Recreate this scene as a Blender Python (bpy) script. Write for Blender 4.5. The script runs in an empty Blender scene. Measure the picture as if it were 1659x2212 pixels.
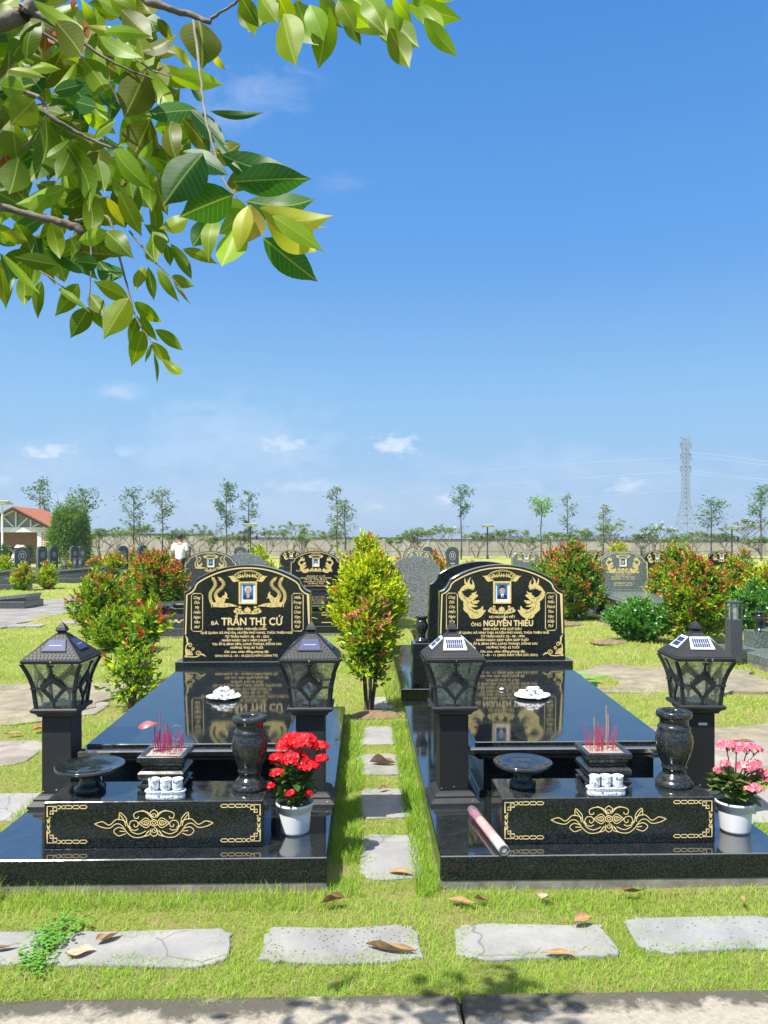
import bpy, math, random
import numpy as np
from mathutils import Vector, Matrix
sc = bpy.context.scene
R = math.radians
F = 1661.0; HV = 1170.0; CU = 829.5; PSI = R(1.4); HC = 1.5

# ---------------- camera ----------------
cd = bpy.data.cameras.new('camera'); cam = bpy.data.objects.new('camera', cd); sc.collection.objects.link(cam)
cam.location = (0, 0, HC); cam.rotation_euler = (R(90), 0, -PSI)
cd.sensor_fit = 'HORIZONTAL'; cd.sensor_width = 36; cd.lens = 36*F/1659.0
cd.shift_y = (HV-1106)/1659.0
cd.clip_start = 0.05; cd.clip_end = 5000
sc.camera = cam

# ---------------- sky ----------------
SUN_EL, SUN_AZ = 60.0, 230.0          # azimuth from +Y, clockwise: behind the camera, to the left
w = bpy.data.worlds.new("World"); sc.world = w; w.use_nodes = True
nt = w.node_tree; nt.nodes.clear()
def N(nt, t, **k):
    n = nt.nodes.new(t)
    for a, b in k.items(): setattr(n, a, b)
    return n
def mth(nt, op, a, b=None, c=None, clamp=False):
    n = nt.nodes.new('ShaderNodeMath'); n.operation = op; n.use_clamp = clamp
    for i, x in enumerate((a, b, c)):
        if x is None: continue
        if isinstance(x, (int, float)): n.inputs[i].default_value = x
        else: nt.links.new(x, n.inputs[i])
    return n.outputs[0]
sky = N(nt, 'ShaderNodeTexSky', sky_type='NISHITA', sun_disc=False)
sky.sun_elevation = R(SUN_EL); sky.sun_rotation = R(SUN_AZ); sky.altitude = 0
sky.air_density = 1.0; sky.dust_density = 0.3; sky.ozone_density = 3.0
tc = N(nt, 'ShaderNodeTexCoord'); sx = N(nt, 'ShaderNodeSeparateXYZ'); nt.links.new(tc.outputs['Generated'], sx.inputs[0])
gr = N(nt, 'ShaderNodeValToRGB'); el_ = gr.color_ramp.elements
for p, c in ((0, (.26, .40, .60)), (.07, (.22, .42, .65)), (.17, (.185, .415, .68)), (.33, (.072, .275, .65)), (.58, (.020, .188, .555)), (1, (.015, .14, .46))):
    e = el_.new(p); e.color = (*c, 1)
el_.remove(el_[0]); el_.remove(el_[-1])
nt.links.new(mth(nt, 'MAXIMUM', sx.outputs[2], 0.0), gr.inputs[0])
gs = N(nt, 'ShaderNodeVectorMath', operation='SCALE'); nt.links.new(gr.outputs[0], gs.inputs[0]); gs.inputs['Scale'].default_value = 9.2
hs = N(nt, 'ShaderNodeMix', data_type='RGBA'); hs.inputs['Factor'].default_value = .9     # clear tropical sky over the physical one
nt.links.new(sky.outputs[0], hs.inputs[6]); nt.links.new(gs.outputs[0], hs.inputs[7])
yy = mth(nt, 'MAXIMUM', sx.outputs[1], 0.05)
px = mth(nt, 'DIVIDE', sx.outputs[0], yy); pz = mth(nt, 'DIVIDE', sx.outputs[2], yy)
cxyz = N(nt, 'ShaderNodeCombineXYZ'); nt.links.new(px, cxyz.inputs[0]); nt.links.new(mth(nt, 'MULTIPLY', pz, 1.8), cxyz.inputs[1])
ns = N(nt, 'ShaderNodeTexNoise'); ns.inputs['Scale'].default_value = 52; ns.inputs['Detail'].default_value = 7; ns.inputs['Roughness'].default_value = .6
nt.links.new(cxyz.outputs[0], ns.inputs['Vector'])
ns2 = N(nt, 'ShaderNodeTexNoise'); ns2.inputs['Scale'].default_value = 17; ns2.inputs['Detail'].default_value = 8; ns2.inputs['Roughness'].default_value = .65; ns2.inputs['Distortion'].default_value = .6
nt.links.new(cxyz.outputs[0], ns2.inputs['Vector'])
# (u, v, half-width, half-height, strength, wispy)
CL = [(108,978,70,18,1.0,0),(285,978,36,14,.5,0),(610,962,74,22,.9,0),(660,985,70,20,.35,0),(852,962,56,26,1.1,0),(430,880,90,22,.4,1),
      (660,1050,90,22,.6,0),(808,1094,36,15,.75,0),(965,1080,32,16,.8,0),(1366,1048,44,20,.9,0),(1150,1045,40,14,.35,0),(730,1045,60,14,.3,0),
      (500,960,230,95,.42,1),(560,200,110,50,.30,1),(480,250,130,40,.24,1),(740,395,60,22,.2,1),(270,850,60,18,.45,1),(10,1040,50,18,.5,0),(130,1080,60,16,.5,0),
      (1250,1010,330,60,.25,1),(700,1090,900,60,.30,1),(60,1010,260,70,.25,1)]
acc = None
for (u, v, a, b, s, wi) in CL:
    qx, qz = (u-789)/F, (HV-v)/F
    dx = mth(nt, 'DIVIDE', mth(nt, 'SUBTRACT', px, qx), a/F); dz = mth(nt, 'DIVIDE', mth(nt, 'SUBTRACT', pz, qz), b/F)
    d2 = mth(nt, 'ADD', mth(nt, 'MULTIPLY', dx, dx), mth(nt, 'MULTIPLY', dz, dz))
    g = mth(nt, 'EXPONENT', mth(nt, 'MULTIPLY', d2, -1.0))
    # threshold the falloff with noise so the outline breaks up
    m = mth(nt, 'SUBTRACT', mth(nt, 'ADD', g, mth(nt, 'MULTIPLY', (ns2 if wi else ns).outputs[0], 2.4)), 1.55 if not wi else 1.45)
    m = mth(nt, 'MULTIPLY', mth(nt, 'MULTIPLY', m, 1.0 if not wi else .9, clamp=True), s*(.66 if not wi else .6))
    m = mth(nt, 'MULTIPLY', m, mth(nt, 'MULTIPLY', g, 5.0, clamp=True))
    acc = m if acc is None else mth(nt, 'MAXIMUM', acc, m)
acc = mth(nt, 'MULTIPLY', acc, mth(nt, 'GREATER_THAN', sx.outputs[1], .06), clamp=True)
mx = N(nt, 'ShaderNodeMix', data_type='RGBA'); nt.links.new(acc, mx.inputs['Factor'])
nt.links.new(hs.outputs[2], mx.inputs[6]); mx.inputs[7].default_value = (8.2, 8.2, 8.8, 1)
bg = N(nt, 'ShaderNodeBackground'); bg.inputs['Strength'].default_value = 0.083
nt.links.new(mx.outputs[2], bg.inputs[0])
wo = N(nt, 'ShaderNodeOutputWorld'); nt.links.new(bg.outputs[0], wo.inputs[0])

sl = bpy.data.lights.new('sun', 'SUN'); sl.energy = 4.9; sl.angle = R(.5); sl.color = (1, .95, .86)
so = bpy.data.objects.new('sun', sl); sc.collection.objects.link(so)
az, el = R(SUN_AZ), R(SUN_EL)
sd = Vector((math.sin(az)*math.cos(el), math.cos(az)*math.cos(el), math.sin(el)))
so.rotation_euler = sd.to_track_quat('Z', 'Y').to_euler()
vs = sc.view_settings; vs.view_transform = 'Standard'; vs.look = 'None'; vs.gamma = 1; vs.exposure = 0.8; vs.use_curve_mapping = False
sc.cycles.max_bounces = 8; sc.cycles.transparent_max_bounces = 16; sc.cycles.caustics_reflective = False; sc.cycles.caustics_refractive = False

# ---------------- placing ----------------
def ray(u):
    t = (u-CU)/F; return math.cos(PSI)*t+math.sin(PSI), -math.sin(PSI)*t+math.cos(PSI)
def X(u, Y):
    a, b = ray(u); return Y*a/b
def G(u, v, z=0.0):
    zc = F*(HC-z)/(v-HV); a, b = ray(u); return (zc*a, zc*b)
def P3(u, v, zc):
    a, b = ray(u); return Vector((zc*a, zc*b, HC+zc*(HV-v)/F))
def ZV(v, Y): return HC-(v-HV)/F*Y

# ---------------- materials ----------------
def newmat(name):
    m = bpy.data.materials.new(name); m.use_nodes = True
    return m, m.node_tree, m.node_tree.nodes['Principled BSDF']
def ramp(nt, fac, stops):
    r = nt.nodes.new('ShaderNodeValToRGB')
    while len(r.color_ramp.elements) < len(stops): r.color_ramp.elements.new(.5)
    for e, (p, c) in zip(r.color_ramp.elements, stops): e.position = p; e.color = (*c, 1)
    nt.links.new(fac, r.inputs[0]); return r.outputs[0]
def noise(nt, scale, detail=4, rough=.55, vec=None, dist=0):
    n = nt.nodes.new('ShaderNodeTexNoise'); n.inputs['Scale'].default_value = scale; n.inputs['Detail'].default_value = detail
    n.inputs['Roughness'].default_value = rough; n.inputs['Distortion'].default_value = dist
    if vec is not None: nt.links.new(vec, n.inputs['Vector'])
    return n.outputs[0]
def ocoord(nt, kind='Object'):
    return nt.nodes.new('ShaderNodeTexCoord').outputs[kind]
def mixc(nt, f, a, b, bt='MIX'):
    n = nt.nodes.new('ShaderNodeMix'); n.data_type = 'RGBA'; n.blend_type = bt
    for i, x in ((0, f), (6, a), (7, b)):
        if isinstance(x, (int, float)): n.inputs[i].default_value = x
        elif isinstance(x, tuple): n.inputs[i].default_value = (*x, 1)
        else: nt.links.new(x, n.inputs[i])
    return n.outputs[2]
def bump(nt, b, h, st, dist=.01):
    n = nt.nodes.new('ShaderNodeBump'); n.inputs['Strength'].default_value = st; n.inputs['Distance'].default_value = dist
    nt.links.new(h, n.inputs['Height']); nt.links.new(n.outputs[0], b.inputs['Normal'])
def plain(name, c, rough=.5, metal=0, var=.12, vs=6, bmp=0, bs=40, spec=.5):
    m, nt, b = newmat(name); co = ocoord(nt)
    k = noise(nt, vs, 5, .6, co)
    lo = tuple(x*(1-var) for x in c); hi = tuple(min(1, x*(1+var)) for x in c)
    nt.links.new(ramp(nt, k, [(.3, lo), (.7, hi)]), b.inputs['Base Color'])
    b.inputs['Roughness'].default_value = rough; b.inputs['Metallic'].default_value = metal
    b.inputs['Specular IOR Level'].default_value = spec
    if bmp: bump(nt, b, noise(nt, bs, 4, .6, co), bmp, .004)
    return m
def granite(name, base, fleck, amount=.62, rough=.07, scale=260, dust=0.0, spec=.5, ior=1.55):
    m, nt, b = newmat(name); co = ocoord(nt)
    v = nt.nodes.new('ShaderNodeTexVoronoi'); v.inputs['Scale'].default_value = scale; nt.links.new(co, v.inputs['Vector'])
    s = nt.nodes.new('ShaderNodeSeparateColor'); nt.links.new(v.outputs['Color'], s.inputs[0])
    k = mth(nt, 'MULTIPLY', s.outputs[0], mth(nt, 'ADD', noise(nt, scale*.25, 3, .6, co), .35))
    c = ramp(nt, k, [(0, tuple(x*.6 for x in base)), (amount, base), (min(.99, amount+.25), fleck)])
    if dust:
        d = ramp(nt, noise(nt, 7, 7, .7, co, 1.2), [(.45, (0, 0, 0)), (.8, (dust, dust, dust))])
        c = mixc(nt, d, c, (.22, .22, .2))
        r = mth(nt, 'ADD', mth(nt, 'MULTIPLY', d, .9), rough); nt.links.new(r, b.inputs['Roughness'])
    else:
        r = mth(nt, 'ADD', mth(nt, 'MULTIPLY', noise(nt, 9, 6, .7, co), .05), rough-.02); nt.links.new(r, b.inputs['Roughness'])
    nt.links.new(c, b.inputs['Base Color']); b.inputs['IOR'].default_value = ior
    b.inputs['Specular IOR Level'].default_value = spec
    return m
M = {}
M['gran'] = granite('black_granite', (.007, .010, .011), (.05, .06, .06), .6, .05, scale=420, ior=3.6, dust=.10)
M['gran_d'] = granite('dusty_black_granite', (.008, .012, .013), (.06, .07, .07), .6, .07, scale=420, dust=.17, ior=2.1)
M['gran_face'] = granite('black_granite_face', (.006, .009, .009), (.040, .050, .050), .5, .12, scale=420, ior=1.5, spec=.35)
M['gran_carved'] = granite('carved_black_granite', (.012, .015, .016), (.07, .08, .08), .6, .18, scale=380, dust=.2)
M['gran_grey'] = granite('grey_green_granite', (.10, .135, .125), (.28, .32, .30), .5, .16, scale=150)
M['gran_slate'] = granite('dark_grey_granite', (.045, .055, .06), (.14, .16, .17), .5, .2, scale=150)
M['gran_rough'] = granite('rough_grey_granite', (.11, .125, .13), (.30, .32, .32), .35, .5, scale=110)
M['gold'] = plain('gold_paint', (.84, .62, .22), .45, 0, .30, 160, .6, 260)
M['goldline'] = plain('gold_line_paint', (.86, .66, .30), .5, 0, .08, 60)
M['white'] = plain('white_plastic', (.78, .79, .80), .35, 0, .03, 8)
M['mat_white'] = plain('white_card', (.85, .85, .87), .6, 0, .02)
M['blackmetal'] = plain('black_painted_metal', (.016, .018, .021), .58, 0, .25, 14, .05, 300)
M['blackmetal2'] = plain('matt_black_metal', (.006, .0065, .008), .55, 0, .2, 10)
M['greymetal'] = plain('charcoal_painted_metal', (.06, .068, .08), .5, 0, .1, 10)
M['concrete'] = plain('mossy_concrete', (.22, .20, .165), .9, 0, .45, 9, .6, 60)
M['skin'] = plain('skin', (.42, .25, .17), .6, 0, .05)
M['hair'] = plain('hair', (.015, .012, .010), .6)
M['shirt'] = plain('white_shirt', (.80, .82, .86), .8, 0, .03)
M['navy'] = plain('navy_cloth', (.012, .014, .03), .85)
M['blackcloth'] = plain('black_cloth', (.02, .02, .024), .85)
M['red_cloth'] = plain('red_cloth', (.55, .05, .07), .85)
M['straw'] = plain('straw_hat', (.55, .42, .26), .8)
M['pbg'] = plain('portrait_blue', (.03, .20, .45), .4, 0, .1, 6)
M['pskin'] = plain('portrait_skin', (.62, .36, .28), .5)
M['pgrey'] = plain('portrait_silver', (.62, .60, .58), .5)
M['pdark'] = plain('portrait_dark', (.015, .02, .03), .5)
M['pnavy'] = plain('portrait_navy', (.02, .05, .09), .5, 0, .5, 60)
M['bark'] = plain('bark', (.20, .165, .135), .9, 0, .35, 30, .8, 90)
M['twig'] = plain('twig_bark', (.11, .085, .065), .9, 0, .3, 30)
M['palebark'] = plain('pale_bark', (.21, .19, .15), .9, 0, .3, 12, .3)
M['pole'] = plain('bamboo_pole', (.50, .42, .30), .8, 0, .15)
M['soil'] = plain('dry_soil', (.20, .135, .085), .95, 0, .35, 20, .8, 60)
M['steel'] = plain('galvanised_steel', (.24, .27, .30), .5, .3, .1)
M['wire'] = plain('cable', (.45, .50, .56), .6)
M['pebble'] = plain('white_pebble', (.82, .82, .82), .6, 0, .08, 30, .25, 80)
M['ash'] = plain('incense_ash', (.36, .31, .26), .95, 0, .25, 120, .8, 200)
M['stick_red'] = plain('red_incense_stick', (.55, .035, .06), .7, 0, .3, 200)
M['stick_pink'] = plain('magenta_incense_stick', (.50, .03, .16), .7, 0, .3, 200)
M['stick_tan'] = plain('tan_incense_stick', (.62, .30, .09), .8)
M['petal_red'] = plain('red_petal', (.62, .010, .018), .5, 0, .4, 40)
M['petal_pink'] = plain('pink_petal', (.85, .13, .22), .5, 0, .3, 40)
M['cream'] = plain('cream_centre', (.75, .55, .32), .5)
M['brickpanel'] = plain('orange_lattice_panel', (.55, .17, .05), .8, 0, .3, 4)
M['roofgrey'] = plain('grey_louvre', (.30, .33, .34), .7, 0, .1)
M['wallwhite'] = plain('white_render', (.80, .80, .78), .7, 0, .03, 2)
M['dark'] = plain('dark_void', (.012, .012, .012), .8)

def attr_leaf(name, trans=.35, rough=.42, veins=False):
    m, nt, b = newmat(name)
    a = nt.nodes.new('ShaderNodeAttribute'); a.attribute_name = 'tint'
    col = a.outputs['Color']
    if veins:
        uv = nt.nodes.new('ShaderNodeTexCoord'); s = nt.nodes.new('ShaderNodeSeparateXYZ'); nt.links.new(uv.outputs['UV'], s.inputs[0])
        av = mth(nt, 'ABSOLUTE', mth(nt, 'SUBTRACT', s.outputs[1], .5))          # 0 mid .. .5 edge
        mid = mth(nt, 'LESS_THAN', av, .022)
        ph = mth(nt, 'FRACT', mth(nt, 'SUBTRACT', mth(nt, 'MULTIPLY', s.outputs[0], 11), mth(nt, 'MULTIPLY', av, 4.2)))
        sv = mth(nt, 'LESS_THAN', ph, .09)
        # between side veins the blade bulges slightly
        k = mth(nt, 'MAXIMUM', mth(nt, 'MULTIPLY', mid, .75), mth(nt, 'MULTIPLY', sv, .34))
        light = mixc(nt, .55, col, (.62, .68, .20), 'MIX')
        co = noise(nt, 22, 4, .6, ocoord(nt))
        col = mixc(nt, mth(nt, 'MULTIPLY', co, .55), col, mixc(nt, 1, col, (.62, .72, .45), 'MULTIPLY'))
        col = mixc(nt, k, col, light)
        # browned tip
        tipm = mth(nt, 'MULTIPLY', mth(nt, 'SUBTRACT', s.outputs[0], .93), 9, clamp=True)
        col = mixc(nt, mth(nt, 'MULTIPLY', tipm, .7), col, (.35, .12, .05))
        bump(nt, b, mth(nt, 'ADD', ph, mth(nt, 'MULTIPLY', mid, -1)), .35, .0012)
    nt.links.new(col, b.inputs['Base Color']); b.inputs['Roughness'].default_value = rough
    b.inputs['Specular IOR Level'].default_value = .3
    t = nt.nodes.new('ShaderNodeBsdfTranslucent')
    tcol = mixc(nt, 1, col, (1.45, 1.35, .30) if veins else (1.2, 1.2, .6), 'MULTIPLY'); nt.links.new(tcol, t.inputs[0])
    ms = nt.nodes.new('ShaderNodeMixShader'); ms.inputs[0].default_value = trans
    nt.links.new(b.outputs[0], ms.inputs[1]); nt.links.new(t.outputs[0], ms.inputs[2])
    nt.links.new(ms.outputs[0], nt.nodes['Material Output'].inputs[0])
    return m
M['leaf'] = attr_leaf('shrub_leaf', .25, .38)
M['bigleaf'] = attr_leaf('broad_leaf', .55, .42, True)
M['grass'] = attr_leaf('grass_blade', .40, .6)
M['dryleaf'] = attr_leaf('dry_leaf', .12, .75)

def ground_mat():
    m, nt, b = newmat('lawn'); co = ocoord(nt)
    a = noise(nt, .9, 8, .65, co, .6); c = noise(nt, 16, 7, .7, co); d = noise(nt, 120, 4, .7, co)
    g = ramp(nt, mth(nt, 'ADD', mth(nt, 'MULTIPLY', a, .6), mth(nt, 'MULTIPLY', c, .4)),
             [(.30, (.20, .30, .04)), (.42, (.30, .38, .07)), (.52, (.42, .42, .13)), (.62, (.50, .42, .20)), (.74, (.34, .26, .15))])
    g = mixc(nt, mth(nt, 'MULTIPLY', d, .5), g, mixc(nt, 1, g, (.5, .5, .4), 'MULTIPLY'))
    nt.links.new(g, b.inputs['Base Color']); b.inputs['Roughness'].default_value = .95; b.inputs['Specular IOR Level'].default_value = .1
    bump(nt, b, mth(nt, 'ADD', c, mth(nt, 'MULTIPLY', d, .6)), .9, .05)
    return m
M['lawn'] = ground_mat()
def paving(name, c1, c2, c3, sc_=3.0, crack=True, pits=False):
    m, nt, b = newmat(name); co = nt.nodes.new('ShaderNodeNewGeometry').outputs['Position']
    a = noise(nt, sc_, 8, .65, co, .4); f = noise(nt, 45, 6, .7, co)
    c = ramp(nt, a, [(.3, c1), (.52, c2), (.72, c3)])
    c = mixc(nt, mth(nt, 'MULTIPLY', f, .45), c, mixc(nt, 1, c, (.55, .55, .55), 'MULTIPLY'))
    c = mixc(nt, ramp(nt, noise(nt, 1.6, 7, .7, co, .8), [(.50, (0, 0, 0)), (.72, (.55, .55, .55))]), c, (.13, .125, .095))
    h = f
    if crack:
        v = nt.nodes.new('ShaderNodeTexVoronoi'); v.feature = 'DISTANCE_TO_EDGE'; v.inputs['Scale'].default_value = 3.5
        cv = nt.nodes.new('ShaderNodeMixRGB'); cv.inputs[0].default_value = .12
        nt.links.new(co, cv.inputs[1]); n3 = nt.nodes.new('ShaderNodeTexNoise'); n3.inputs['Scale'].default_value = 6; nt.links.new(co, n3.inputs['Vector']); nt.links.new(n3.outputs['Color'], cv.inputs[2])
        nt.links.new(cv.outputs[0], v.inputs['Vector'])
        ck = mth(nt, 'MULTIPLY', mth(nt, 'LESS_THAN', v.outputs['Distance'], .012), mth(nt, 'GREATER_THAN', noise(nt, 2, 2, .5, co), .52))
        c = mixc(nt, mth(nt, 'MULTIPLY', ck, .5), c, (.08, .08, .075))
    if pits:
        v = nt.nodes.new('ShaderNodeTexVoronoi'); v.inputs['Scale'].default_value = 60; nt.links.new(co, v.inputs['Vector'])
        s = nt.nodes.new('ShaderNodeSeparateColor'); nt.links.new(v.outputs['Color'], s.inputs[0])
        pk = mth(nt, 'MULTIPLY', mth(nt, 'LESS_THAN', v.outputs['Distance'], .28), mth(nt, 'GREATER_THAN', s.outputs[0], .80 if pits == 1 else .35))
        if pits == 2: pk = mth(nt, 'MULTIPLY', pk, mth(nt, 'GREATER_THAN', noise(nt, 2.2, 3, .5, co), .5))
        c = mixc(nt, mth(nt, 'MULTIPLY', pk, .75), c, (.06, .06, .06)); h = mth(nt, 'SUBTRACT', f, pk)
    nt.links.new(c, b.inputs['Base Color']); b.inputs['Roughness'].default_value = .85; bump(nt, b, h, .5, .006)
    return m
M['pave'] = paving('grey_paving_stone', (.235, .235, .23), (.315, .31, .30), (.385, .375, .35))
M['pave_pit'] = paving('pitted_paving_stone', (.25, .26, .265), (.32, .325, .325), (.38, .38, .36), 3, False, 1)
M['pave_rough'] = paving('rough_paving_stone', (.235, .235, .23), (.315, .31, .30), (.385, .375, .35), 3, False, 2)
M['pave_brown'] = paving('brown_flagstone', (.20, .17, .14), (.32, .28, .24), (.43, .39, .34), 4)
M['path'] = paving('stony_path', (.18, .165, .15), (.27, .25, .235), (.35, .33, .31), 2.2)
M['dirt'] = paving('trampled_soil', (.17, .145, .10), (.29, .25, .175), (.40, .35, .24), 5, False)
def kerb_mat():
    m, nt, b = newmat('stained_kerb'); co = ocoord(nt)
    s = nt.nodes.new('ShaderNodeSeparateXYZ'); nt.links.new(co, s.inputs[0])
    a = noise(nt, 5, 8, .7, co, .5); f = noise(nt, 50, 5, .7, co)
    base = ramp(nt, f, [(.3, (.26, .23, .18)), (.7, (.40, .365, .295))])
    yb = mth(nt, 'ADD', mth(nt, 'MULTIPLY', mth(nt, 'SUBTRACT', s.outputs[1], 2.43), 3.4), mth(nt, 'MULTIPLY', mth(nt, 'SUBTRACT', noise(nt, 2.3, 6, .7, co), .5), 1.6))          # moss stain along the lawn edge
    k = mth(nt, 'MULTIPLY', mth(nt, 'SUBTRACT', mth(nt, 'ADD', a, yb), .50), 5, clamp=True)
    c = mixc(nt, mth(nt, 'MULTIPLY', k, .85), base, (.045, .042, .032))
    nt.links.new(c, b.inputs['Base Color']); b.inputs['Roughness'].default_value = .92; bump(nt, b, f, .7, .008)
    return m
M['kerb'] = kerb_mat()
def wall_mat():
    m, nt, b = newmat('weathered_wall'); co = ocoord(nt)
    a = noise(nt, .5, 6, .65, co); s = nt.nodes.new('ShaderNodeSeparateXYZ'); nt.links.new(co, s.inputs[0])
    cm = nt.nodes.new('ShaderNodeCombineXYZ'); nt.links.new(mth(nt, 'MULTIPLY', s.outputs[0], 2.0), cm.inputs[0]); nt.links.new(mth(nt, 'MULTIPLY', s.outputs[2], .3), cm.inputs[2])
    st = noise(nt, 1.5, 5, .7, cm.outputs[0])
    c = ramp(nt, mth(nt, 'ADD', mth(nt, 'MULTIPLY', a, .5), mth(nt, 'MULTIPLY', st, .5)), [(.35, (.25, .23, .20)), (.55, (.40, .37, .32)), (.7, (.47, .435, .375))])
    nt.links.new(c, b.inputs['Base Color']); b.inputs['Roughness'].default_value = .9
    return m
M['wall'] = wall_mat()
def brick_mat(name, c1, c2, mo, sc_, bw=.5, rh=.25):
    m, nt, b = newmat(name); co = ocoord(nt); s = nt.nodes.new('ShaderNodeSeparateXYZ'); nt.links.new(co, s.inputs[0])
    cm = nt.nodes.new('ShaderNodeCombineXYZ'); nt.links.new(s.outputs[0], cm.inputs[0]); nt.links.new(s.outputs[2], cm.inputs[1])
    k = nt.nodes.new('ShaderNodeTexBrick'); nt.links.new(cm.outputs[0], k.inputs['Vector'])
    k.inputs['Color1'].default_value = (*c1, 1); k.inputs['Color2'].default_value = (*c2, 1); k.inputs['Mortar'].default_value = (*mo, 1)
    k.inputs['Scale'].default_value = sc_; k.inputs['Brick Width'].default_value = bw; k.inputs['Row Height'].default_value = rh
    nt.links.new(k.outputs[0], b.inputs['Base Color']); b.inputs['Roughness'].default_value = .9
    return m
M['brick'] = brick_mat('brick_wall', (.24, .12, .075), (.32, .17, .11), (.30, .22, .17), 3)
M['rooftile'] = plain('orange_roof_tile', (.36, .12, .06), .8, 0, .25, 8)
def porcelain(name):
    m, nt, b = newmat(name); co = ocoord(nt)
    k = noise(nt, 75, 3, .5, co, 1.5)
    s = nt.nodes.new('ShaderNodeSeparateXYZ'); nt.links.new(co, s.inputs[0])
    c = ramp(nt, k, [(.55, (.84, .86, .88)), (.60, (.12, .24, .55)), (.68, (.03, .08, .34))])
    nt.links.new(c, b.inputs['Base Color']); b.inputs['Roughness'].default_value = .12
    return m
M['porc'] = porcelain('blue_white_porcelain')
def glass_mat():
    m, nt, b = newmat('rippled_glass'); co = ocoord(nt)
    t = nt.nodes.new('ShaderNodeBsdfTransparent'); t.inputs[0].default_value = (.90, .93, .86, 1)
    g = nt.nodes.new('ShaderNodeBsdfGlossy'); g.inputs['Roughness'].default_value = .12
    g.inputs[0].default_value = (.8, .85, .75, 1)
    tl = nt.nodes.new('ShaderNodeBsdfTranslucent'); tl.inputs[0].default_value = (.80, .84, .70, 1)
    bp = nt.nodes.new('ShaderNodeBump'); bp.inputs['Strength'].default_value = .9; bp.inputs['Distance'].default_value = .01
    k = noise(nt, 26, 3, .6, co, 1.5); nt.links.new(k, bp.inputs['Height'])
    nt.links.new(bp.outputs[0], g.inputs['Normal'])
    fr = mth(nt, 'MULTIPLY', mth(nt, 'GREATER_THAN', k, .53), .35)
    m1 = nt.nodes.new('ShaderNodeMixShader'); nt.links.new(mth(nt, 'ADD', fr, .22), m1.inputs[0]); nt.links.new(t.outputs[0], m1.inputs[1]); nt.links.new(tl.outputs[0], m1.inputs[2])
    m2 = nt.nodes.new('ShaderNodeMixShader'); m2.inputs[0].default_value = .16; nt.links.new(m1.outputs[0], m2.inputs[1]); nt.links.new(g.outputs[0], m2.inputs[2])
    nt.links.new(m2.outputs[0], nt.nodes['Material Output'].inputs[0])
    return m
M['glass'] = glass_mat()
def clear_mat(name, c, f=.25, rough=.15):
    m, nt, b = newmat(name)
    t = nt.nodes.new('ShaderNodeBsdfTransparent'); b.inputs['Base Color'].default_value = (*c, 1); b.inputs['Roughness'].default_value = rough
    ms = nt.nodes.new('ShaderNodeMixShader'); ms.inputs[0].default_value = f
    nt.links.new(t.outputs[0], ms.inputs[1]); nt.links.new(b.outputs[0], ms.inputs[2]); nt.links.new(ms.outputs[0], nt.nodes['Material Output'].inputs[0])
    return m
M['film'] = clear_mat('clear_plastic_film', (.85, .85, .88), .15)
M['pane'] = clear_mat('clear_pane', (.75, .78, .75), .3)
M['solar'] = plain('solar_cell', (.02, .035, .12), .22, 0, .2, 60)
M['solar2'] = plain('dark_solar_cell', (.03, .045, .14), .55, 0, .15, 60)
M['pack'] = plain('pink_paper_wrap', (.66, .27, .25), .5, 0, .25, 30)
M['packgrey'] = plain('silver_print_wrap', (.48, .45, .46), .4, 0, .2, 30)
M['label_white'] = plain('white_sticker', (.7, .7, .7), .5)

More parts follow.
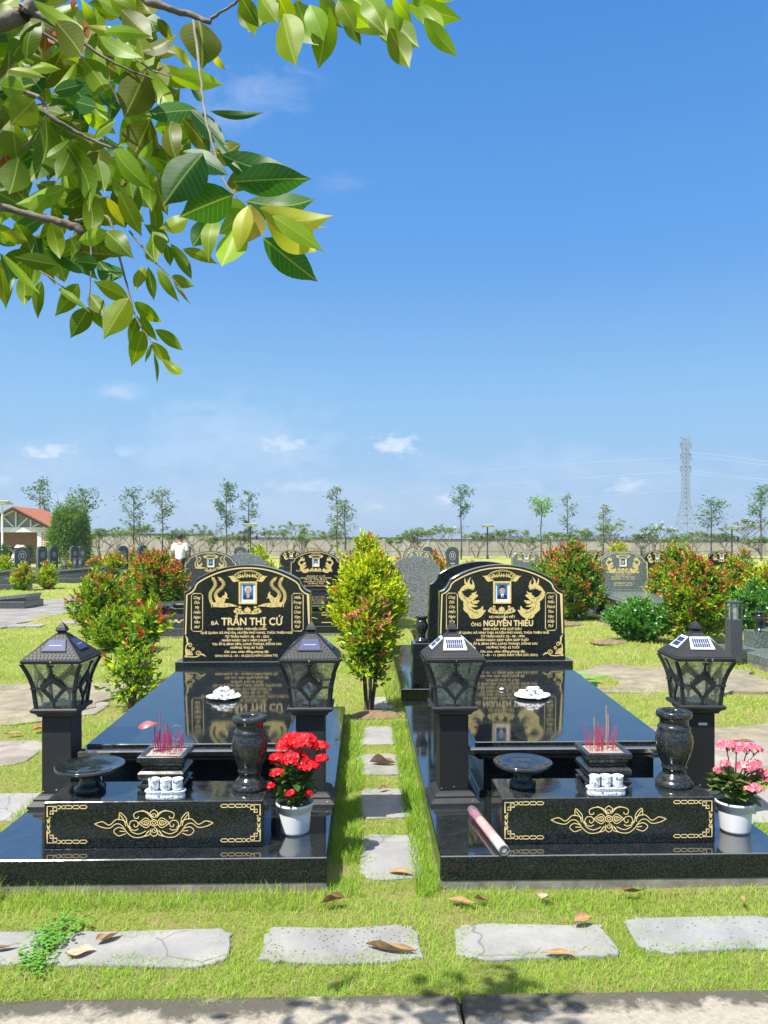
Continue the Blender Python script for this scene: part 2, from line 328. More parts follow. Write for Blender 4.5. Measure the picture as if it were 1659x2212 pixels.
# ---------------- mesh builder ----------------
class MB:
    def __init__(s): s.v = []; s.f = []; s.m = []; s.sm = []
    def add(s, vs, fs, mi=0, smooth=False, T=None):
        o = len(s.v)
        if T is not None: vs = [T @ Vector(p) for p in vs]
        s.v.extend([tuple(p) for p in vs])
        for f in fs: s.f.append(tuple(i+o for i in f)); s.m.append(mi); s.sm.append(smooth)
    def box(s, x0, x1, y0, y1, z0, z1, mi=0, b=0, T=None):
        if b <= 0:
            vs = [(x0,y0,z0),(x1,y0,z0),(x1,y1,z0),(x0,y1,z0),(x0,y0,z1),(x1,y0,z1),(x1,y1,z1),(x0,y1,z1)]
            s.add(vs, [(0,3,2,1),(4,5,6,7),(0,1,5,4),(1,2,6,5),(2,3,7,6),(3,0,4,7)], mi, False, T); return
        # chamfered vertical + horizontal edges via stacked rings
        def ring(z, i): return [(x0+i+c*0, y0+i, z) if 0 else p for p in ((x0+i+b,y0+i,z),(x1-i-b,y0+i,z),(x1-i,y0+i+b,z),(x1-i,y1-i-b,z),(x1-i-b,y1-i,z),(x0+i+b,y1-i,z),(x0+i,y1-i-b,z),(x0+i,y0+i+b,z)) for c in (0,)]
        rs = [ring(z0, b), ring(z0+b, 0), ring(z1-b, 0), ring(z1, b)]
        vs = [p for r in rs for p in r]; fs = [tuple(range(7, -1, -1)), tuple(range(24, 32))]
        for k in range(3):
            for i in range(8): j = (i+1) % 8; fs.append((k*8+i, k*8+j, k*8+8+j, k*8+8+i))
        s.add(vs, fs, mi, False, T)
    def rings(s, rs, mi=0, smooth=True, cap=True, T=None):
        n = len(rs[0]); vs = [p for r in rs for p in r]; fs = []
        for k in range(len(rs)-1):
            for i in range(n): j = (i+1) % n; fs.append((k*n+i, k*n+j, (k+1)*n+j, (k+1)*n+i))
        s.add(vs, fs, mi, smooth, T)
        if cap:
            s.add(rs[0], [tuple(range(n-1, -1, -1))], mi, False, T); s.add(rs[-1], [tuple(range(n))], mi, False, T)
    def lathe(s, prof, n=32, mi=0, c=(0, 0, 0), cap=True, T=None, smooth=True):
        rs = [[(c[0]+r*math.cos(2*math.pi*i/n), c[1]+r*math.sin(2*math.pi*i/n), c[2]+z) for i in range(n)] for r, z in prof]
        s.rings(rs, mi, smooth, cap, T)
    def sqlathe(s, prof, mi=0, c=(0, 0, 0), T=None):
        rs = [[(c[0]-r, c[1]-r, c[2]+z), (c[0]+r, c[1]-r, c[2]+z), (c[0]+r, c[1]+r, c[2]+z), (c[0]-r, c[1]+r, c[2]+z)] for r, z in prof]
        s.rings(rs, mi, False, True, T)
    def tube(s, pts, rad, n=8, mi=0, T=None, cap=True):
        pts = [Vector(p) for p in pts]; rs = []
        for k, p in enumerate(pts):
            d = (pts[min(k+1, len(pts)-1)]-pts[max(k-1, 0)])
            if d.length < 1e-9: d = Vector((0, 0, 1))
            d.normalize(); a = Vector((0, 0, 1)) if abs(d.z) < .9 else Vector((1, 0, 0))
            if k == 0 or True: x = d.cross(a).normalized()
            y = d.cross(x); r = rad[k] if isinstance(rad, (list, tuple)) else rad
            rs.append([p+x*r*math.cos(2*math.pi*i/n)+y*r*math.sin(2*math.pi*i/n) for i in range(n)])
        s.rings(rs, mi, True, cap, T)
    def ell(s, c, r, nu=12, nv=8, mi=0, T=None, jit=0, rng=None):
        rs = []
        for j in range(1, nv):
            th = math.pi*j/nv-math.pi/2
            rs.append([(c[0]+r[0]*math.cos(th)*math.cos(2*math.pi*i/nu)*(1+(rng.uniform(-jit, jit) if rng else 0)), c[1]+r[1]*math.cos(th)*math.sin(2*math.pi*i/nu)*(1+(rng.uniform(-jit, jit) if rng else 0)), c[2]+r[2]*math.sin(th)) for i in range(nu)])
        n = nu; vs = [p for q in rs for p in q]+[(c[0], c[1], c[2]-r[2]), (c[0], c[1], c[2]+r[2])]; b, t = len(vs)-2, len(vs)-1; fs = []
        for k in range(len(rs)-1):
            for i in range(n): j = (i+1) % n; fs.append((k*n+i, k*n+j, (k+1)*n+j, (k+1)*n+i))
        for i in range(n):
            j = (i+1) % n; fs.append((b, j, i)); fs.append((t, (len(rs)-1)*n+i, (len(rs)-1)*n+j))
        s.add(vs, fs, mi, True, T)
    def prism(s, poly, y0, y1, mi=0, smooth_side=False, T=None):
        """poly = (x,z) points counter-clockwise seen from -Y; extruded from y0 (front) to y1"""
        n = len(poly); vs = [(x, y0, z) for x, z in poly]+[(x, y1, z) for x, z in poly]
        s.add(vs, [tuple(range(n)), tuple(range(2*n-1, n-1, -1))], mi, False, T)
        s.add(vs, [(i, i+n, (i+1) % n+n, (i+1) % n) for i in range(n)], mi, smooth_side, T)
    def build(s, name, mats, parent=None, loc=None, rotz=0):
        me = bpy.data.meshes.new(name); me.from_pydata(s.v, [], s.f)
        if not isinstance(mats, (list, tuple)): mats = [mats]
        for m in mats: me.materials.append(m)
        me.polygons.foreach_set('material_index', s.m); me.polygons.foreach_set('use_smooth', s.sm); me.update()
        o = bpy.data.objects.new(name, me); sc.collection.objects.link(o)
        if parent: o.parent = parent
        if loc: o.location = loc
        if rotz: o.rotation_euler.z = rotz
        return o
def build_split(b, name, mats, parent, key=lambda x, y: x < 0):
    # one mesh object for each side or corner
    groups = {}
    for f, m, s_ in zip(b.f, b.m, b.sm):
        c = [sum(b.v[i][k] for i in f)/len(f) for k in range(2)]; groups.setdefault(key(*c), []).append((f, m, s_))
    for k in sorted(groups, key=str):
        n = MB(); mp = {}
        for f, m, s_ in groups[k]:
            g_ = []
            for i in f:
                if i not in mp: mp[i] = len(n.v); n.v.append(b.v[i])
                g_.append(mp[i])
            n.f.append(tuple(g_)); n.m.append(m); n.sm.append(s_)
        n.build(name, mats, parent)
def polish(o, side):
    o.data.materials.append(side)
    for p in o.data.polygons:
        if p.normal.z < .3: p.material_index = len(o.data.materials)-1
    return o
def tag(o, label, cat, group=None, kind=None):
    o['label'] = label; o['category'] = cat
    if group: o['group'] = group
    if kind: o['kind'] = kind
    return o
def thing(name, label, cat, loc=(0, 0, 0), rotz=0, group=None):
    o = bpy.data.objects.new(name, None); sc.collection.objects.link(o); o.empty_display_size = .1
    o.location = loc; o.rotation_euler.z = rotz
    return tag(o, label, cat, group)
def struct(o, kind='structure', label=None, cat=None):
    o['kind'] = kind
    if label: o['label'] = label
    if cat: o['category'] = cat
    return o
def copy_tree(o, parent=None):
    c = o.copy(); sc.collection.objects.link(c); c.parent = parent
    for ch in list(o.children): copy_tree(ch, c)
    return c

# ---------------- gold line drawing ----------------
def spline(pts, n=6, closed=False):
    if len(pts) < 3: return [tuple(p) for p in pts]
    out = []; L = len(pts); rng_ = range(L if closed else L-1)
    for i in rng_:
        if closed: p0, p1, p2, p3 = pts[i-1], pts[i], pts[(i+1) % L], pts[(i+2) % L]
        else: p0, p1, p2, p3 = pts[max(i-1, 0)], pts[i], pts[i+1], pts[min(i+2, L-1)]
        for k in range(n):
            t = k/n; out.append(tuple(.5*((2*b)+(-a+c)*t+(2*a-5*b+4*c-d)*t*t+(-a+3*b-3*c+d)*t**3) for a, b, c, d in zip(p0, p1, p2, p3)))
    out.append(tuple(pts[0]) if closed else tuple(pts[-1]))
    return out
class Deco:
    """flat inlay pieces in the x-z plane, each a hair further out than the last so none are coplanar"""
    def __init__(s, y=-.0012, fx=lambda x, z: (x, z)): s.b = MB(); s.y = y; s.f = fx
    def _y(s): s.y -= .000012; return s.y
    def stroke(s, pts, w, mi=0, sm=True, n=5, mirror=None, closed=False):
        if sm:
            ww = w if isinstance(w, (list, tuple)) else [w]*len(pts)
            q = spline([(*p, a) for p, a in zip(pts, ww)], n, closed)
        else:
            ww = w if isinstance(w, (list, tuple)) else [w]*len(pts); q = [(*p, a) for p, a in zip(pts, ww)]
            if closed: q.append(q[0])
        for sg in ((1, -1) if mirror is not None else (1,)):
            y = s._y(); vs = []; fs = []; L = len(q)
            for i, (x, z, a) in enumerate(q):
                if closed: pa, pb = q[(i-1) % (L-1)], q[(i+1) % (L-1)]
                else: pa, pb = q[max(i-1, 0)], q[min(i+1, L-1)]
                dx, dz = pb[0]-pa[0], pb[1]-pa[1]; l = math.hypot(dx, dz) or 1
                # mitre for corners
                k = 1.0
                if not sm and 0 < i < L-1:
                    ax, az = x-pa[0], z-pa[1]; la = math.hypot(ax, az) or 1; c = abs((ax*dx+az*dz)/(la*l)); k = 1/max(c, .5)
                nx, nz = -dz/l*a/2*k, dx/l*a/2*k
                for (ux, uz) in ((x+nx, z+nz), (x-nx, z-nz)):
                    if sg < 0: ux = 2*mirror-ux
                    X_, Z_ = s.f(ux, uz); vs.append((X_, y, Z_))
            for i in range(L-1): fs.append((2*i, 2*i+2, 2*i+3, 2*i+1) if sg < 0 else (2*i+1, 2*i+3, 2*i+2, 2*i))
            s.b.add(vs, fs, mi)
    def poly(s, pts, mi=0, mirror=None):
        for sg in ((1, -1) if mirror is not None else (1,)):
            y = s._y(); vs = []
            for x, z in pts:
                if sg < 0: x = 2*mirror-x
                X_, Z_ = s.f(x, z); vs.append((X_, y, Z_))
            a = sum(vs[i][0]*vs[(i+1) % len(vs)][2]-vs[(i+1) % len(vs)][0]*vs[i][2] for i in range(len(vs)))
            if a < 0: vs.reverse()
            s.b.add(vs, [tuple(range(len(vs)))], mi)
    def ellipse(s, cx, cz, rx, rz, mi=0, mirror=None, n=16): s.poly([(cx+rx*math.cos(2*math.pi*i/n), cz+rz*math.sin(2*math.pi*i/n)) for i in range(n)], mi, mirror)
    def circ(s, cx, cz, r, w, mirror=None, mi=0, a0=0, a1=360, rz=None, n=14):
        s.stroke([(cx+r*math.cos(R(a0+(a1-a0)*i/n)), cz+(rz or r)*math.sin(R(a0+(a1-a0)*i/n))) for i in range(n+1)], w, mi, False, mirror=mirror)
    def spiral(s, cx, cz, r0, r1, a0, turns, w, mirror=None, mi=0):
        n = int(14*abs(turns))+4
        s.stroke([(cx+(r0+(r1-r0)*i/n)*math.cos(R(a0)+2*math.pi*turns*i/n), cz+(r0+(r1-r0)*i/n)*math.sin(R(a0)+2*math.pi*turns*i/n)) for i in range(n+1)], w, mi, False, mirror=mirror)
    def text(s, body, x0, x1, z0, z1, shear=0, bold=0, mi=0, bend=0):
        """fit text so it spans x0..x1; capital height spans z0..z1 (design coordinates, z may point down)"""
        vs, fs = glyphs(body, shear)
        if not vs: return
        mnx = min(p[0] for p in vs); mxx = max(p[0] for p in vs)
        cap = CAP; sxx = (x1-x0)/(mxx-mnx)
        for (ox, oz) in ([(0, 0)] if not bold else [(-bold, 0), (bold, 0), (0, bold), (0, -bold)]):
            y = s._y(); out = []
            for p in vs:
                x = x0+(p[0]-mnx)*sxx; z = z0+(p[1]/cap)*(z1-z0)
                if bend: z += bend*((x-(x0+x1)/2)/((x1-x0)/2))**2
                X_, Z_ = s.f(x, z); out.append((X_+ox, y, Z_+oz))
            s.b.add(out, fs, mi)
_gc = {}
def glyphs(body, shear=0):
    k = (body, shear)
    if k in _gc: return _gc[k]
    c = bpy.data.curves.new('t', 'FONT'); c.body = body; c.size = 1; c.shear = shear; c.resolution_u = 3
    o = bpy.data.objects.new('t', c); sc.collection.objects.link(o)
    dg = bpy.context.evaluated_depsgraph_get(); me = bpy.data.meshes.new_from_object(o.evaluated_get(dg))
    r = ([tuple(v.co) for v in me.vertices], [tuple(p.vertices) for p in me.polygons])
    bpy.data.objects.remove(o); bpy.data.curves.remove(c); bpy.data.meshes.remove(me); _gc[k] = r
    return r
CAP = max(p[1] for p in glyphs('H')[0])

# ---------------- headstone ----------------
HSX = [(62,1240),(80,432),(95,428),(120,418),(145,402),(168,380),(188,352),(202,325),(212,300),(222,282),(238,272)]
def arc_pts(x0, z0, xc, zc, n=14):
    # circular arc from (x0,z0) to apex (xc,zc)
    h = z0-zc; c = xc-x0; r = (c*c+h*h)/(2*h); a = math.asin(min(1, c/r)); o = []
    for i in range(n+1): t = a*(1-i/n); o.append((xc-r*math.sin(t), zc+r-r*math.cos(t)))
    return o
def headstone(parent, w, h, th, mat, y, z, style='phoenix', lines=(), name_line=None, cols=None, portrait='woman', back=False, tall=0):
    S = w/1530.0
    fx = lambda px_, pz_: ((px_-825)*S*(1), (1240-pz_)*S*(h/(.765*w/1.03)))
    left = HSX+arc_pts(240, 270, 825, 112)[1:]
    left = [(60 if i == 0 else a, b) for i, (a, b) in enumerate(left)]
    pts = left+[(1650-a, b) for a, b in reversed(left[:-1])]
    poly = [fx(a, b) for a, b in pts]; poly.reverse()     # counter-clockwise from the front
    b = MB(); bev = .004
    n = len(poly)
    def inset(d):
        return [(x*(1-d/(w/2)), zz-(d if zz > h*.5 else 0)) for x, zz in poly]
    fr, md = inset(bev), poly
    vs = [(x, 0, zz) for x, zz in fr]+[(x, bev, zz) for x, zz in md]+[(x, th-bev, zz) for x, zz in md]+[(x, th, zz) for x, zz in fr]
    fs = [tuple(range(n)), tuple(range(4*n-1, 3*n-1, -1))]
    b.add(vs, fs, 0); b.add(vs, [(k*n+i, (k+1)*n+i, (k+1)*n+(i+1) % n, k*n+(i+1) % n) for k in range(3) for i in range(n)], 0, False)
    hs_ = b.build('headstone', mat, parent, (0, y, z))
    if mat is M['gran_face']:
        hs_.data.materials.append(M['gran'])
        for p in hs_.data.polygons:
            if abs(p.normal.y) < .9: p.material_index = 1
    if back: return hs_
    D = Deco(-.0012, fx)
    bl = [(97, 935), (112, 465), (150, 450), (178, 428), (205, 395), (222, 350), (250, 320)]+arc_pts(256, 315, 825, 150)[1:]
    D.stroke([(a, b_) for a, b_ in bl]+[(1650-a, b_) for a, b_ in reversed(bl[:-1])], 15, 0, False)
    D.b.build('border_line', M['goldline'], hs_)
    # corner scrolls
    D = Deco(-.0013, fx)
    D.stroke([(95, 950), (115, 985), (118, 1030), (140, 1060)], [8, 20, 16, 8], mirror=825)
    D.spiral(148, 1062, 30, 6, 180, 1.3, 9, mirror=825)
    D.stroke([(105, 1190), (98, 1130), (104, 1070), (125, 1035)], [10, 12, 12, 8], mirror=825)
    D.stroke([(105, 1195), (170, 1200), (235, 1195), (270, 1172)], [10, 12, 12, 8], mirror=825)
    D.spiral(243, 1158, 32, 6, 0, -1.3, 9, mirror=825)
    D.stroke([(265, 1165), (300, 1172), (335, 1195)], [8, 20, 6], mirror=825)
    for a in (10, 35, 60, 85): D.stroke([(108, 1180), (108+75*math.cos(R(a)), 1180-75*math.sin(R(a)))], [6, 22], sm=False, mirror=825)
    D.spiral(188, 1105, 20, 4, 90, 1.2, 9, mirror=825); D.ellipse(100, 1192, 16, 14, mirror=825)
    build_split(D.b, 'corner_scroll', M['gold'], hs_)
    # banner
    D = Deco(-.0013, fx)
    up = arc_pts(668, 232, 828, 178, 8); lo = arc_pts(690, 285, 828, 245, 8)
    loop = up+[(1656-a, b_) for a, b_ in reversed(up[:-1])]+[(1656-a, b_) for a, b_ in lo][:]+list(reversed(lo[:-1]))
    D.stroke(loop, 7, 0, False, closed=True)
    cxm, czm = 828, 232
    D.stroke([((a-cxm)*.9+cxm, (b_-czm)*.74+czm) for a, b_ in loop], 4, 0, False, closed=True)
    D.poly([(590, 244), (612, 250), (652, 240), (672, 262), (690, 290), (728, 292), (722, 306), (690, 312), (664, 318), (640, 300), (622, 268)], 0, 828)
    D.text('PHẤN MỘ', 708, 958, 262, 218, 0, .0007, 0, 14)
    D.b.build('banner', M['gold'], hs_)
    # lotus
    D = Deco(-.0013, fx)
    for a in (0, 28, -28, 54, -54, 78, -78):
        l = 62-abs(a)*.25; D.stroke([(825, 668), (825+l*.55*math.sin(R(a)), 668-l*.55*math.cos(R(a))), (825+l*math.sin(R(a)), 668-l*math.cos(R(a)))], [6, 24, 3])
    for (x, z_, r) in ((735, 612, 18), (700, 640, 22), (735, 650, 22), (680, 662, 20), (760, 670, 18), (720, 678, 16)): D.ellipse(x, z_, r, r*.8, 0, 825)
    D.stroke([(670, 675), (740, 690), (825, 684)], [8, 14, 14], mirror=825)
    for (x, z_) in ((700, 645), (745, 655), (715, 670)): D.circ(x, z_, 9, 3, mirror=825, mi=1)
    D.b.build('lotus', [M['gold'], M['gran_face']], hs_)
    # creatures
    D = Deco(-.0014, fx); m_ = 825
    if style == 'phoenix':
        t1 = [(455, 590), (405, 560), (386, 500), (392, 440), (425, 392), (448, 345), (430, 292), (402, 252)]
        t2 = [(475, 545), (447, 480), (470, 425), (520, 385), (545, 335), (515, 292), (478, 258)]
        D.stroke(t1, [30, 34, 28, 24, 24, 20, 26, 6], mirror=m_); D.stroke(t2, [40, 30, 24, 20, 18, 24, 6], mirror=m_)
        for t in (t1, t2):
            q = spline(t, 4)
            for i in range(3, len(q)-3, 1):
                dx, dz = q[i+1][0]-q[i-1][0], q[i+1][1]-q[i-1][1]; l = math.hypot(dx, dz)
                for sg in (1, -1):
                    nx, nz = -dz/l*sg, dx/l*sg
                    D.stroke([(q[i][0], q[i][1]), (q[i][0]+nx*22+dx/l*12, q[i][1]+nz*22+dz/l*12)], [10, 3], sm=False, mirror=m_)
        D.stroke([(425, 588), (480, 572), (530, 530), (556, 478)], [40, 70, 66, 30], mirror=m_)
        D.stroke([(545, 500), (572, 472), (560, 430)], [40, 34, 4], mirror=m_); D.stroke([(560, 492), (602, 512)], [26, 4], sm=False, mirror=m_)
        D.stroke([(500, 520), (470, 495), (465, 455)], [30, 22, 4], mirror=m_)
        D.stroke([(490, 592), (560, 590), (630, 590), (706, 603)], [46, 50, 34, 5], mirror=m_)
        for x in (400, 425, 450, 475): D.stroke([(x+12, 570), (x, 600), (x+14, 616)], [14, 10, 4], mirror=m_)
        for (x, z_, r) in ((500, 560, 16), (530, 535, 14), (480, 580, 12), (545, 505, 10), (560, 590, 14), (610, 588, 12)): D.circ(x, z_, r, 3.5, mirror=m_, mi=1, a0=20, a1=250)
        for t in (t1, t2): D.stroke(t[1:-1], 3, 1, mirror=m_)
    else:
        D.stroke([(425, 372), (392, 330), (384, 272)], [34, 24, 3], mirror=m_); D.stroke([(440, 362), (428, 315), (456, 262)], [34, 24, 3], mirror=m_)
        D.stroke([(455, 372), (486, 345), (468, 292)], [32, 22, 3], mirror=m_); D.stroke([(460, 388), (495, 378), (488, 345)], [30, 20, 3], mirror=m_)
        D.stroke([(325, 430), (365, 400), (420, 378), (470, 395), (492, 412)], [10, 50, 62, 40, 8], mirror=m_)
        D.stroke([(330, 425), (338, 475), (375, 520), (430, 535), (480, 500), (540, 478)], [26, 54, 60, 60, 64, 18], mirror=m_)
        D.stroke([(470, 470), (505, 455), (526, 430)], [40, 22, 3], mirror=m_); D.stroke([(350, 470), (318, 460), (306, 432)], [30, 16, 3], mirror=m_)
        D.stroke([(410, 520), (400, 590), (440, 650), (510, 690), (575, 660), (598, 610)], [60, 66, 74, 76, 50, 10], mirror=m_)
        D.stroke([(470, 560), (520, 560), (556, 542)], [30, 40, 8], mirror=m_); D.stroke([(430, 560), (470, 600), (535, 610)], [30, 34, 8], mirror=m_)
        D.stroke([(560, 680), (605, 672), (632, 655)], [30, 34, 8], mirror=m_)
        D.stroke([(448, 738), (500, 735), (560, 722), (612, 690)], [22, 44, 40, 8], mirror=m_); D.stroke([(395, 600), (380, 640), (440, 690), (450, 735)], [20, 30, 40, 22], mirror=m_)
        D.stroke([(372, 412), (420, 408), (490, 402)], [3, 8, 3], 1, mirror=m_); D.ellipse(408, 434, 15, 8, 1, m_)
        for (x, z_, r) in ((400, 500, 22), (450, 505, 16), (440, 560, 14), (500, 660, 22), (455, 640, 16), (540, 680, 16), (490, 730, 14), (540, 560, 8), (355, 470, 14), (430, 390, 10)): D.circ(x, z_, r, 3.5, mirror=m_, mi=1, a0=30, a1=260)
        D.stroke([(360, 500), (410, 545), (420, 610), (470, 665), (540, 690)], 3, 1, mirror=m_)
    build_split(D.b, 'phoenix_relief' if style == 'phoenix' else 'dragon_relief', [M['gold'], M['gran_face']], hs_)
    # portrait
    pf = MB(); q = lambda a, b_: fx(a, b_)
    def rect(bb, a0, b0, a1, b1, y0, y1, mi=0):
        (xa, za), (xb, zb) = fx(a0, b0), fx(a1, b1); bb.box(xa, xb, y0, y1, zb, za, mi)
    for (a0, b0, a1, b1) in ((722, 312, 742, 577), (917, 312, 937, 577), (742, 312, 917, 332), (742, 557, 917, 577)): rect(pf, a0, b0, a1, b1, -.009, -.001)
    po = pf.build('portrait_frame', M['gold'], hs_)
    D = Deco(-.0012, fx)
    D.poly([(742, 332), (917, 332), (917, 557), (742, 557)], 0); D.poly([(768, 352), (893, 352), (893, 525), (768, 525)], 1)
    if portrait == 'woman':
        D.poly([(772, 525), (775, 480), (800, 460), (860, 460), (886, 480), (890, 525)], 5); D.ellipse(830, 402, 42, 42, 4)
        D.poly([(815, 450), (845, 450), (850, 470), (830, 490), (812, 470)], 2); D.ellipse(830, 415, 30, 38, 2); D.stroke([(812, 470), (830, 505), (850, 470)], 5, 0)
        D.stroke([(815, 405), (824, 405)], 4, 3, False); D.stroke([(836, 405), (845, 405)], 4, 3, False)
    elif portrait == 'man':
        D.poly([(772, 525), (775, 482), (810, 465), (850, 465), (888, 482), (890, 525)], 3); D.poly([(812, 460), (850, 460), (842, 500), (831, 522), (820, 500)], 0)
        D.poly([(828, 478), (836, 478), (840, 518), (831, 524), (824, 518)], 6); D.ellipse(831, 420, 32, 40, 2)
        D.poly([(793, 420), (795, 380), (815, 362), (850, 362), (868, 382), (868, 420), (860, 398), (830, 390), (805, 400)], 3)
        D.stroke([(814, 416), (824, 416)], 4, 3, False); D.stroke([(840, 416), (850, 416)], 4, 3, False)
    else:
        D.poly([(775, 525), (790, 478), (870, 478), (888, 525)], 3 if portrait == 'dark' else 0); D.ellipse(830, 425, 26, 34, 2); D.ellipse(830, 398, 28, 18, 3)
    D.b.build('portrait_photo', [M['mat_white'], M['pbg'], M['pskin'], M['pdark'], M['pgrey'], M['pnavy'], M['solar']], hs_)
    # side scripts
    if cols:
        D = Deco(-.0013, fx)
        for k, (words, x0) in enumerate(zip(cols, (165, 1348))):
            a, b_, c, d = x0, 452, x0+132, 898
            D.stroke([(a, b_+20), (a+14, b_+14), (a+20, b_), (c-20, b_), (c-14, b_+14), (c, b_+20), (c, d-20), (c-14, d-14), (c-20, d), (a+20, d), (a+14, d-14), (a, d-20)], 5, 0, False, closed=True)
            for i, wd in enumerate(words):
                hw = 9+9.0*len(wd); cy = 510+i*57.5; D.text(wd, x0+66-hw*.9, x0+66+hw*.9, cy+6, cy-26, .35, .0006)
        build_split(D.b, 'side_script', M['goldline'], hs_)
    D = Deco(-.0014, fx)
    for (txt, x0, x1, zb, zt, shr) in lines: D.text(txt, x0, x1, zb, zt, shr, .0009 if zb-zt < 50 else .0024)
    if D.b.v: D.b.build('inscription', M['goldline'], hs_)
    return hs_
def ln(t, x0, x1, c, hgt=25, sh=0): return (t, x0, x1, c+hgt/2, c-hgt/2, sh)
L1 = [ln('BÀ', 400, 483, 801, 42), ln('TRẦN THỊ CỨ', 520, 1238, 783, 84), ln('SINH NĂM: 1938 MẬU DẦN', 588, 1045, 871), ln('QUÊ QUÁN: XÃ PHÚ ĐA, HUYỆN PHÚ VANG, THỪA THIÊN HUẾ', 275, 1355, 916),
      ln('TỪ TRẦN NGÀY: 08 - 01 - 2021', 560, 1075, 961), ln('NHẰM NGÀY: 26/11 NĂM CANH TÝ', 523, 1110, 1005), ln('TẠI: ẤP 8, BÌNH SƠN, LONG THÀNH, ĐỒNG NAI', 408, 1222, 1049),
      ln('HƯỞNG THỌ: 83 TUỔI', 625, 1005, 1093), ln('Các con, cháu đồng phụng lập', 553, 1075, 1139, 25, .3), ln('KHU: KN1.2 - 01 - 10 (22/12 NĂM CANH TÝ)', 447, 1178, 1187)]
L2 = [ln('PHÁI BA', 755, 902, 690), ln('HỌ NGUYỄN VIẾT', 675, 985, 736), ln('ÔNG', 460, 578, 825, 40), ln('NGUYỄN THIỀU', 610, 1198, 811, 66), ln('SINH NĂM: 1933 QUÝ DẬU', 603, 1060, 880),
      ln('QUÊ QUÁN: XÃ VINH THÁI, HUYỆN PHÚ VANG, THỪA THIÊN HUẾ', 270, 1390, 924), ln('TỪ TRẦN NGÀY: 26 - 08 - 1994', 575, 1098, 967), ln('NHẰM NGÀY: 20/07 NĂM GIÁP TUẤT', 520, 1150, 1011),
      ln('TẠI: ẤP 8, BÌNH SƠN, LONG THÀNH, ĐỒNG NAI', 405, 1250, 1055), ln('HƯỞNG THỌ: 62 TUỔI', 645, 1033, 1099), ln('Các con, cháu đồng phụng lập', 568, 1103, 1146, 25, .3),
      ln('KHU: KN1.2 - 01 - 11 (26/02 NĂM TÂN SỬU 2021)', 405, 1255, 1190)]
CW1 = (('Công', 'Đức', 'Mẹ', 'Hiền', 'Ngàn', 'Năm', 'Nhớ'), ('Hiếu', 'Trung', 'Con', 'Cháu', 'Vạn', 'Kiếp', 'Thờ'))
CW2 = (('Công', 'Đức', 'Cha', 'Hiền', 'Ngàn', 'Năm', 'Nhớ'), ('Chữ', 'Hiếu', 'Thành', 'Tâm', 'Vạn', 'Kiếp', 'Thờ'))

# ---------------- tomb ----------------
def slab_mesh(hw, y0, y1, zf, slope, t, b=.004):
    m = MB(); z = lambda y: zf+(y-y0)*slope
    def ring(i, dz): return [(-hw+i, y0+i, z(y0+i)+dz), (hw-i, y0+i, z(y0+i)+dz), (hw-i, y1-i, z(y1-i)+dz), (-hw+i, y1-i, z(y1-i)+dz)]
    m.rings([ring(0, -t), ring(0, -b), ring(b, 0)], 0, False); return m
def altar_deco(parent, yf, z0):
    fx = lambda a, b_: ((a-797)*.000637, z0+(348-b_)*.000683)
    D = Deco(yf-.0012, fx); m_ = 797; W = 5
    for zz, s_ in ((78, 1), (302, -1)):
        e = 62
        D.stroke([(e, zz+s_*95), (e+22, zz+s_*62), (e, zz+s_*62), (e, zz-6*s_), (e+66, zz-6*s_), (e+66, zz+s_*24), (e+20, zz+s_*24), (e+20, zz+s_*44), (e+40, zz+s_*44), (e+40, zz+s_*2), (e+66, zz+s_*2)], W, 0, False, mirror=m_)
        x = e+72
        for i in range(4):
            if i == 0: D.stroke([(x, zz+10), (x+14, zz+10), (x+34, zz-10), (x+52, zz-10)], W, 0, False, mirror=m_); D.stroke([(x, zz-10), (x+14, zz-10), (x+34, zz+10), (x+52, zz+10)], W, 0, False, mirror=m_)
            else: D.stroke([(x, zz), (x+10, zz-10), (x+42, zz-10), (x+52, zz), (x+42, zz+10), (x+10, zz+10)], W, 0, False, mirror=m_, closed=True)
            x += 50
    for zz in (170, 205, 240)[:3]:
        D.stroke([(62, zz-15), (62, zz-5), (80, zz+12)], W, 0, False, mirror=m_); D.stroke([(80, zz-15), (80, zz-5), (62, zz+12)], W, 0, False, mirror=m_)
    V = 5.5
    for p in ([(388, 188), (440, 174), (490, 196), (540, 160), (598, 172), (618, 205)], [(388, 188), (432, 208), (490, 216), (532, 190), (572, 196), (612, 246), (660, 277), (725, 272), (765, 235)],
              [(556, 164), (562, 116), (604, 152), (610, 188)], [(562, 130), (590, 165), (604, 205)], [(622, 200), (640, 238), (690, 256), (742, 236)],
              [(690, 185), (742, 152), (775, 180)], [(690, 185), (742, 216), (775, 190)], [(705, 185), (745, 168), (760, 185), (745, 200), (712, 186)],
              [(600, 225), (552, 212), (520, 236), (552, 266), (602, 252)], [(598, 238), (560, 236)], [(780, 150), (742, 114), (700, 108), (660, 124), (664, 152), (688, 152), (690, 140)],
              [(792, 150), (758, 118), (712, 102)], [(776, 148), (772, 118), (797, 98)], [(776, 222), (774, 256), (797, 272)], [(765, 232), (748, 250), (738, 272)], [(780, 235), (762, 262), (722, 272)],
              [(640, 215), (626, 200), (640, 172), (672, 170), (690, 190), (676, 210), (660, 204), (662, 192)], [(615, 205), (640, 225), (668, 232), (690, 222)]): D.stroke(p, V, mirror=m_)
    D.circ(797, 184, 25, 6, rz=20); D.circ(797, 184, 12, 5, rz=9); D.spiral(797, 140, 22, 4, 90, 1.4, 4.5); D.spiral(797, 232, 20, 4, 270, 1.4, 4.5)
    D.spiral(742, 185, 14, 3, 0, 1.2, 4, mirror=m_)
    return D.b.build('gilded_ornament', M['goldline'], parent)
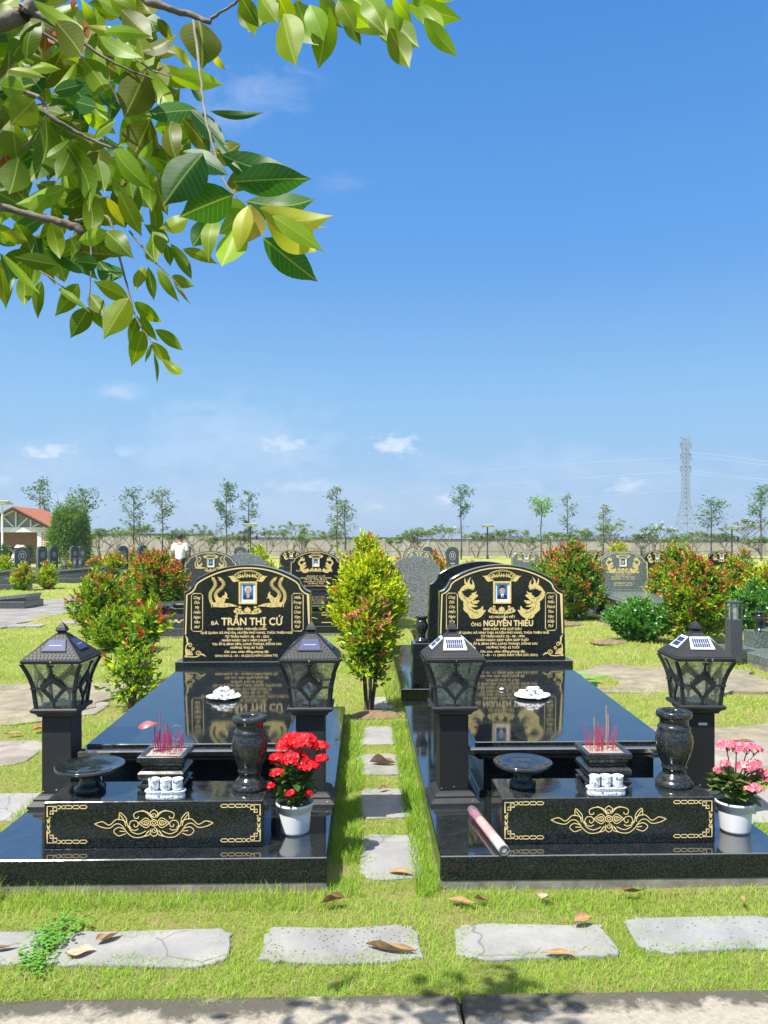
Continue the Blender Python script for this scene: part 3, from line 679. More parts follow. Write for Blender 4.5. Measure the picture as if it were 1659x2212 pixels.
def tomb(label, cx, yf, mat=None, mat_face=None, facing=1, style='phoenix', lines=(), cols=None, portrait='woman', far=False, group=None, scale=1, dz=0, back=False, altar=True, pw=.554):
    g = mat or M['gran']; gf = mat_face or M['gran_face']
    t = thing('granite_tomb', label, 'tomb', (cx, yf, dz), 0 if facing > 0 else math.pi, group); t.scale = (scale,)*3
    hp = .143
    b = MB(); b.box(-.77, .77, 0, 3.03, .036, hp, 0, .004); polish(b.build('platform', [M['gran'] if g is M['gran'] else g], t), gf)
    b = MB(); b.box(-.768, .768, .004, 3.02, -.05, .0355); b.build('footing', M['concrete'], t)
    if altar:
        b = MB(); b.box(-.4825, .4825, .12, .406, hp+.0004, .35, 0, .003); al = polish(b.build('offering_block', [M['gran_d'] if g is M['gran'] else g], t), gf)
        if not far: altar_deco(al, .12, hp)
        else:
            D = Deco(.1188); D.stroke([(-.2, .25), (-.1, .27), (-.05, .23), (0, .27)], [.006, .012, .02, .03], mirror=0)
            for z_ in (.19, .31): D.stroke([(-.43, z_), (-.27, z_)], .012, 0, False, mirror=0)
            D.b.build('gilded_ornament', M['goldline'], al)
    b = MB(); b.box(-.46, .46, .80, 2.74, hp+.0004, .38); b.box(-.485, .485, .775, 2.742, hp+.0006, .175, 0, .004); b.build('chest', gf if g is M['gran'] else g, t)
    s = .036; zf = .4445
    c = MB(); zz = lambda y: zf+(y-.73)*s
    prof = [(-.03, -.100), (-.012, -.088), (.0, -.075), (.026, -.06), (.034, -.055), (.034, -.034), (.028, -.028), (.006, -.021), (-.004, -.0175)]
    def ring(i, d): return [(-.515-i, .73-i, zz(.73)+d), (.515+i, .73-i, zz(.73)+d), (.515+i, 2.745, zz(2.745)+d), (-.515-i, 2.745, zz(2.745)+d)]
    c.rings([ring(i, d) for i, d in prof], 0, False); c.build('cornice', g, t)
    polish(slab_mesh(.515, .73, 2.747, zf, s, .017).build('cover_slab', [g], t), gf)
    b = MB(); b.box(-pw, pw, 2.75, 3.0, hp+.0004, .557, 0, .003); polish(b.build('plinth', g, t), gf)
    headstone(t, 1.03, .765, .09, gf, 2.83, .5575, style, lines, None, cols, portrait, back)
    return t
TL = tomb('black granite tomb with paired gilded phoenixes and a white-haired portrait', -.935, 3.31, style='phoenix', lines=L1, cols=CW1, portrait='woman', group='polished tombs in the front row')
TR = tomb('black granite tomb with paired gilded dragons and a portrait in dark suit', 1.094, 3.31, style='dragon', lines=L2, cols=CW2, portrait='man', group='polished tombs in the front row')
HP = .1432; AT = .3502
def GZ(y): return .4445+(y-4.04)*.036      # top of the cover slab at world y

# ---------------- offerings ----------------
def dish(label, x, y, z, r):
    t = thing('stone_fruit_dish', label, 'dish', (x, y, z), 0, 'stone dishes on the offering blocks'); k = r/.155
    b = MB(); b.lathe([(.066*k, 0), (.070*k, .006), (.070*k, .022), (.052*k, .032), (.044*k, .055), (.05*k, .075)], 40); b.build('foot', M['gran_carved'], t)
    b = MB(); b.lathe([(.05*k, .0752), (.10*k, .084), (.145*k, .103), (.154*k, .112), (.155*k, .120), (.150*k, .122), (.10*k, .104), (.06*k, .0975), (.045*k, .097), (.04*k, .094), (.001, .094)], 56, cap=False); b.build('bowl', M['gran_d'], t)
dish('wide black stone dish on the left end of the block at the phoenix tomb', X(194, 3.58), 3.585, AT, .155)
dish('smaller black stone dish on the left end of the block at the dragon tomb', X(1128, 3.6), 3.59, AT, .137)
def vase(label, x, y, z, s=1, mat=None, group='stone vases on the offering blocks'):
    t = thing('stone_vase', label, 'vase', (x, y, z), 0, group); t.scale = (s,)*3; m = mat or M['gran_carved']
    b = MB(); b.lathe([(.080, 0), (.083, .008), (.081, .018), (.074, .026), (.068, .034), (.066, .042), (.056, .050), (.050, .058)], 48); b.build('base', m, t)
    b = MB(); b.lathe([(.050, .0583), (.049, .075), (.056, .082), (.056, .088), (.051, .093), (.058, .11), (.070, .14), (.079, .17), (.083, .20), (.081, .225), (.075, .245), (.069, .255), (.073, .262), (.073, .268), (.066, .274), (.062, .285), (.063, .300), (.068, .309)], 48, cap=False); b.build('body', m, t)
    b = MB(); b.lathe([(.068, .3093), (.077, .312), (.079, .322), (.078, .334), (.074, .338), (.042, .338), (.038, .330), (.036, .27), (.001, .27)], 48, cap=False); b.build('lip', m, t)
    return t
vase('black stone vase behind the pot of red flowers', X(539.5, 3.6), 3.60, AT, 1.0)
vase('black stone vase close to the pot of pink flowers', X(1456, 3.6), 3.60, AT, 1.04)
def burner(label, x, y, z, s=1, hexa=False, group='square incense burners'):
    t = thing('incense_burner', label, 'incense burner', (x, y, z), 0, group); t.scale = (s,)*3
    b = MB()
    for sx_ in (-1, 1):
        for sy_ in (-1, 1): b.box(sx_*.085-.018, sx_*.085+.018, sy_*.085-.018, sy_*.085+.018, 0, .022)
    build_split(b, 'foot', M['gran_carved'], t, lambda x, y: (x < 0, y < 0))
    b = MB(); b.sqlathe([(.085, .022), (.098, .030), (.104, .045), (.086, .052), (.084, .060), (.096, .068), (.103, .082), (.103, .098), (.094, .108), (.082, .114), (.082, .125), (.088, .132), (.092, .145), (.092, .150)]); b.build('body', M['gran_carved'], t)
    b = MB()
    for (x0, x1, y0, y1) in ((-.106, .106, -.106, -.084), (-.106, .106, .084, .106), (-.106, -.084, -.0838, .0838), (.084, .106, -.0838, .0838)): b.box(x0, x1, y0, y1, .1503, .176, 0, .003)
    b.build('rim', M['gran_carved'], t)
    b = MB(); n = 10; vs = []; rr = random.Random(3)
    for i in range(n+1):
        for j in range(n+1):
            e = min(i, j, n-i, n-j); vs.append((-.0838+.1676*i/n, -.0838+.1676*j/n, .166+min(e, 3)*.003+rr.uniform(-.002, .002)))
    b.add(vs, [(i*(n+1)+j, (i+1)*(n+1)+j, (i+1)*(n+1)+j+1, i*(n+1)+j+1) for i in range(n) for j in range(n)], 0, True); b.build('ash', M['ash'], t)
burner('square stone incense burner at the phoenix tomb, holding a faded leaf-shaped flower', X(356, 3.6)+.005, 3.605, AT)
burner('square stone incense burner at the dragon tomb, holding two tall tan sticks', X(1303, 3.6), 3.605, AT)
rng = random.Random(7)
def sticks(cx, cy, n, lab, grp, cols_, lean, hmin=.06, hmax=.13):
    protos = {}
    for i in range(n):
        px_, py_ = cx+rng.uniform(-.062, .062), cy+rng.uniform(-.05, .05); hgt = rng.uniform(hmin, hmax)
        mk = rng.choice(cols_)
        if mk not in protos:
            b = MB(); b.tube([(0, 0, -.012), (0, 0, .9), (0, 0, 1.0)], [.0013, .0013, .0011], 5); o = b.build('incense_stick', M[mk]); protos[mk] = o
        else:
            o = protos[mk].copy(); sc.collection.objects.link(o)
        o.scale = (1, 1, hgt); o.location = (px_, py_, AT+.172)
        o.rotation_euler = (rng.uniform(-.10, .10), (px_-cx)*1.6+rng.uniform(-.07, .07)+lean, 0)
        tag(o, lab, 'incense stick', grp)
sticks(X(362, 3.6), 3.60, 46, 'short burnt magenta incense stick standing in the burner at the phoenix tomb', 'incense sticks at the left tomb', ['stick_pink', 'stick_pink', 'stick_red'], 0)
sticks(X(1297, 3.6), 3.60, 40, 'short burnt red incense stick standing in the burner at the dragon tomb', 'incense sticks at the right tomb', ['stick_red', 'stick_red', 'stick_pink'], 0, .055, .13)
for (u, h_, l_, m_) in ((1309, .205, 'tallest tan incense stick at the burner of the dragon tomb', 'stick_tan'), (1313, .165, 'second tall tan incense stick, just right of the tallest one', 'stick_tan'), (1283, .15, 'tall thin tan incense stick left of the two tallest ones', 'stick_tan'), (345, .19, 'tall dark red incense stick beside the faded leaf-shaped flower', 'stick_red')):
    b = MB(); b.tube([(0, 0, -.01), (.002, 0, h_*.5), (.001, 0, h_)], [.0022, .0022, .0018], 6); tag(b.build('incense_stick', M[m_], None, (X(u, 3.6), 3.6, AT+.172)), l_, 'incense stick', 'tall incense sticks')
# faded flower bract and wire ring on the left burner
b = MB(); vs = []; fs = []
for i in range(9):
    t_ = i/8; wd = .026*math.sin(math.pi*min(1, t_*1.05)**.7)+.001
    for j in range(5): q = (j-2)/2; vs.append((-.046+.092*t_, q*wd*1.0, .012*math.sin(math.pi*t_)+.004*(1-q*q)-abs(q)*.004))
fs = [(i*5+j, (i+1)*5+j, (i+1)*5+j+1, i*5+j+1) for i in range(8) for j in range(4)]
b.add(vs, fs, 0, True); fl = thing('anthurium_flower', 'faded red leaf-shaped flower leaning left over the burner', 'flower', (X(330, 3.58)-.02, 3.58, AT+.30))
o = b.build('petal', plain('faded_bract', (.36, .10, .10), .4, 0, .3, 40), fl); o.rotation_euler = (.45, -.15, .1)
b = MB(); b.tube([(.03, 0, .0), (.045, .004, -.06), (.06, .01, -.13)], .0016, 6); b.build('stem', M['stick_pink'], fl)
b = MB(); b.tube([(.030*math.cos(a*math.pi/12), 0, .034*math.sin(a*math.pi/12)) for a in range(25)], .0012, 6, cap=False); b.tube([(0, 0, -.034), (-.004, 0, -.085)], .0012, 6)
tag(b.build('wire_ring', M['steel'], None, (X(381, 3.6), 3.6, AT+.262)), 'thin silver wire ring standing up among the incense sticks', 'wire ring')
def cupset(x, y, where):
    t = thing('cup_tray', 'blue and white porcelain cup tray on the block '+where, 'tray', (x, y, AT), 0, 'porcelain cup trays')
    b = MB(); n = 36
    def sup(a, bb, z): return [(math.copysign(abs(math.cos(2*math.pi*i/n))**.5, math.cos(2*math.pi*i/n))*a, math.copysign(abs(math.sin(2*math.pi*i/n))**.7, math.sin(2*math.pi*i/n))*bb, z) for i in range(n)]
    b.rings([sup(.084, .024, 0), sup(.088, .027, .004), sup(.087, .026, .018), sup(.084, .024, .026), sup(.092, .030, .036), sup(.091, .030, .040), sup(.084, .024, .0375)]); b.build('stand', M['porc'], t)
    for k, wd in ((-1, 'left'), (0, 'middle'), (1, 'right')):
        b = MB(); b.lathe([(.016, 0), (.020, .002), (.024, .012), (.0235, .03), (.025, .046), (.0262, .050), (.0245, .050), (.0225, .03), (.02, .010), (.001, .008)], 28, cap=False)
        tag(b.build('porcelain_cup', M['porc'], None, (x+k*.052, y+rng.uniform(-.003, .003), AT+.0395), k*.9), f'small blue and white cup, the {wd} one on the tray {where}', 'cup', 'porcelain offering cups')
cupset(X(357, 3.46), 3.465, 'at the phoenix tomb'); cupset(X(1310, 3.46), 3.465, 'at the dragon tomb')
def pebbles(cx, cy, n, where, seed):
    r = random.Random(seed); z0 = GZ(cy)
    b = MB(); b.lathe([(.04, .001), (.07, .004), (.104, .012), (.112, .017), (.108, .018), (.07, .009), (.001, .006)], 40, cap=False)
    o = b.build('white_saucer', M['white'], None, (cx, cy, z0+.001)); o.scale = (1, .8, 1); o.rotation_euler.x = .036; tag(o, 'thin white saucer under the pebbles '+where, 'saucer', 'saucers of pebbles')
    protos = []
    for k in range(5):
        b = MB(); b.ell((0, 0, 0), (1, .8, .62), 10, 7, 0, None, .06, r); protos.append(b)
    first = {}
    for i in range(n):
        lay = 0 if i < n*.55 else (1 if i < n*.85 else 2); rad = (.106, .072, .035)[lay]; a = r.uniform(0, 6.28); q = rad*math.sqrt(r.random()); k = r.randrange(5)
        if k in first: o = first[k].copy(); sc.collection.objects.link(o)
        else: o = protos[k].build('white_pebble', M['pebble']); first[k] = o
        s_ = r.uniform(.017, .0245); o.scale = (s_, s_, s_); o.rotation_euler = (r.uniform(-.5, .5), r.uniform(-.5, .5), r.uniform(0, 6))
        o.location = (cx+q*math.cos(a), cy+q*math.sin(a)*.8, z0+.018+lay*.021+r.uniform(-.002, .003)); tag(o, 'smooth white pebble in the heap '+where, 'pebble', 'white pebbles '+where)
pebbles(-.925+.005, 5.02, 42, 'below the big phoenix tomb name', 1); pebbles(1.087, 5.0, 46, 'beside the dragon tomb reflection', 2)
o = MB(); o.ell((0, 0, 0), (.016, .012, .009)); tag(o.build('stray_pebble', M['pebble'], None, (.93, 5.22, GZ(5.22)+.008)), 'single white pebble lying apart from the heap on the right slab', 'pebble')
# incense packet
p0, p1 = Vector((X(1021, 3.80), 3.80, HP+.0225)), Vector((X(1089, 3.31), 3.31, HP+.0225)); dv = (p1-p0); L_ = dv.length; dn = dv/L_
pk = thing('incense_packet', 'clear packet of pink incense sticks lying at the left front of the dragon tomb', 'incense packet', tuple(p0), 0)
pk.scale = (.95, 1, .95); pk.rotation_euler = dn.to_track_quat('Y', 'Z').to_euler()
b = MB(); rr = random.Random(5)
for i in range(40):
    a = rr.uniform(0, 6.28); q = .017*math.sqrt(rr.random()); b.tube([(q*math.cos(a)*1.25, .0+rr.uniform(0, .03), q*math.sin(a)), (q*math.cos(a), .17, q*math.sin(a))], .0012, 5)
b.build('stick_ends', M['stick_pink'], pk)
b = MB(); b.rings([[(r_*math.cos(2*math.pi*i/20), y_, r_*math.sin(2*math.pi*i/20)*.92) for i in range(20)] for y_, r_ in ((.13, .022), (.2, .0235), (.36, .0245))]); b.build('paper_wrap', M['pack'], pk)
b = MB(); b.rings([[(r_*math.cos(2*math.pi*i/20), y_, r_*math.sin(2*math.pi*i/20)*.92) for i in range(20)] for y_, r_ in ((.3602, .0249), (.46, .0252), (.50, .025), (L_-.02, .022), (L_, .012))]); b.build('printed_band', M['packgrey'], pk)
b = MB(); rr = random.Random(9); b.rings([[(r_*rr.uniform(.93, 1.07)*math.cos(2*math.pi*i/20), y_, r_*.92*rr.uniform(.93, 1.03)*math.sin(2*math.pi*i/20)) for i in range(20)] for y_, r_ in ((-.02, .024), (.0, .0268), (.12, .0262), (.25, .0265), (.40, .0272), (L_-.04, .0272), (L_+.004, .018))], 0, True, False); b.build('plastic_sleeve', M['film'], pk)

# ---------------- potted flowers ----------------
def tinted(name, V, Fc, T, mat, parent=None, loc=None, smooth=False, uv=None):
    """V (n,3) verts, Fc list/array of faces of equal size, T per-vertex colour (n,3)"""
    V = np.asarray(V, np.float32); Fc = np.asarray(Fc, np.int32); k = Fc.shape[1]; nf = len(Fc)
    me = bpy.data.meshes.new(name); me.vertices.add(len(V)); me.vertices.foreach_set('co', V.ravel())
    me.loops.add(nf*k); me.loops.foreach_set('vertex_index', Fc.ravel()); me.polygons.add(nf)
    me.polygons.foreach_set('loop_start', np.arange(0, nf*k, k, dtype=np.int32)); me.polygons.foreach_set('loop_total', np.full(nf, k, np.int32))
    me.polygons.foreach_set('use_smooth', np.full(nf, smooth)); me.update(calc_edges=True)
    T = np.asarray(T, np.float32); a = me.color_attributes.new('tint', 'FLOAT_COLOR', 'POINT'); a.data.foreach_set('color', np.hstack([T, np.ones((len(T), 1), np.float32)]).ravel().astype(np.float32))
    if uv is not None:
        l = me.uv_layers.new(name='uv'); l.data.foreach_set('uv', np.asarray(uv, np.float32)[Fc.ravel()].ravel())
    me.materials.append(mat); o = bpy.data.objects.new(name, me); sc.collection.objects.link(o)
    if parent: o.parent = parent
    if loc: o.location = loc
    return o
def unit(a): return a/np.maximum(np.linalg.norm(a, axis=1, keepdims=True), 1e-9)
def leaf_cloud(P, Dr, Nr, Ln, Wd, C, fold=.25):
    """folded 6-vertex leaves. P base, Dr direction, Nr approx normal"""
    Dr = unit(Dr); S = unit(np.cross(Dr, Nr)); Nn = np.cross(S, Dr); n = len(P); Ln = Ln[:, None]; Wd = Wd[:, None]
    V = np.empty((n, 6, 3)); V[:, 0] = P; V[:, 3] = P+Dr*Ln-Nn*Ln*.12
    for k, (t, s_) in zip((1, 2, 5, 4), ((.30, 1), (.68, .8), (.30, -1), (.68, -.8))):
        V[:, k] = P+Dr*Ln*t+S*Wd*.5*s_+Nn*(Wd*fold*abs(s_)-Ln*.05*t)
    b = (np.arange(n)*6)[:, None]
    Q = np.concatenate([b+np.array([[0, 1, 2, 3]]), b+np.array([[0, 3, 4, 5]])])
    return V.reshape(-1, 3), Q, np.repeat(C, 6, 0)
def pot(label, x, y, flower, pal, seed, wide, hgt, leafcol, leafsize, nl, name):
    r = np.random.default_rng(seed); t = thing(name, label, 'potted plant', (x, y, HP), 0, 'potted flowers on the platforms')
    b = MB(); n = 48
    prof = [(.060, 0), (.066, .004), (.067, .012), (.074, .095), (.0745, .102), (.080, .104), (.083, .128), (.0885, .130), (.090, .136), (.088, .142), (.084, .142), (.080, .125), (.001, .118)]
    b.lathe(prof, n, cap=False)
    for k in range(6): pass
    b.build('pot', M['white'], t)
    b = MB(); b.lathe([(.0795, .126), (.04, .130), (.001, .131)], 24, cap=False); b.build('soil', M['soil'], t)
    # heads
    heads = flower; st = MB(); rr = random.Random(seed)
    for (hx, hy, hz, hr) in heads:
        st.tube([(hx*.15, hy*.15, .125), (hx*.5, hy*.5, .125+(hz-.125)*.6), (hx, hy, hz-.01)], [.004, .0032, .002], 6)
        for k in range(5):
            a = rr.uniform(0, 6.28); st.tube([(hx*.9, hy*.9, hz-.035), (hx+math.cos(a)*hr*.7, hy+math.sin(a)*hr*.7, hz+.0)], .0013, 5)
    st.build('stems', plain('green_stem', (.10, .17, .03), .5), t)
    # leaves
    n = nl; a = r.uniform(0, 6.283, n); q = r.uniform(0, 1, n)**.6; z = r.uniform(.16, hgt*.62, n)
    P = np.stack([np.cos(a)*q*wide*.4, np.sin(a)*q*wide*.4, z], 1)
    D = np.stack([np.cos(a), np.sin(a), r.uniform(-.05, 1.0, n)], 1)+r.normal(0, .3, (n, 3)); Nn = np.stack([np.zeros(n), np.zeros(n), np.ones(n)], 1)+r.normal(0, .3, (n, 3))
    low = r.random(n) < .10; P[low, 2] = r.uniform(.15, .18, low.sum()); D[low, 2] = r.uniform(.1, .5, low.sum())
    C = np.array(leafcol)[r.integers(0, len(leafcol), n)]*r.uniform(.75, 1.25, (n, 1))
    V, Q, T = leaf_cloud(P, D, Nn, r.uniform(.7, 1.3, n)*leafsize, r.uniform(.7, 1.2, n)*leafsize*.62, C, .12)
    tinted('leaves', V, Q, T, M['leaf'], t, smooth=True)
    # florets: four petals each
    PP, DD, NN, CC = [], [], [], []
    for (hx, hy, hz, hr) in heads:
        m = int(110*(hr/.05)**2)+10
        v = r.normal(0, 1, (m, 3)); v /= np.linalg.norm(v, axis=1, keepdims=True); v[:, 2] = np.abs(v[:, 2])*.9-.15
        c = np.array([hx, hy, hz])+v*np.array([hr, hr, hr*.6])*r.uniform(.7, 1.08, (m, 1)); nn = unit(v+np.array([0, -.25, .35]))
        tt = unit(np.cross(nn, r.normal(0, 1, (m, 3)))); bb = np.cross(nn, tt); col = np.array(pal)[r.integers(0, len(pal), m)]*r.uniform(.7, 1.2, (m, 1))
        for k in range(4):
            d = tt*math.cos(k*math.pi/2)+bb*math.sin(k*math.pi/2)
            PP.append(c); DD.append(d+nn*.25); NN.append(nn); CC.append(col)
    P = np.concatenate(PP); n = len(P)
    V, Q, T = leaf_cloud(P, np.concatenate(DD), np.concatenate(NN), r.uniform(.0105, .015, n), r.uniform(.009, .012, n), np.concatenate(CC), .05)
    tinted('blossoms', V, Q, T, M['leaf'], t)
    return t
s3 = 3.6/F
def hd(u, v, r_, cu, yo): return ((u-cu)*s3, yo, 1.5-(v-1170)*s3-HP, r_*s3)
RH = [hd(655, 1600, 34, 637, -.01), hd(618, 1612, 24, 637, .02), hd(690, 1612, 20, 637, .0), hd(600, 1632, 17, 637, -.02), hd(640, 1632, 30, 637, -.05), hd(668, 1645, 24, 637, -.06), hd(604, 1662, 17, 637, -.05), hd(695, 1632, 14, 637, -.04), hd(587, 1692, 8, 637, -.03), hd(632, 1700, 11, 637, -.08), hd(668, 1704, 9, 637, -.06), hd(632, 1600, 26, 637, .03), hd(598, 1645, 14, 637, .01)]
pot('white plastic pot of tall red flowers beside the left tomb block', X(637, 3.6), 3.61, RH, [(.80, .010, .02), (.66, .006, .02), (.90, .04, .04)], 4, .17, .50, [(.05, .12, .025), (.07, .16, .03), (.16, .26, .05)],   .055, 200, 'red_flower_pot')
PH = [hd(1565, 1610, 20, 1587, -.01), hd(1590, 1615, 22, 1587, .0), hd(1612, 1616, 20, 1587, -.01), hd(1632, 1620, 13, 1587, .0), hd(1600, 1652, 20, 1587, -.05), hd(1620, 1646, 14, 1587, -.04), hd(1556, 1645, 11, 1587, -.04), hd(1645, 1668, 14, 1587, -.02), hd(1608, 1692, 19, 1587, -.08), hd(1545, 1662, 9, 1587, -.02), hd(1655, 1680, 11, 1587, -.03)]
pot('white plastic pot of pale pink flowers right of the right tomb block', X(1588, 3.55)+.012, 3.575, PH, [(.85, .14, .28), (.90, .24, .36), (.72, .10, .22), (.72, .40, .30)], 8, .17, .42, [(.12, .20, .05), (.15, .25, .06), (.20, .24, .09)], .066, 150, 'pink_flower_pot')

# ---------------- solar pillar lamps ----------------
def solar_lamp(label, x, y, pale, seed, rz=0):
    t = thing('solar_pillar_lamp', label, 'lamp', (x, y, HP), rz, 'solar pillar lamps around the tombs'); bm = M['blackmetal']; pm = M['blackmetal'] if not pale else M['blackmetal2']
    b = MB(); b.sqlathe([(.128, 0), (.128, .014), (.124, .018), (.106, .034), (.106, .044), (.100, .050), (.090, .058), (.078, .064)]); b.build('base', bm, t)
    b = MB(); b.box(-.075, .075, -.075, .075, .0642, .456, 0, .003)
    b.build('post', pm, t)
    b = MB(); b.sqlathe([(.0755, .4562), (.090, .462), (.094, .472), (.100, .478), (.114, .486), (.118, .492), (.118, .500), (.113, .506)]); b.build('tray', bm, t)
    hw = lambda z: .103+.010*max(0, (z-.506)/.1)*1+.027*max(0, (z-.60)/.13)**1.8       # half width of the lantern at height z
    Z = [.506+.232*i/10 for i in range(11)]
    b = MB(); w_ = .012
    for sx_ in (-1, 1):
        for sy_ in (-1, 1):
            rs = []
            for z_ in Z:
                h = hw(z_); rs.append([(sx_*h-w_*(sx_ > 0)*1.4, sy_*h-w_*(sy_ > 0)*1.4, z_), (sx_*h+w_*(sx_ < 0)*1.4, sy_*h-w_*(sy_ > 0)*1.4, z_), (sx_*h+w_*(sx_ < 0)*1.4, sy_*h+w_*(sy_ < 0)*1.4, z_), (sx_*h-w_*(sx_ > 0)*1.4, sy_*h+w_*(sy_ < 0)*1.4, z_)])
            b.rings(rs, 0, False)
    build_split(b, 'corner_bar', bm, t, lambda x, y: (x < 0, y < 0))
    for k in range(4):
        Rm = Matrix.Rotation(k*math.pi/2, 4, 'Z')
        b = MB(); vs = []; fs = []
        for z_ in Z: h = hw(z_)-.008; vs += [(-h+.006, -h, z_), (h-.006, -h, z_)]
        b.add(vs, [(2*i, 2*i+1, 2*i+3, 2*i+2) for i in range(10)], 0, True, Rm); pane = b.build('glass_pane', M['glass'], t)
        b = MB(); sy = lambda z_: -hw(z_)+.002
        def bar(p, w1, w2, th=.006):
            # ribbon bar following the pane
            q = spline([(a, c) for a, c in p], 6) if len(p) > 2 else p; n = len(q); vs = []
            for i, (a, c) in enumerate(q):
                pa, pb = q[max(i-1, 0)], q[min(i+1, n-1)]; dx, dz = pb[0]-pa[0], pb[1]-pa[1]; l = math.hypot(dx, dz) or 1; ww = (w1+(w2-w1)*i/(n-1))/2; nx, nz = -dz/l*ww, dx/l*ww
                vs += [(a+nx, sy(c)-th, c+nz), (a-nx, sy(c)-th, c-nz), (a-nx, sy(c)+.002, c-nz), (a+nx, sy(c)+.002, c+nz)]
            fs = [(4*i+j, 4*i+4+j, 4*i+4+(j+1) % 4, 4*i+(j+1) % 4) for i in range(n-1) for j in range(4)]+[(3, 2, 1, 0), (4*n-4, 4*n-3, 4*n-2, 4*n-1)]
            b.add(vs, fs, 0, False, Rm)
        c0 = .608
        bar([(0, .735), (0, .69), (0, c0+.055)], .006, .020)
        for s_ in (-1, 1):
            bar([(0, c0+.052), (s_*.030, c0+.026), (s_*.058, c0)], .030, .020, .0075); bar([(s_*.012, c0-.048), (s_*.036, c0-.022), (s_*.056, c0+.002)], .018, .018, .0070)
            bar([(s_*.002, .545), (s_*.028, .575), (s_*.058, c0-.006)], .018, .010); bar([(s_*.056, c0), (s_*.09, c0+.002), (s_*.115, c0)], .014, .007, .0065)
            for i in range(6):
                f_ = i/5; a, c = .008+.050*f_, c0+.066-.052*f_; bar([(s_*a, c-.008), (s_*(a+.006), c+.012)], .012, .004, .005)
        bar([(0, .510), (0, .555)], .007, .014, .0078)
        for s_ in (-1, 1): bar([(s_*.008, .733), (s_*.012, .724)], .010, .010, .0081)
        b.build('lattice', bm, pane)
    b = MB(); b.lathe([(.045, .507), (.04, .514), (.02, .520), (.012, .535), (.001, .536)], 16, cap=False); b.build('light_unit', M['white'], t)
    b = MB(); e = .151; zt = .735
    b.sqlathe([(.124, zt), (.145, zt+.004), (e, zt+.008), (e+.002, zt+.020), (e-.004, zt+.024)]); b.build('eave', bm, t)
    b = MB(); n = 9; zb, za = zt+.0242, zt+.137
    rs = []
    for i in range(n):   # rows of tiles, each with a small step
        f0, f1 = i/n, (i+1)/n; rs += [(e-.006-(e-.03)*f0, zb+(za-zb)*f0+.0028), (e-.006-(e-.03)*f1+.0035, zb+(za-zb)*f1+.0022)]
    b.sqlathe([(e-.006, zb)]+rs)
    for k in range(4):
        Rm = Matrix.Rotation(k*math.pi/2, 4, 'Z')
        b.tube([(-e+.01, -e+.01, zb+.004), (-.026, -.026, za+.002)], [.0042, .003], 6, 0, Rm)
        for i in range(n):
            f = (i+.0)/n; h = e-.006-(e-.03)*f; z_ = zb+(za-zb)*f; m_ = max(2, int(2*h/.019))
            for j in range(m_):
                xx = -h+.006+(2*h-.012)*(j+.5)/m_; f2 = 1/n
                b.tube([(xx, -h+.0008, z_+.0035), (xx, -h+(e-.03)*f2, z_+(za-zb)*f2+.003)], .0026, 5, 0, Rm, False)
    b.build('roof', bm, t)
    b = MB(); b.sqlathe([(.028, za-.002), (.028, za+.006), (.020, za+.008), (.017, za+.014), (.022, za+.018), (.027, za+.024), (.021, za+.038), (.011, za+.054), (.001, za+.066)]); b.build('finial', bm, t)
    sl_ = (za-zb)/(e-.03); ang = math.atan(sl_)
    for k in range(4):
        # panel lies on the roof slope
        Rm = Matrix.Rotation(k*math.pi/2, 4, 'Z') @ Matrix.Translation((0, -e+.036+.0, zb+sl_*.030+.0105)) @ Matrix.Rotation(ang, 4, 'X')
        b = MB(); wb, wt, dp = (.062, .043, .080) if not pale else (.062, .050, .084)
        def trap(i, z0, z1, mi, sh=0): b.rings([[(-wb+i, sh, z_), (wb-i, sh, z_), (wt-i*.8, dp-sh, z_), (-wt+i*.8, dp-sh, z_)] for z_ in (z0, z1)], mi, False)
        trap(0, -.002, .002, 0)
        if pale:
            for i in range(8):
                for j in range(2):
                    x0 = -.044+.011*i+.001; b.box(x0, x0+.0088, .011+.031*j, .011+.031*j+.028, .002, .0032, 1)
        else:
            trap(.004, .0022, .003, 1, .004); b.box(-.032, .032, dp*.46, dp*.46+.0018, .003, .0036, 2)
        b.v = [tuple(Rm @ Vector(p)) for p in b.v]
        b.build('solar_panel', [M['white'], M['solar']] if pale else [M['blackmetal'], M['solar2'], M['white']], t)
    b = MB(); T2 = Matrix.Rotation(R(90), 4, 'X')
    for (xx, zz_, yy_) in ((0, zt+.014, -e-.002), (.0, .082, -.0752), (-.066, .075, -.0752), (.09, .024, -.117)): b.ell((xx, yy_, zz_), (.0035, .002, .0035), 8, 5)
    b.build('screws', M['steel'] if pale else M['gold'], t)
    return t
solar_lamp('black pillar lamp with dark blue solar panels at the left tomb, beside the wide dish', X(122, 3.985), 4.06, False, 1)
solar_lamp('black pillar lamp with dark blue solar panels standing behind the red flowers', X(670, 3.985), 4.06, False, 2)
solar_lamp('black pillar lamp with white-edged solar panels behind the incense packet', X(980, 3.985), 4.06, True, 3, R(2))
l4 = solar_lamp('black pillar lamp with white-edged solar panels behind the pink flowers', X(1515, 3.985), 4.06, True, 4, R(-4))
b = MB(); b.box(-.01, .035, -.0762, -.0754, .395, .409); b.build('sticker', M['label_white'], l4)
b = MB(); b.box(.03, .036, -.1565, -.1535, .742, .758); b.build('clip', M['steel'], l4)


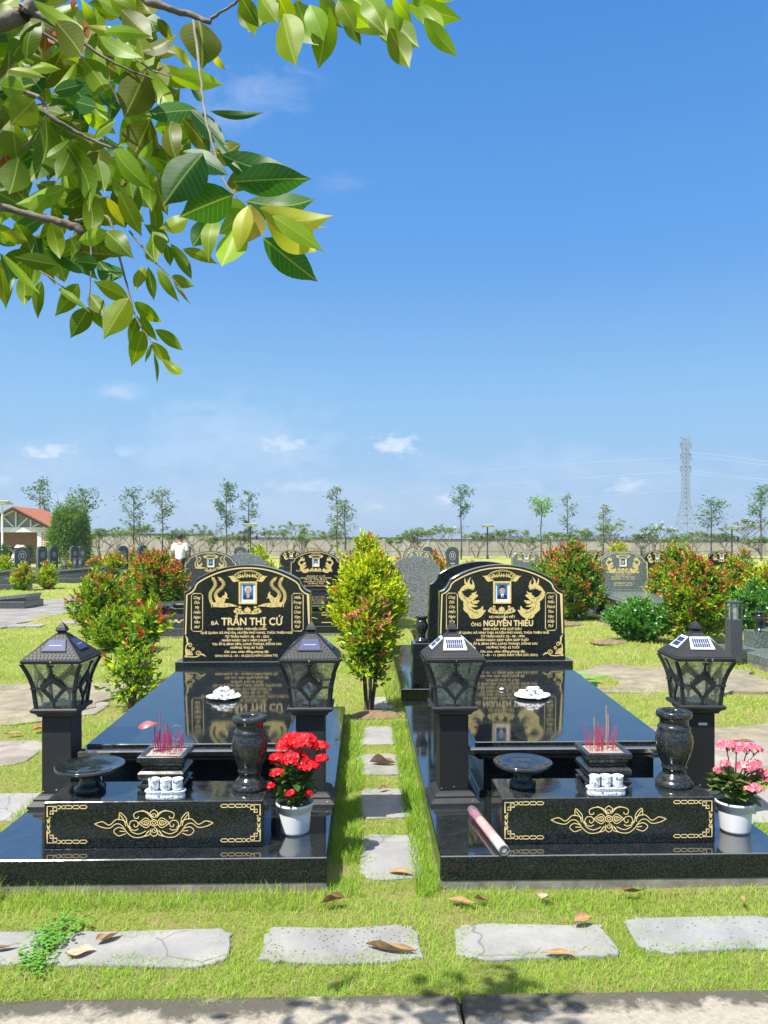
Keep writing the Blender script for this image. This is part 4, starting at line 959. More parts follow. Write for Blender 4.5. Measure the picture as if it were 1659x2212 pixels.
# ---------------- ground ----------------
def hgt(x, y):
    a = .010*np.sin(x*1.7+.5)*np.sin(y*1.3+1)+.008*np.sin(x*3.9+y*2.1)+.006*np.sin(x*6.3-y*5.1+2)
    far = np.clip((np.hypot(x, y)-5)/6, 0, 1); return a*(.25+1.6*far)-.006
def axis(lo, hi, fine, a, b):
    v = [a]; st = fine
    while v[-1] < b: v.append(v[-1]+fine)
    out = list(v); d = fine
    while out[-1] < hi: d *= 1.35; out.append(out[-1]+d)
    d = fine; left = []
    x = a
    while x > lo: d *= 1.35; x -= d; left.append(x)
    return np.array(left[::-1]+out)
xs = axis(-3500, 3500, .16, -12, 12); ys = axis(-60, 4500, .16, .0, 24)
gx, gy = np.meshgrid(xs, ys); gz = hgt(gx, gy)*np.clip(1-(np.hypot(gx, gy)-60)/60, 0, 1)
gz = np.where(gy < 2.80, np.minimum(gz, -.006)-.04*(gy < 2.5)-(gy < 2.45)*.10, gz)
me = bpy.data.meshes.new('ground'); nx, ny = len(xs), len(ys)
V = np.stack([gx, gy, gz], 2).reshape(-1, 3); I = np.arange(nx*ny).reshape(ny, nx)
Q = np.stack([I[:-1, :-1], I[:-1, 1:], I[1:, 1:], I[1:, :-1]], 2).reshape(-1, 4)
go = tinted('ground', V, Q, np.tile([.2, .3, .05], (len(V), 1)), M['lawn'], smooth=True); struct(go, label='mown green lawn with worn straw-coloured patches', cat='ground')
b = MB()
for (x0, x1) in ((-4.2, -2.0), (-1.99, .305), (.315, 3.0), (3.01, 6.0)):
    b.box(x0, x1, 2.28, 2.545, -.2, .004, 0, .012)
struct(b.build('kerb', M['kerb']), label='stained pale concrete kerb at the edge of the lawn', cat='kerb')
b = MB(); b.box(-12, 12, -6, 2.275, -.3, -.115); struct(b.build('road', plain('asphalt', (.07, .07, .07), .9, 0, .3, 20, .6, 90)), label='dark road behind the kerb', cat='road')
# paths and worn soil
def patch(name, pts, mat, z, label, cat, jit=.04, seed=1, seg=14):
    r = random.Random(seed); out = []
    for i in range(len(pts)):
        a, b_ = pts[i], pts[(i+1) % len(pts)]; L = math.hypot(b_[0]-a[0], b_[1]-a[1]); n = max(2, min(seg, int(L/.15)))
        for k in range(n): t = k/n; out.append((a[0]+(b_[0]-a[0])*t+r.uniform(-jit, jit), a[1]+(b_[1]-a[1])*t+r.uniform(-jit, jit)))
    area = sum(out[i][0]*out[(i+1) % len(out)][1]-out[(i+1) % len(out)][0]*out[i][1] for i in range(len(out)))
    if area < 0: out.reverse()
    b = MB(); n = len(out); b.add([(x, y, z) for x, y in out], [tuple(range(n))]); b.add([(x, y, zz) for zz in (z-.06, z) for x, y in out], [(i, (i+1) % n, (i+1) % n+n, i+n) for i in range(n)])
    o = b.build(name, mat); return o, out
EXC = []      # polygons where grass does not grow: (pts, keep fraction)
pp = [G(-400, 1340), G(-400, 1400), G(0, 1357), G(170, 1320), G(330, 1300), G(330, 1278), G(163, 1289), G(0, 1315)]
o, q = patch('path', pp, M['path'], .018, '', '', .08, 2); struct(o, label='grey stony path crossing the lawn at the left', cat='path'); EXC.append((q, 0))
for k, pts in enumerate(([(2.3, 7.5), (3.0, 7.3), (4.3, 7.7), (4.4, 8.9), (3.0, 9.2), (2.3, 8.7)], [(2.15, 4.75), (3.6, 4.7), (3.7, 6.1), (2.2, 6.2)], [(-4.6, 6.3), (-2.5, 6.4), (-2.4, 8.2), (-4.6, 8.0)])):
    o, q = patch('soil_strip', pts, M['dirt'], .012, '', '', .10, k+5); struct(o, label='worn brown soil between the grass', cat='soil'); EXC.append((q, .30))
def stone(label, x0, x1, y0, y1, mat, grp, seed, z=.005, rz=0, name='paving_stone', keep=0):
    r = random.Random(seed); cx, cy = (x0+x1)/2, (y0+y1)/2; a, b_ = (x1-x0)/2, (y1-y0)/2; n = 40; pts = []
    for i in range(n):
        t = 2*math.pi*i/n; c, s_ = math.cos(t), math.sin(t); e = .28; px_ = math.copysign(abs(c)**e, c)*a; py_ = math.copysign(abs(s_)**e, s_)*b_
        ww = .007*math.sin(5*t+seed)+.005*math.sin(11*t+seed*2); px_ += r.uniform(-.006, .006)+ww*c; py_ += r.uniform(-.006, .006)+ww*s_; pts.append((px_, py_))
    b = MB(); b.rings([[(x*k, y*k, zz) for x, y in pts] for k, zz in ((1, -.05), (1, -.004), (.985, 0))], 0, False)
    o = b.build(name, mat, None, (cx, cy, z), rz); tag(o, label, 'paving stone', grp)
    c, s_ = math.cos(rz), math.sin(rz); EXC.append(([(cx+x*c-y*s_, cy+x*s_+y*c) for x, y in pts], keep)); return o
g1 = 'stepping stones in front of the tombs'
stone('grey stepping stone cut off by the left edge of the photo', X(-290, 2.85), X(92, 2.85), 2.76, 2.985, M['pave'], g1, 1)
stone('plain grey stepping stone carrying two dry leaves', X(112, 2.85), X(492, 2.85), 2.735, 2.985, M['pave'], g1, 2)
stone('grey stepping stone with a rough speckled left half', X(565, 2.85), X(908, 2.85), 2.745, 2.995, M['pave_rough'], g1, 3)
stone('pale grey stepping stone with a curled leaf on its lower edge', X(985, 2.86), X(1325, 2.86), 2.755, 2.995, M['pave'], g1, 4)
stone('long grey stepping stone pitted with small dark holes', X(1372, 2.88), X(1760, 2.88), 2.785, 3.035, M['pave_pit'], g1, 5)
g2 = 'stepping stones between the two tombs'
for k, (lab, ua, ub, ym, y0, y1) in enumerate((('cracked grey stone between the tombs, nearest of the column', 780, 912, 3.52, 3.42, 3.93), ('pale grey stone between the tombs, second of the column', 778, 884, 4.35, 4.17, 4.66), ('grey stone between the tombs with a curled dry leaf on it', 773, 864, 5.15, 4.94, 5.42), ('small pale stone between the tombs in front of the red-tipped shrub', 777, 854, 5.9, 5.68, 6.22), ('smallest far stone half hidden behind the red-tipped shrub', 795, 850, 7.1, 6.9, 7.4))):
    stone(lab, X(ua, ym), X(ub, ym), y0, y1, M['pave'], g2, 10+k)
g3 = 'flagstones beside the left tomb'
stone('bluish grey stone at the foot of the leftmost lamp', -2.35, -1.80, 4.18, 4.62, M['pave'], g3, 20)
stone('brown flagstone left of the leftmost lamp post', -3.1, -2.32, 5.2, 5.85, M['pave_brown'], g3, 21)
stone('long brown flagstone behind the leftmost lamp glass', -3.5, -2.35, 6.7, 7.25, M['pave_brown'], g3, 22)
stone('brown flagstone at the foot of the small sparse shrub', -2.95, -2.2, 7.5, 8.1, M['pave_brown'], g3, 23)
stone('thin brown flagstone farthest up the left grass strip', -3.6, -2.85, 9.3, 9.8, M['pave_brown'], g3, 24)
stone('brown flagstone cut by the photo edge between path and lamp', -4.2, -3.25, 5.9, 6.5, M['pave_brown'], g3, 25)
g4 = 'flagstones beside the right tomb'
stone('grey stone right of the pot of pink flowers', 1.93, 2.5, 4.05, 4.6, M['pave'], g4, 30)
stone('brown flagstone behind the pink flowers', 2.2, 2.95, 5.0, 5.7, M['pave_brown'], g4, 31, .02)
stone('pale stone in the lawn left of the far right tomb corner', 4.0, 4.6, 7.55, 7.9, M['pave'], g4, 32)
stone('small pale stone behind the rightmost lamp glass', 3.5, 4.1, 6.2, 6.5, M['pave'], g4, 33)
for k, (x, y) in enumerate(((-5.6, 14.1), (-5.0, 14.9), (-6.3, 13.6))): stone(('small pale stone by the stony path, nearest the shrubs', 'small pale stone by the stony path, farthest back', 'small pale stone by the stony path, nearest the photo edge')[k], x, x+.6, y, y+.4, M['pave'], 'small stones by the path', 40+k, .02)

# tombs keep grass out
def rect(x0, x1, y0, y1): return [(x0, y0), (x1, y0), (x1, y1), (x0, y1)]
TOMBS = [(-.935, 3.31), (1.094, 3.31)]
# ---------------- other tombs ----------------
def mini_lines(head, x0=470, x1=1230, n=6, seed=0):
    r = random.Random(seed); L = []
    if head: L += head
    return L
QL = [ln('CỤ ÔNG:', 250, 470, 690, 40), ln('TRỊNH HỒNG QUẢNG', 480, 1310, 690, 60), ln('SINH NGÀY: 07 - 12 - 1939', 560, 1100, 850, 34), ln('QUÊ QUÁN: YÊN LƯƠNG - Ý YÊN - NAM ĐỊNH', 380, 1280, 905, 34), ln('TỪ TRẦN', 500, 1150, 960, 34), ln('NHẰM NGÀY', 480, 1180, 1015, 34), ln('HƯỞNG THỌ', 600, 1060, 1070, 34), ln('Các con, cháu đồng phụng lập', 480, 1180, 1130, 30, .3)]
HL = [ln('ÔNG', 330, 480, 740, 48), ln('HOÀNG NGỌC ÁI', 500, 1300, 740, 66), ln('SINH NĂM : 1954', 600, 1050, 820, 34), ln('QUÊ QUÁN : TP THANH HÓA', 480, 1170, 880, 34), ln('NGÀY MẤT : 11 - 07 - 2019', 480, 1170, 940, 34), ln('HƯỞNG THỌ', 560, 1100, 1060, 34), ln('Vợ và các con lập mộ', 560, 1100, 1120, 30, .3)]
GL = []
T2 = 'tombs of the rows behind'
tt = tomb('black granite tomb seen from behind, its arched back just behind the dragon headstone', 1.10, 10.1, facing=-1, far=True, group=T2, back=True, pw=.66); TOMBS.append((1.10, 7.07))
tomb('second-row black tomb with gilded dragons, behind the right shoulder of the phoenix headstone', -.976, 12.37, style='dragon', lines=QL, portrait='grey', far=True, group=T2); TOMBS.append((-.976, 12.37))
tomb('dark grey tomb with a blue portrait left of the phoenix headstone', -2.975, 12.05, M['gran_slate'], M['gran_slate'], style='phoenix', lines=[], portrait='dark', far=True, group=T2); TOMBS.append((-2.975, 12.05))
tomb('rough grey granite headstone seen from behind, right of the yellow shrub', .98, 17.6, M['gran_grey'], M['gran_rough'], facing=-1, far=True, group=T2, back=True, scale=.93); TOMBS.append((.98, 14.8))
tomb('grey-green granite tomb with gilded dragons behind the round flowering bush', 5.11, 12.3, M['gran_grey'], M['gran_grey'], style='dragon', lines=HL, portrait='man', far=True, group=T2); TOMBS.append((5.11, 12.3))
tomb('grey granite tomb at the right edge with a black bollard lamp on its corner', 5.45, 10.1, M['gran_grey'], M['gran_grey'], facing=-1, far=True, group=T2, back=True); TOMBS.append((5.45, 7.07))
tomb('pale speckled headstone back peeping out behind the dark grey one', -2.55, 19.0, M['gran_grey'], M['gran_rough'], facing=-1, far=True, group=T2, back=True, scale=.96); TOMBS.append((-2.55, 16.1))
for (lab, u, Y, g_, st, po, s_) in (('pale green tomb above the right shoulder of the dragon headstone', 1137, 24.2, 'gran_grey', 'phoenix', 'grey', .93), ('black tomb peeping out left of the grey-green tomb', 1281, 24.2, 'gran', 'phoenix', 'grey', .93),
      ('black tomb with a gilded dragon just right of the grey-green tomb', 1420, 24.2, 'gran', 'dragon', 'grey', .93), ('black tomb with a round portrait behind the far right shrubs', 1559, 24.2, 'gran', 'phoenix', 'grey', .93),
      ('small black tomb peeping out at the left of the second-row black headstone', 629, 30, 'gran', 'dragon', 'grey', .9), ('tiny black tomb above the red shrub behind the dragon headstone', 1216, 40, 'gran', 'phoenix', 'grey', .9),
      ('pale green tomb with a round portrait between second-row black headstone and yellow shrub', 741, 29, 'gran_grey', 'phoenix', 'grey', .9), ('pale tomb top peeping above the rough grey headstone', 905, 26, 'gran_grey', 'dragon', 'grey', .93), ('far pale tomb peeping above the top of the second-row black headstone', 672, 34, 'gran_grey', 'phoenix', 'grey', .95)):
    tomb(lab, X(u, Y), Y-2.83*s_, M[g_], M['gran_face' if g_ == 'gran' else g_], style=st, lines=GL if st == 'dragon' else [], portrait=po, far=True, group='small tombs far behind', scale=s_); TOMBS.append((X(u, Y), Y-2.8))
for (x, y) in TOMBS: EXC.append((rect(x-.775, x+.775, y, y+3.04), 0))
# things on those tombs
vase('plain black vase beside the black headstone seen from behind', .53, 7.24, .558, .72, M['gran_carved'], 'vases on the tombs behind')
vase('small black vase on the block of the second-row black tomb', -.60, 12.62, .351, .85, M['gran_carved'], 'vases on the tombs behind')
vase('grey vase on the tomb of the grey-green headstone', 5.44, 12.55, .351, .8, M['gran_grey'], 'vases on the tombs behind')
vase('squat dark vase beside the bollard lamp at the right edge', 5.06, 9.75, .351, .75, M['gran_carved'], 'vases on the tombs behind')
dish('black stone dish on the tomb left of the phoenix headstone', -3.25, 12.3, .351, .15)
dish('dark stone dish on the grey-green tomb', 4.98, 12.55, .351, .15)
burner('dark incense burner at the right edge of the photo', 5.26, 9.86, .351, .62, group='incense burners on the tombs behind')
burner('dark incense burner on the tomb left of the phoenix headstone', -2.95, 12.3, .351, .9, group='incense burners on the tombs behind')
for k in range(14):
    b = MB(); b.tube([(0, 0, 0), (rng.uniform(-.02, .02), 0, rng.uniform(.09, .14))], .0028, 5); tag(b.build('incense_stick', M['stick_red'], None, (5.26+rng.uniform(-.04, .04), 9.86+rng.uniform(-.04, .04), .45)), 'red incense stick in the burner at the right edge of the photo', 'incense stick', 'incense sticks at the right edge')
def bollard(label, x, y, z0, s_=1):
    t = thing('bollard_lamp', label, 'lamp', (x, y, z0), 0, 'bollard lamps'); t.scale = (s_,)*3; w_ = .066
    b = MB(); b.box(-w_, w_, -w_, w_, 0, .46, 0, .003); b.build('post', M['greymetal'], t)
    b = MB()
    for a in (-1, 1):
        for c in (-1, 1): b.box(a*w_-(.014 if a > 0 else 0), a*w_+(.014 if a < 0 else 0), c*w_-(.014 if c > 0 else 0), c*w_+(.014 if c < 0 else 0), .4604, .63)
    b.box(-w_-.002, w_+.002, -w_-.002, w_+.002, .6304, .655, 0, .003); b.build('cap', M['greymetal'], t)
    b = MB(); b.lathe([(.05, .4606), (.05, .628)], 20, cap=False); b.build('glass_tube', M['pane'], t)
    b = MB(); b.lathe([(.018, .53), (.02, .54), (.02, .629)], 14); b.build('bulb', M['white'], t)
bollard('black bollard lamp with a clear tube at the corner of the right edge tomb', X(1585, 9.3), 9.3, .04, 1.12)
for (u, Y, lab) in ((139, 29, 'leftmost of the three small bollards at the far left tombs'), (162, 30, 'middle one of the three small bollards at the far left tombs'), (174, 30.6, 'rightmost of the three small bollards at the far left tombs')): bollard(lab, X(u, Y), Y, .1, 1.15)
# ---------------- far left steles ----------------
def stele(label, u, Y, w_, h, th, rz, bed=True, mat=None, grp='round-topped headstones at the far left'):
    t = thing('round_headstone', label, 'tomb', (X(u, Y), Y, 0), rz, grp); m = mat or M['gran_slate']
    b = MB(); b.box(-w_*.7, w_*.7, -.28, .30, 0, .42, 0, .01); b.build('base_block', m, t)
    pts = [(-w_/2, 0), (w_/2, 0), (w_/2, h-w_*.42)]+[(w_/2*math.cos(math.pi*i/12), h-w_*.42+w_*.42*math.sin(math.pi*i/12)) for i in range(1, 12)]+[(-w_/2, h-w_*.42)]
    b = MB(); b.prism(pts, -th/2, th/2); b.build('stone', m, t, (0, 0, .4205))
    D = Deco(-th/2-.002); D.circ(0, h*.62, w_*.24, .012, rz=w_*.34)
    D.circ(0, h*.62+w_*.02, w_*.10, .02, rz=w_*.16); D.stroke([(-w_*.18, h*.3), (w_*.18, h*.3)], .03, 0, False); D.stroke([(-w_*.12, h*.22), (w_*.12, h*.22)], .02, 0, False)
    D.b.build('carving', M['pgrey'], t, (0, 0, .4205))
    if bed:
        b = MB(); b.box(-w_*.9, w_*.9, -2.3, -.285, 0, .16, 0, .01); b.build('platform', m, t)
        slab_mesh(w_*.72, -2.1, -.29, .30, .08, .13).build('bed', m, t)
    EXC.append((rect(X(u, Y)-.7, X(u, Y)+.7, Y-.8, Y+.8), 0))
for (u, Y, w_, h, th, rz, bed, lab) in ((48, 29.5, .62, .95, .2, .5, True, 'black headstone with a curved top in front of the seated people'), (90, 30.5, .40, .98, .24, .75, True, 'grey round-topped headstone with an oval carving left of the pavilion corner'), 
     (115, 32, .36, .95, .2, .75, True, 'slim round-topped headstone in front of the bamboo left side'), (160, 33, .38, .98, .2, .75, True, 'slim round-topped headstone below the bamboo clump'), (176, 36, .34, .95, .2, .75, False, 'small round-topped stone left of the staked tree'), 
     (264, 30, .45, 1.0, .24, .7, True, 'tall dark round-topped headstone among the red shrubs'), (308, 31.5, .42, 1.02, .22, .7, True, 'dark round-topped headstone with a gilded carving left of the standing man'), (405, 38, .3, .9, .2, .7, False, 'small far headstone right of the standing man')):
    stele(lab, u, Y, w_*.88, h*.92, th, rz, bed)
for (u, Y, w_, lab) in ((977, 29, .48, 'plain black slab-shaped headstone behind the black arched back'), (924, 31, .42, 'plain black headstone peeping over the rough grey one'), (520, 30, .5, 'dark headstone with a curved top left of the far yellow shrub')):
    stele(lab, u, Y, w_, .88, .2, 0, False, M['gran_slate'], 'plain dark headstones in the middle distance')
def lowtomb(lab, x0, x1, y, dpt, h):
    t = thing('low_tomb', lab, 'tomb', ((x0+x1)/2, y, 0), 0, 'low slab tombs at the left'); a = (x1-x0)/2
    b = MB(); b.box(-a, a, 0, dpt, 0, .17, 0, .01); b.build('platform', M['gran_slate'], t)
    b = MB(); b.rings([[(-a*.93, .12, .1703), (a*.93, .12, .1703), (a*.93, dpt-.12, .1703), (-a*.93, dpt-.12, .1703)], [(-a*.93, .12, h*.72), (a*.93, .12, h), (a*.93, dpt-.12, h), (-a*.93, dpt-.12, h*.72)]], 0, False); b.build('bed', M['gran_slate'], t)
    b = MB(); b.rings([[(-a*.96, .08, h*.72+.0006), (a*.96, .08, h+.0006), (a*.96, dpt-.08, h+.0006), (-a*.96, dpt-.08, h*.72+.0006)], [(-a*.96, .08, h*.72+.06), (a*.96, .08, h+.06), (a*.96, dpt-.08, h+.06), (-a*.96, dpt-.08, h*.72+.06)]], 0, False); b.build('cover', M['gran_grey'], t)
    EXC.append((rect(x0, x1, y, y+dpt), 0))
lowtomb('long low slate tomb behind the two small round shrubs', X(118, 28.5), X(232, 28.5), 28.3, 1.5, .55)
lowtomb('low slate tomb right of the bare-stemmed red shrub', X(238, 28.5), X(330, 28.5), 28.6, 1.5, .5)
lowtomb('low blue-grey tomb cut by the left edge of the photo', X(-60, 24), X(28, 24), 24, 1.4, .6)
lowtomb('small low grey tomb beside the stony path at the left edge', X(-60, 16.5), X(22, 16.5), 17.2, 1.0, .26)

# ---------------- shrubs ----------------
GREEN = [(.07, .17, .018), (.11, .23, .02), (.16, .30, .025)]; LIME = [(.32, .46, .008), (.50, .58, .01), (.60, .62, .012)]; RED = [(.50, .07, .035), (.45, .12, .04), (.55, .20, .06)]
ORANGE = [(.55, .22, .04), (.60, .34, .05), (.45, .12, .04)]
def shrub(label, x, y, w_, h, base, tips, tipf, n, ls, seed, z0=0.0, name='photinia_shrub', grp='red-tipped shrubs', shape='egg', bare=.03, tipz=.35, name_cat='shrub', mid=None, flowers=None):
    r = np.random.default_rng(seed); t = thing(name, label, name_cat, (x, y, z0), 0, grp); rr = random.Random(seed)
    b = MB()
    for k in range(7):
        a = rr.uniform(0, 6.28); q = rr.uniform(.15, .42)*w_
        b.tube([(math.cos(a)*.02, math.sin(a)*.02, -.03), (math.cos(a)*q*.4, math.sin(a)*q*.4, h*.35), (math.cos(a)*q, math.sin(a)*q, h*rr.uniform(.6, .85))], [.012*h+.004, .008*h+.003, .003], 6)
    b.build('stems', M['twig'], t)
    # shoots spread over the crown, leaves along every shoot
    n = int(n*1.5); ls *= 1.12; ns_ = max(20, int(n/11)); d = unit(r.normal(0, 1, (ns_, 3))*np.array([1, 1, .95])); d[:, 2] = np.where(d[:, 2] < -.92, -d[:, 2], d[:, 2])
    zc = h*(bare+(1-bare)*.5); hz = h*(1-bare)*.5
    ph = r.uniform(0, 6, 6); lump = 1+.10*np.sin(d[:, 0]*5+ph[0])*np.sin(d[:, 1]*5+ph[1])+.10*np.sin(d[:, 2]*7+ph[2]+d[:, 0]*3)+r.normal(0, .07, ns_)
    rad = lump*np.where(r.random(ns_) < .3, r.uniform(.45, .9, ns_), r.uniform(.86, 1.04, ns_))
    taper = 1-.22*np.clip(d[:, 2], 0, 1)+.10*np.clip(-d[:, 2], 0, 1) if shape == 'egg' else 1.0-.0*d[:, 2]
    S = np.stack([d[:, 0]*w_/2*rad*taper, d[:, 1]*w_/2*rad*taper, zc+d[:, 2]*hz*rad], 1)
    ax = unit(d*np.array([1, 1, .6])+np.array([0, 0, .75])+r.normal(0, .18, (ns_, 3)))
    per = n//ns_; idx = np.repeat(np.arange(ns_), per); m_ = len(idx); f = np.tile(np.linspace(0, 1, per), ns_)
    P = S[idx]-ax[idx]*((1-f)*ls*2.4)[:, None]+r.normal(0, ls*.25, (m_, 3)); P[:, 2] = np.maximum(P[:, 2], h*bare*.6)
    ang = f*per*2.4+r.uniform(0, 6, ns_)[idx]; u1 = unit(np.cross(ax, r.normal(0, 1, (ns_, 3))))[idx]; u2 = np.cross(ax[idx], u1)
    rd = u1*np.cos(ang)[:, None]+u2*np.sin(ang)[:, None]; D = rd*(1.15-f*.75)[:, None]+ax[idx]*(.45+f*.7)[:, None]
    base, tips = np.array(base), np.array(tips); mid_ = np.array(mid if mid is not None else base)
    hn = (S[:, 2]/h)[idx]; out = rad[idx]
    C = base[r.integers(0, len(base), m_)]; k = (f > .45)&(r.random(m_) < .9); C = np.where(k[:, None], mid_[r.integers(0, len(mid_), m_)], C)
    istip = (r.random(ns_) < tipf*.46*np.clip(.25+(S[:, 2]/h-tipz)*2.2, .12, 1.6))[idx]&(f > .5)&(out > .8)
    C = np.where(istip[:, None], tips[r.integers(0, len(tips), m_)], C)*r.uniform(.72, 1.25, (m_, 1))
    V, Q, T = leaf_cloud(P, D, ax[idx]+rd*.3, r.uniform(.75, 1.25, m_)*ls, r.uniform(.8, 1.15, m_)*ls*.46, C)
    tinted('foliage', V, Q, T, M['leaf'], t)
    if flowers:
        fi = r.integers(0, ns_, flowers); P = S[fi]+ax[fi]*ls*.7; PP = np.repeat(P, 5, 0); a = np.tile(np.arange(5)*1.257, flowers); nn = np.repeat(ax[fi], 5, 0); s1 = unit(np.cross(nn, np.array([[.3, .2, 1.]]))); s2 = np.cross(nn, s1)
        V, Q, T = leaf_cloud(PP, s1*np.cos(a)[:, None]+s2*np.sin(a)[:, None]+nn*.2, nn, np.full(len(PP), .022), np.full(len(PP), .02), np.tile([.8, .8, .8], (len(PP), 1)), .05); tinted('flowers', V, Q, T, M['leaf'], t)
    return t
MIX = GREEN+[(.24, .36, .02), (.34, .46, .02)]; YG = LIME+[(.16, .28, .02)]
GB = 'shrubs between the two tombs'
shrub('sparse shrub with pink-red tips and bare stems between the tombs, nearest of its row', X(797, 6.75), 6.75, .44, .97, MIX+LIME[:1], [(.60, .24, .14), (.55, .18, .10), (.62, .36, .14)], 1.1, 1300, .052, 11, grp=GB, bare=.34, tipz=.55, mid=LIME[:2]+[(.12, .24, .02)])
shrub('big bright yellow-green shrub directly behind the pink-tipped one', X(795, 10.1), 10.1, .92, 1.34, YG[:2]+[(.14, .26, .02)], ORANGE, .05, 7000, .064, 12, grp=GB, shape='ball', mid=LIME+[(.52, .54, .03)])
shrub('tall yellow-green shrub behind the big bright one', X(797, 13.8), 13.8, .78, 1.66, YG[:2]+[(.14, .26, .02)], ORANGE, .12, 3600, .068, 13, grp=GB, mid=LIME)
shrub('green and orange shrub peeping out at the right of the yellow shrubs', X(838, 13.0), 13.3, .6, 1.15, MIX, ORANGE, .6, 1500, .065, 14, grp=GB)
GLS = 'shrubs at the left'
shrub('small sparse glossy shrub right behind the leftmost lamp', X(283, 7.0), 7.0, .50, .60, MIX+LIME[:1], RED[1:]+ORANGE[:1], .2, 400, .06, 15, grp=GLS, bare=.10, mid=LIME[:2]+MIX[1:])
shrub('young shrub with a few big red top leaves behind the sparse one', X(318, 8.1), 8.1, .42, .86, MIX, RED[:2], .9, 300, .085, 16, grp=GLS, bare=.5, tipz=.8, mid=MIX[2:])
shrub('dense green shrub with red tips left of the big spreading one', X(222, 11.6), 11.6, .82, 1.06, MIX, RED+ORANGE[:1], .55, 3600, .062, 17, grp=GLS, mid=MIX[2:]+LIME[:1])
shrub('lower dense green shrub filling in beside the left flagstones', X(262, 10.6), 10.6, .82, .60, MIX, ORANGE, .22, 2600, .062, 18, grp=GLS, mid=MIX[2:]+LIME[:1])
shrub('big spreading green shrub covered in red tips behind the small ones', X(333, 13.6), 13.8, 1.12, 1.32, MIX, RED+ORANGE[:1], .8, 5200, .066, 19, grp=GLS, tipz=.2, mid=MIX[2:]+LIME[:1])
shrub('round yellow-red shrub at the far left, in front of the low tomb', X(50, 24), 24, .62, .86, MIX+LIME[:1], ORANGE+RED, .7, 900, .085, 20, grp=GLS, mid=LIME[:2])
shrub('round orange-tipped shrub standing right of the yellow-red round one', X(104, 24.5), 24.5, .60, .86, MIX+LIME[:1], ORANGE+RED, .8, 900, .085, 21, grp=GLS, mid=LIME[:2])
shrub('yellow shrub cut by the left edge of the photo', X(6, 27), 27, .75, 1.05, MIX+LIME, ORANGE, .4, 900, .09, 22, grp=GLS, mid=LIME[:2])
shrub('bare-stemmed shrub with red leaves in front of the low slate tomb', X(248, 27.5), 27.5, .62, 1.15, MIX, RED+ORANGE, .9, 800, .09, 23, grp=GLS, bare=.42, tipz=.5, mid=LIME[:2])
for k, (u, Y, w_, h, tp, lab) in enumerate(((203, 30.5, .62, .95, .8, 'red and yellow shrub right of the three bollards'), (228, 32, .5, .9, .8, 'red-tipped shrub left of the bare-stemmed one'), (143, 31, .5, .8, .5, 'small yellow shrub between the bollards and the slim stones'), (286, 33, .45, 1.22, 1.0, 'slim tall red shrub behind the round-topped stones'), (292, 30, .35, .9, .4, 'narrow yellow shrub between two dark round-topped stones'), (326, 33, .6, .85, .6, 'small orange shrub left of the standing man'), (556, 19.5, .85, 1.42, .25, 'yellow-orange shrub behind the phoenix headstone'), (582, 21, .7, .9, .6, 'orange shrub right of the yellow one behind the phoenix headstone'), (690, 40, .6, 1.15, 1.2, 'tiny orange shrub above the second-row black headstone'), (825, 20, .6, 1.0, .5, 'tiny orange shrub at the right of the second-row black headstone'))):
    shrub(lab, X(u, Y), Y, w_, h, MIX+LIME, ORANGE+(RED if tp > .5 else []), tp, 1400 if Y < 22 else 650, .085, 60+k, grp='small shrubs in the middle distance', mid=LIME if tp < .7 else LIME[:1]+ORANGE[:1])
GR = 'shrubs at the right'
shrub('large dark green and red shrub right of the dragon headstone', X(1240, 14.6), 14.6, 1.12, 1.40, GREEN, RED+ORANGE[:1], .6, 4800, .066, 30, grp=GR, tipz=.15, mid=MIX[1:])
shrub('red shrub top peeping out behind the large dark green one', X(1192, 19), 19, 1.0, 1.30, MIX, RED+ORANGE, .9, 1800, .08, 31, grp=GR)
shrub('yellow-orange shrub behind the grey-green tomb', X(1336, 26), 26, .95, 1.50, LIME, ORANGE, .6, 1300, .09, 32, grp=GR, mid=LIME)
shrub('wide green shrub with red tips right of the grey-green tomb', X(1462, 14.8), 14.8, 1.08, 1.36, MIX, RED+ORANGE[:1], .55, 4600, .066, 33, grp=GR, mid=MIX[2:]+LIME[:1])
shrub('broad shrub with bright red top in front of the wide green one', X(1503, 11.2), 11.2, .90, 1.26, MIX, RED, .9, 5000, .064, 34, grp=GR, tipz=.4, mid=MIX[2:]+LIME[:1])
shrub('orange-topped green shrub between bollard lamp and black tomb', X(1585, 16.5), 16.5, .72, 1.10, MIX, ORANGE+RED[:1], .8, 2200, .07, 35, grp=GR, mid=MIX[2:]+LIME[:1])
shrub('green shrub with a few red tips cut by the right edge', X(1652, 15), 15, .9, 1.02, MIX, ORANGE, .3, 2200, .07, 36, grp=GR, mid=LIME[:2])
shrub('small far shrub right of the black tomb with the round portrait', X(1607, 23), 23, .8, 1.22, MIX, RED+ORANGE, .4, 1000, .085, 37, grp=GR, mid=MIX[2:])
for k, (u, Y, w_, h, lab) in enumerate(((866, 25, .5, 1.05, 'small orange and green shrub left of the rough grey headstone'), (938, 27, .75, 1.12, 'orange shrub between the two plain black headstones'), (955, 24, .6, .95, 'small orange shrub beside the plain black headstone'), (1018, 33, .8, .7, 'low red shrub by the middle lamp post'))):
    shrub(lab, X(u, Y), Y, w_, h, MIX+LIME, ORANGE+RED[:1], 1.0, 700, .085, 80+k, grp='small shrubs behind the dragon headstone', mid=LIME[:1]+ORANGE[:1])
LG = [(.06, .20, .02), (.09, .27, .03), (.14, .34, .05)]
shrub('round light green bush with white flowers in front of the grey-green tomb', X(1362, 11.9), 11.5, .90, .62, LG, LG, .1, 4600, .052, 40, name='flowering_bush', grp='round bushes with white flowers', shape='ball', bare=.06, flowers=60)
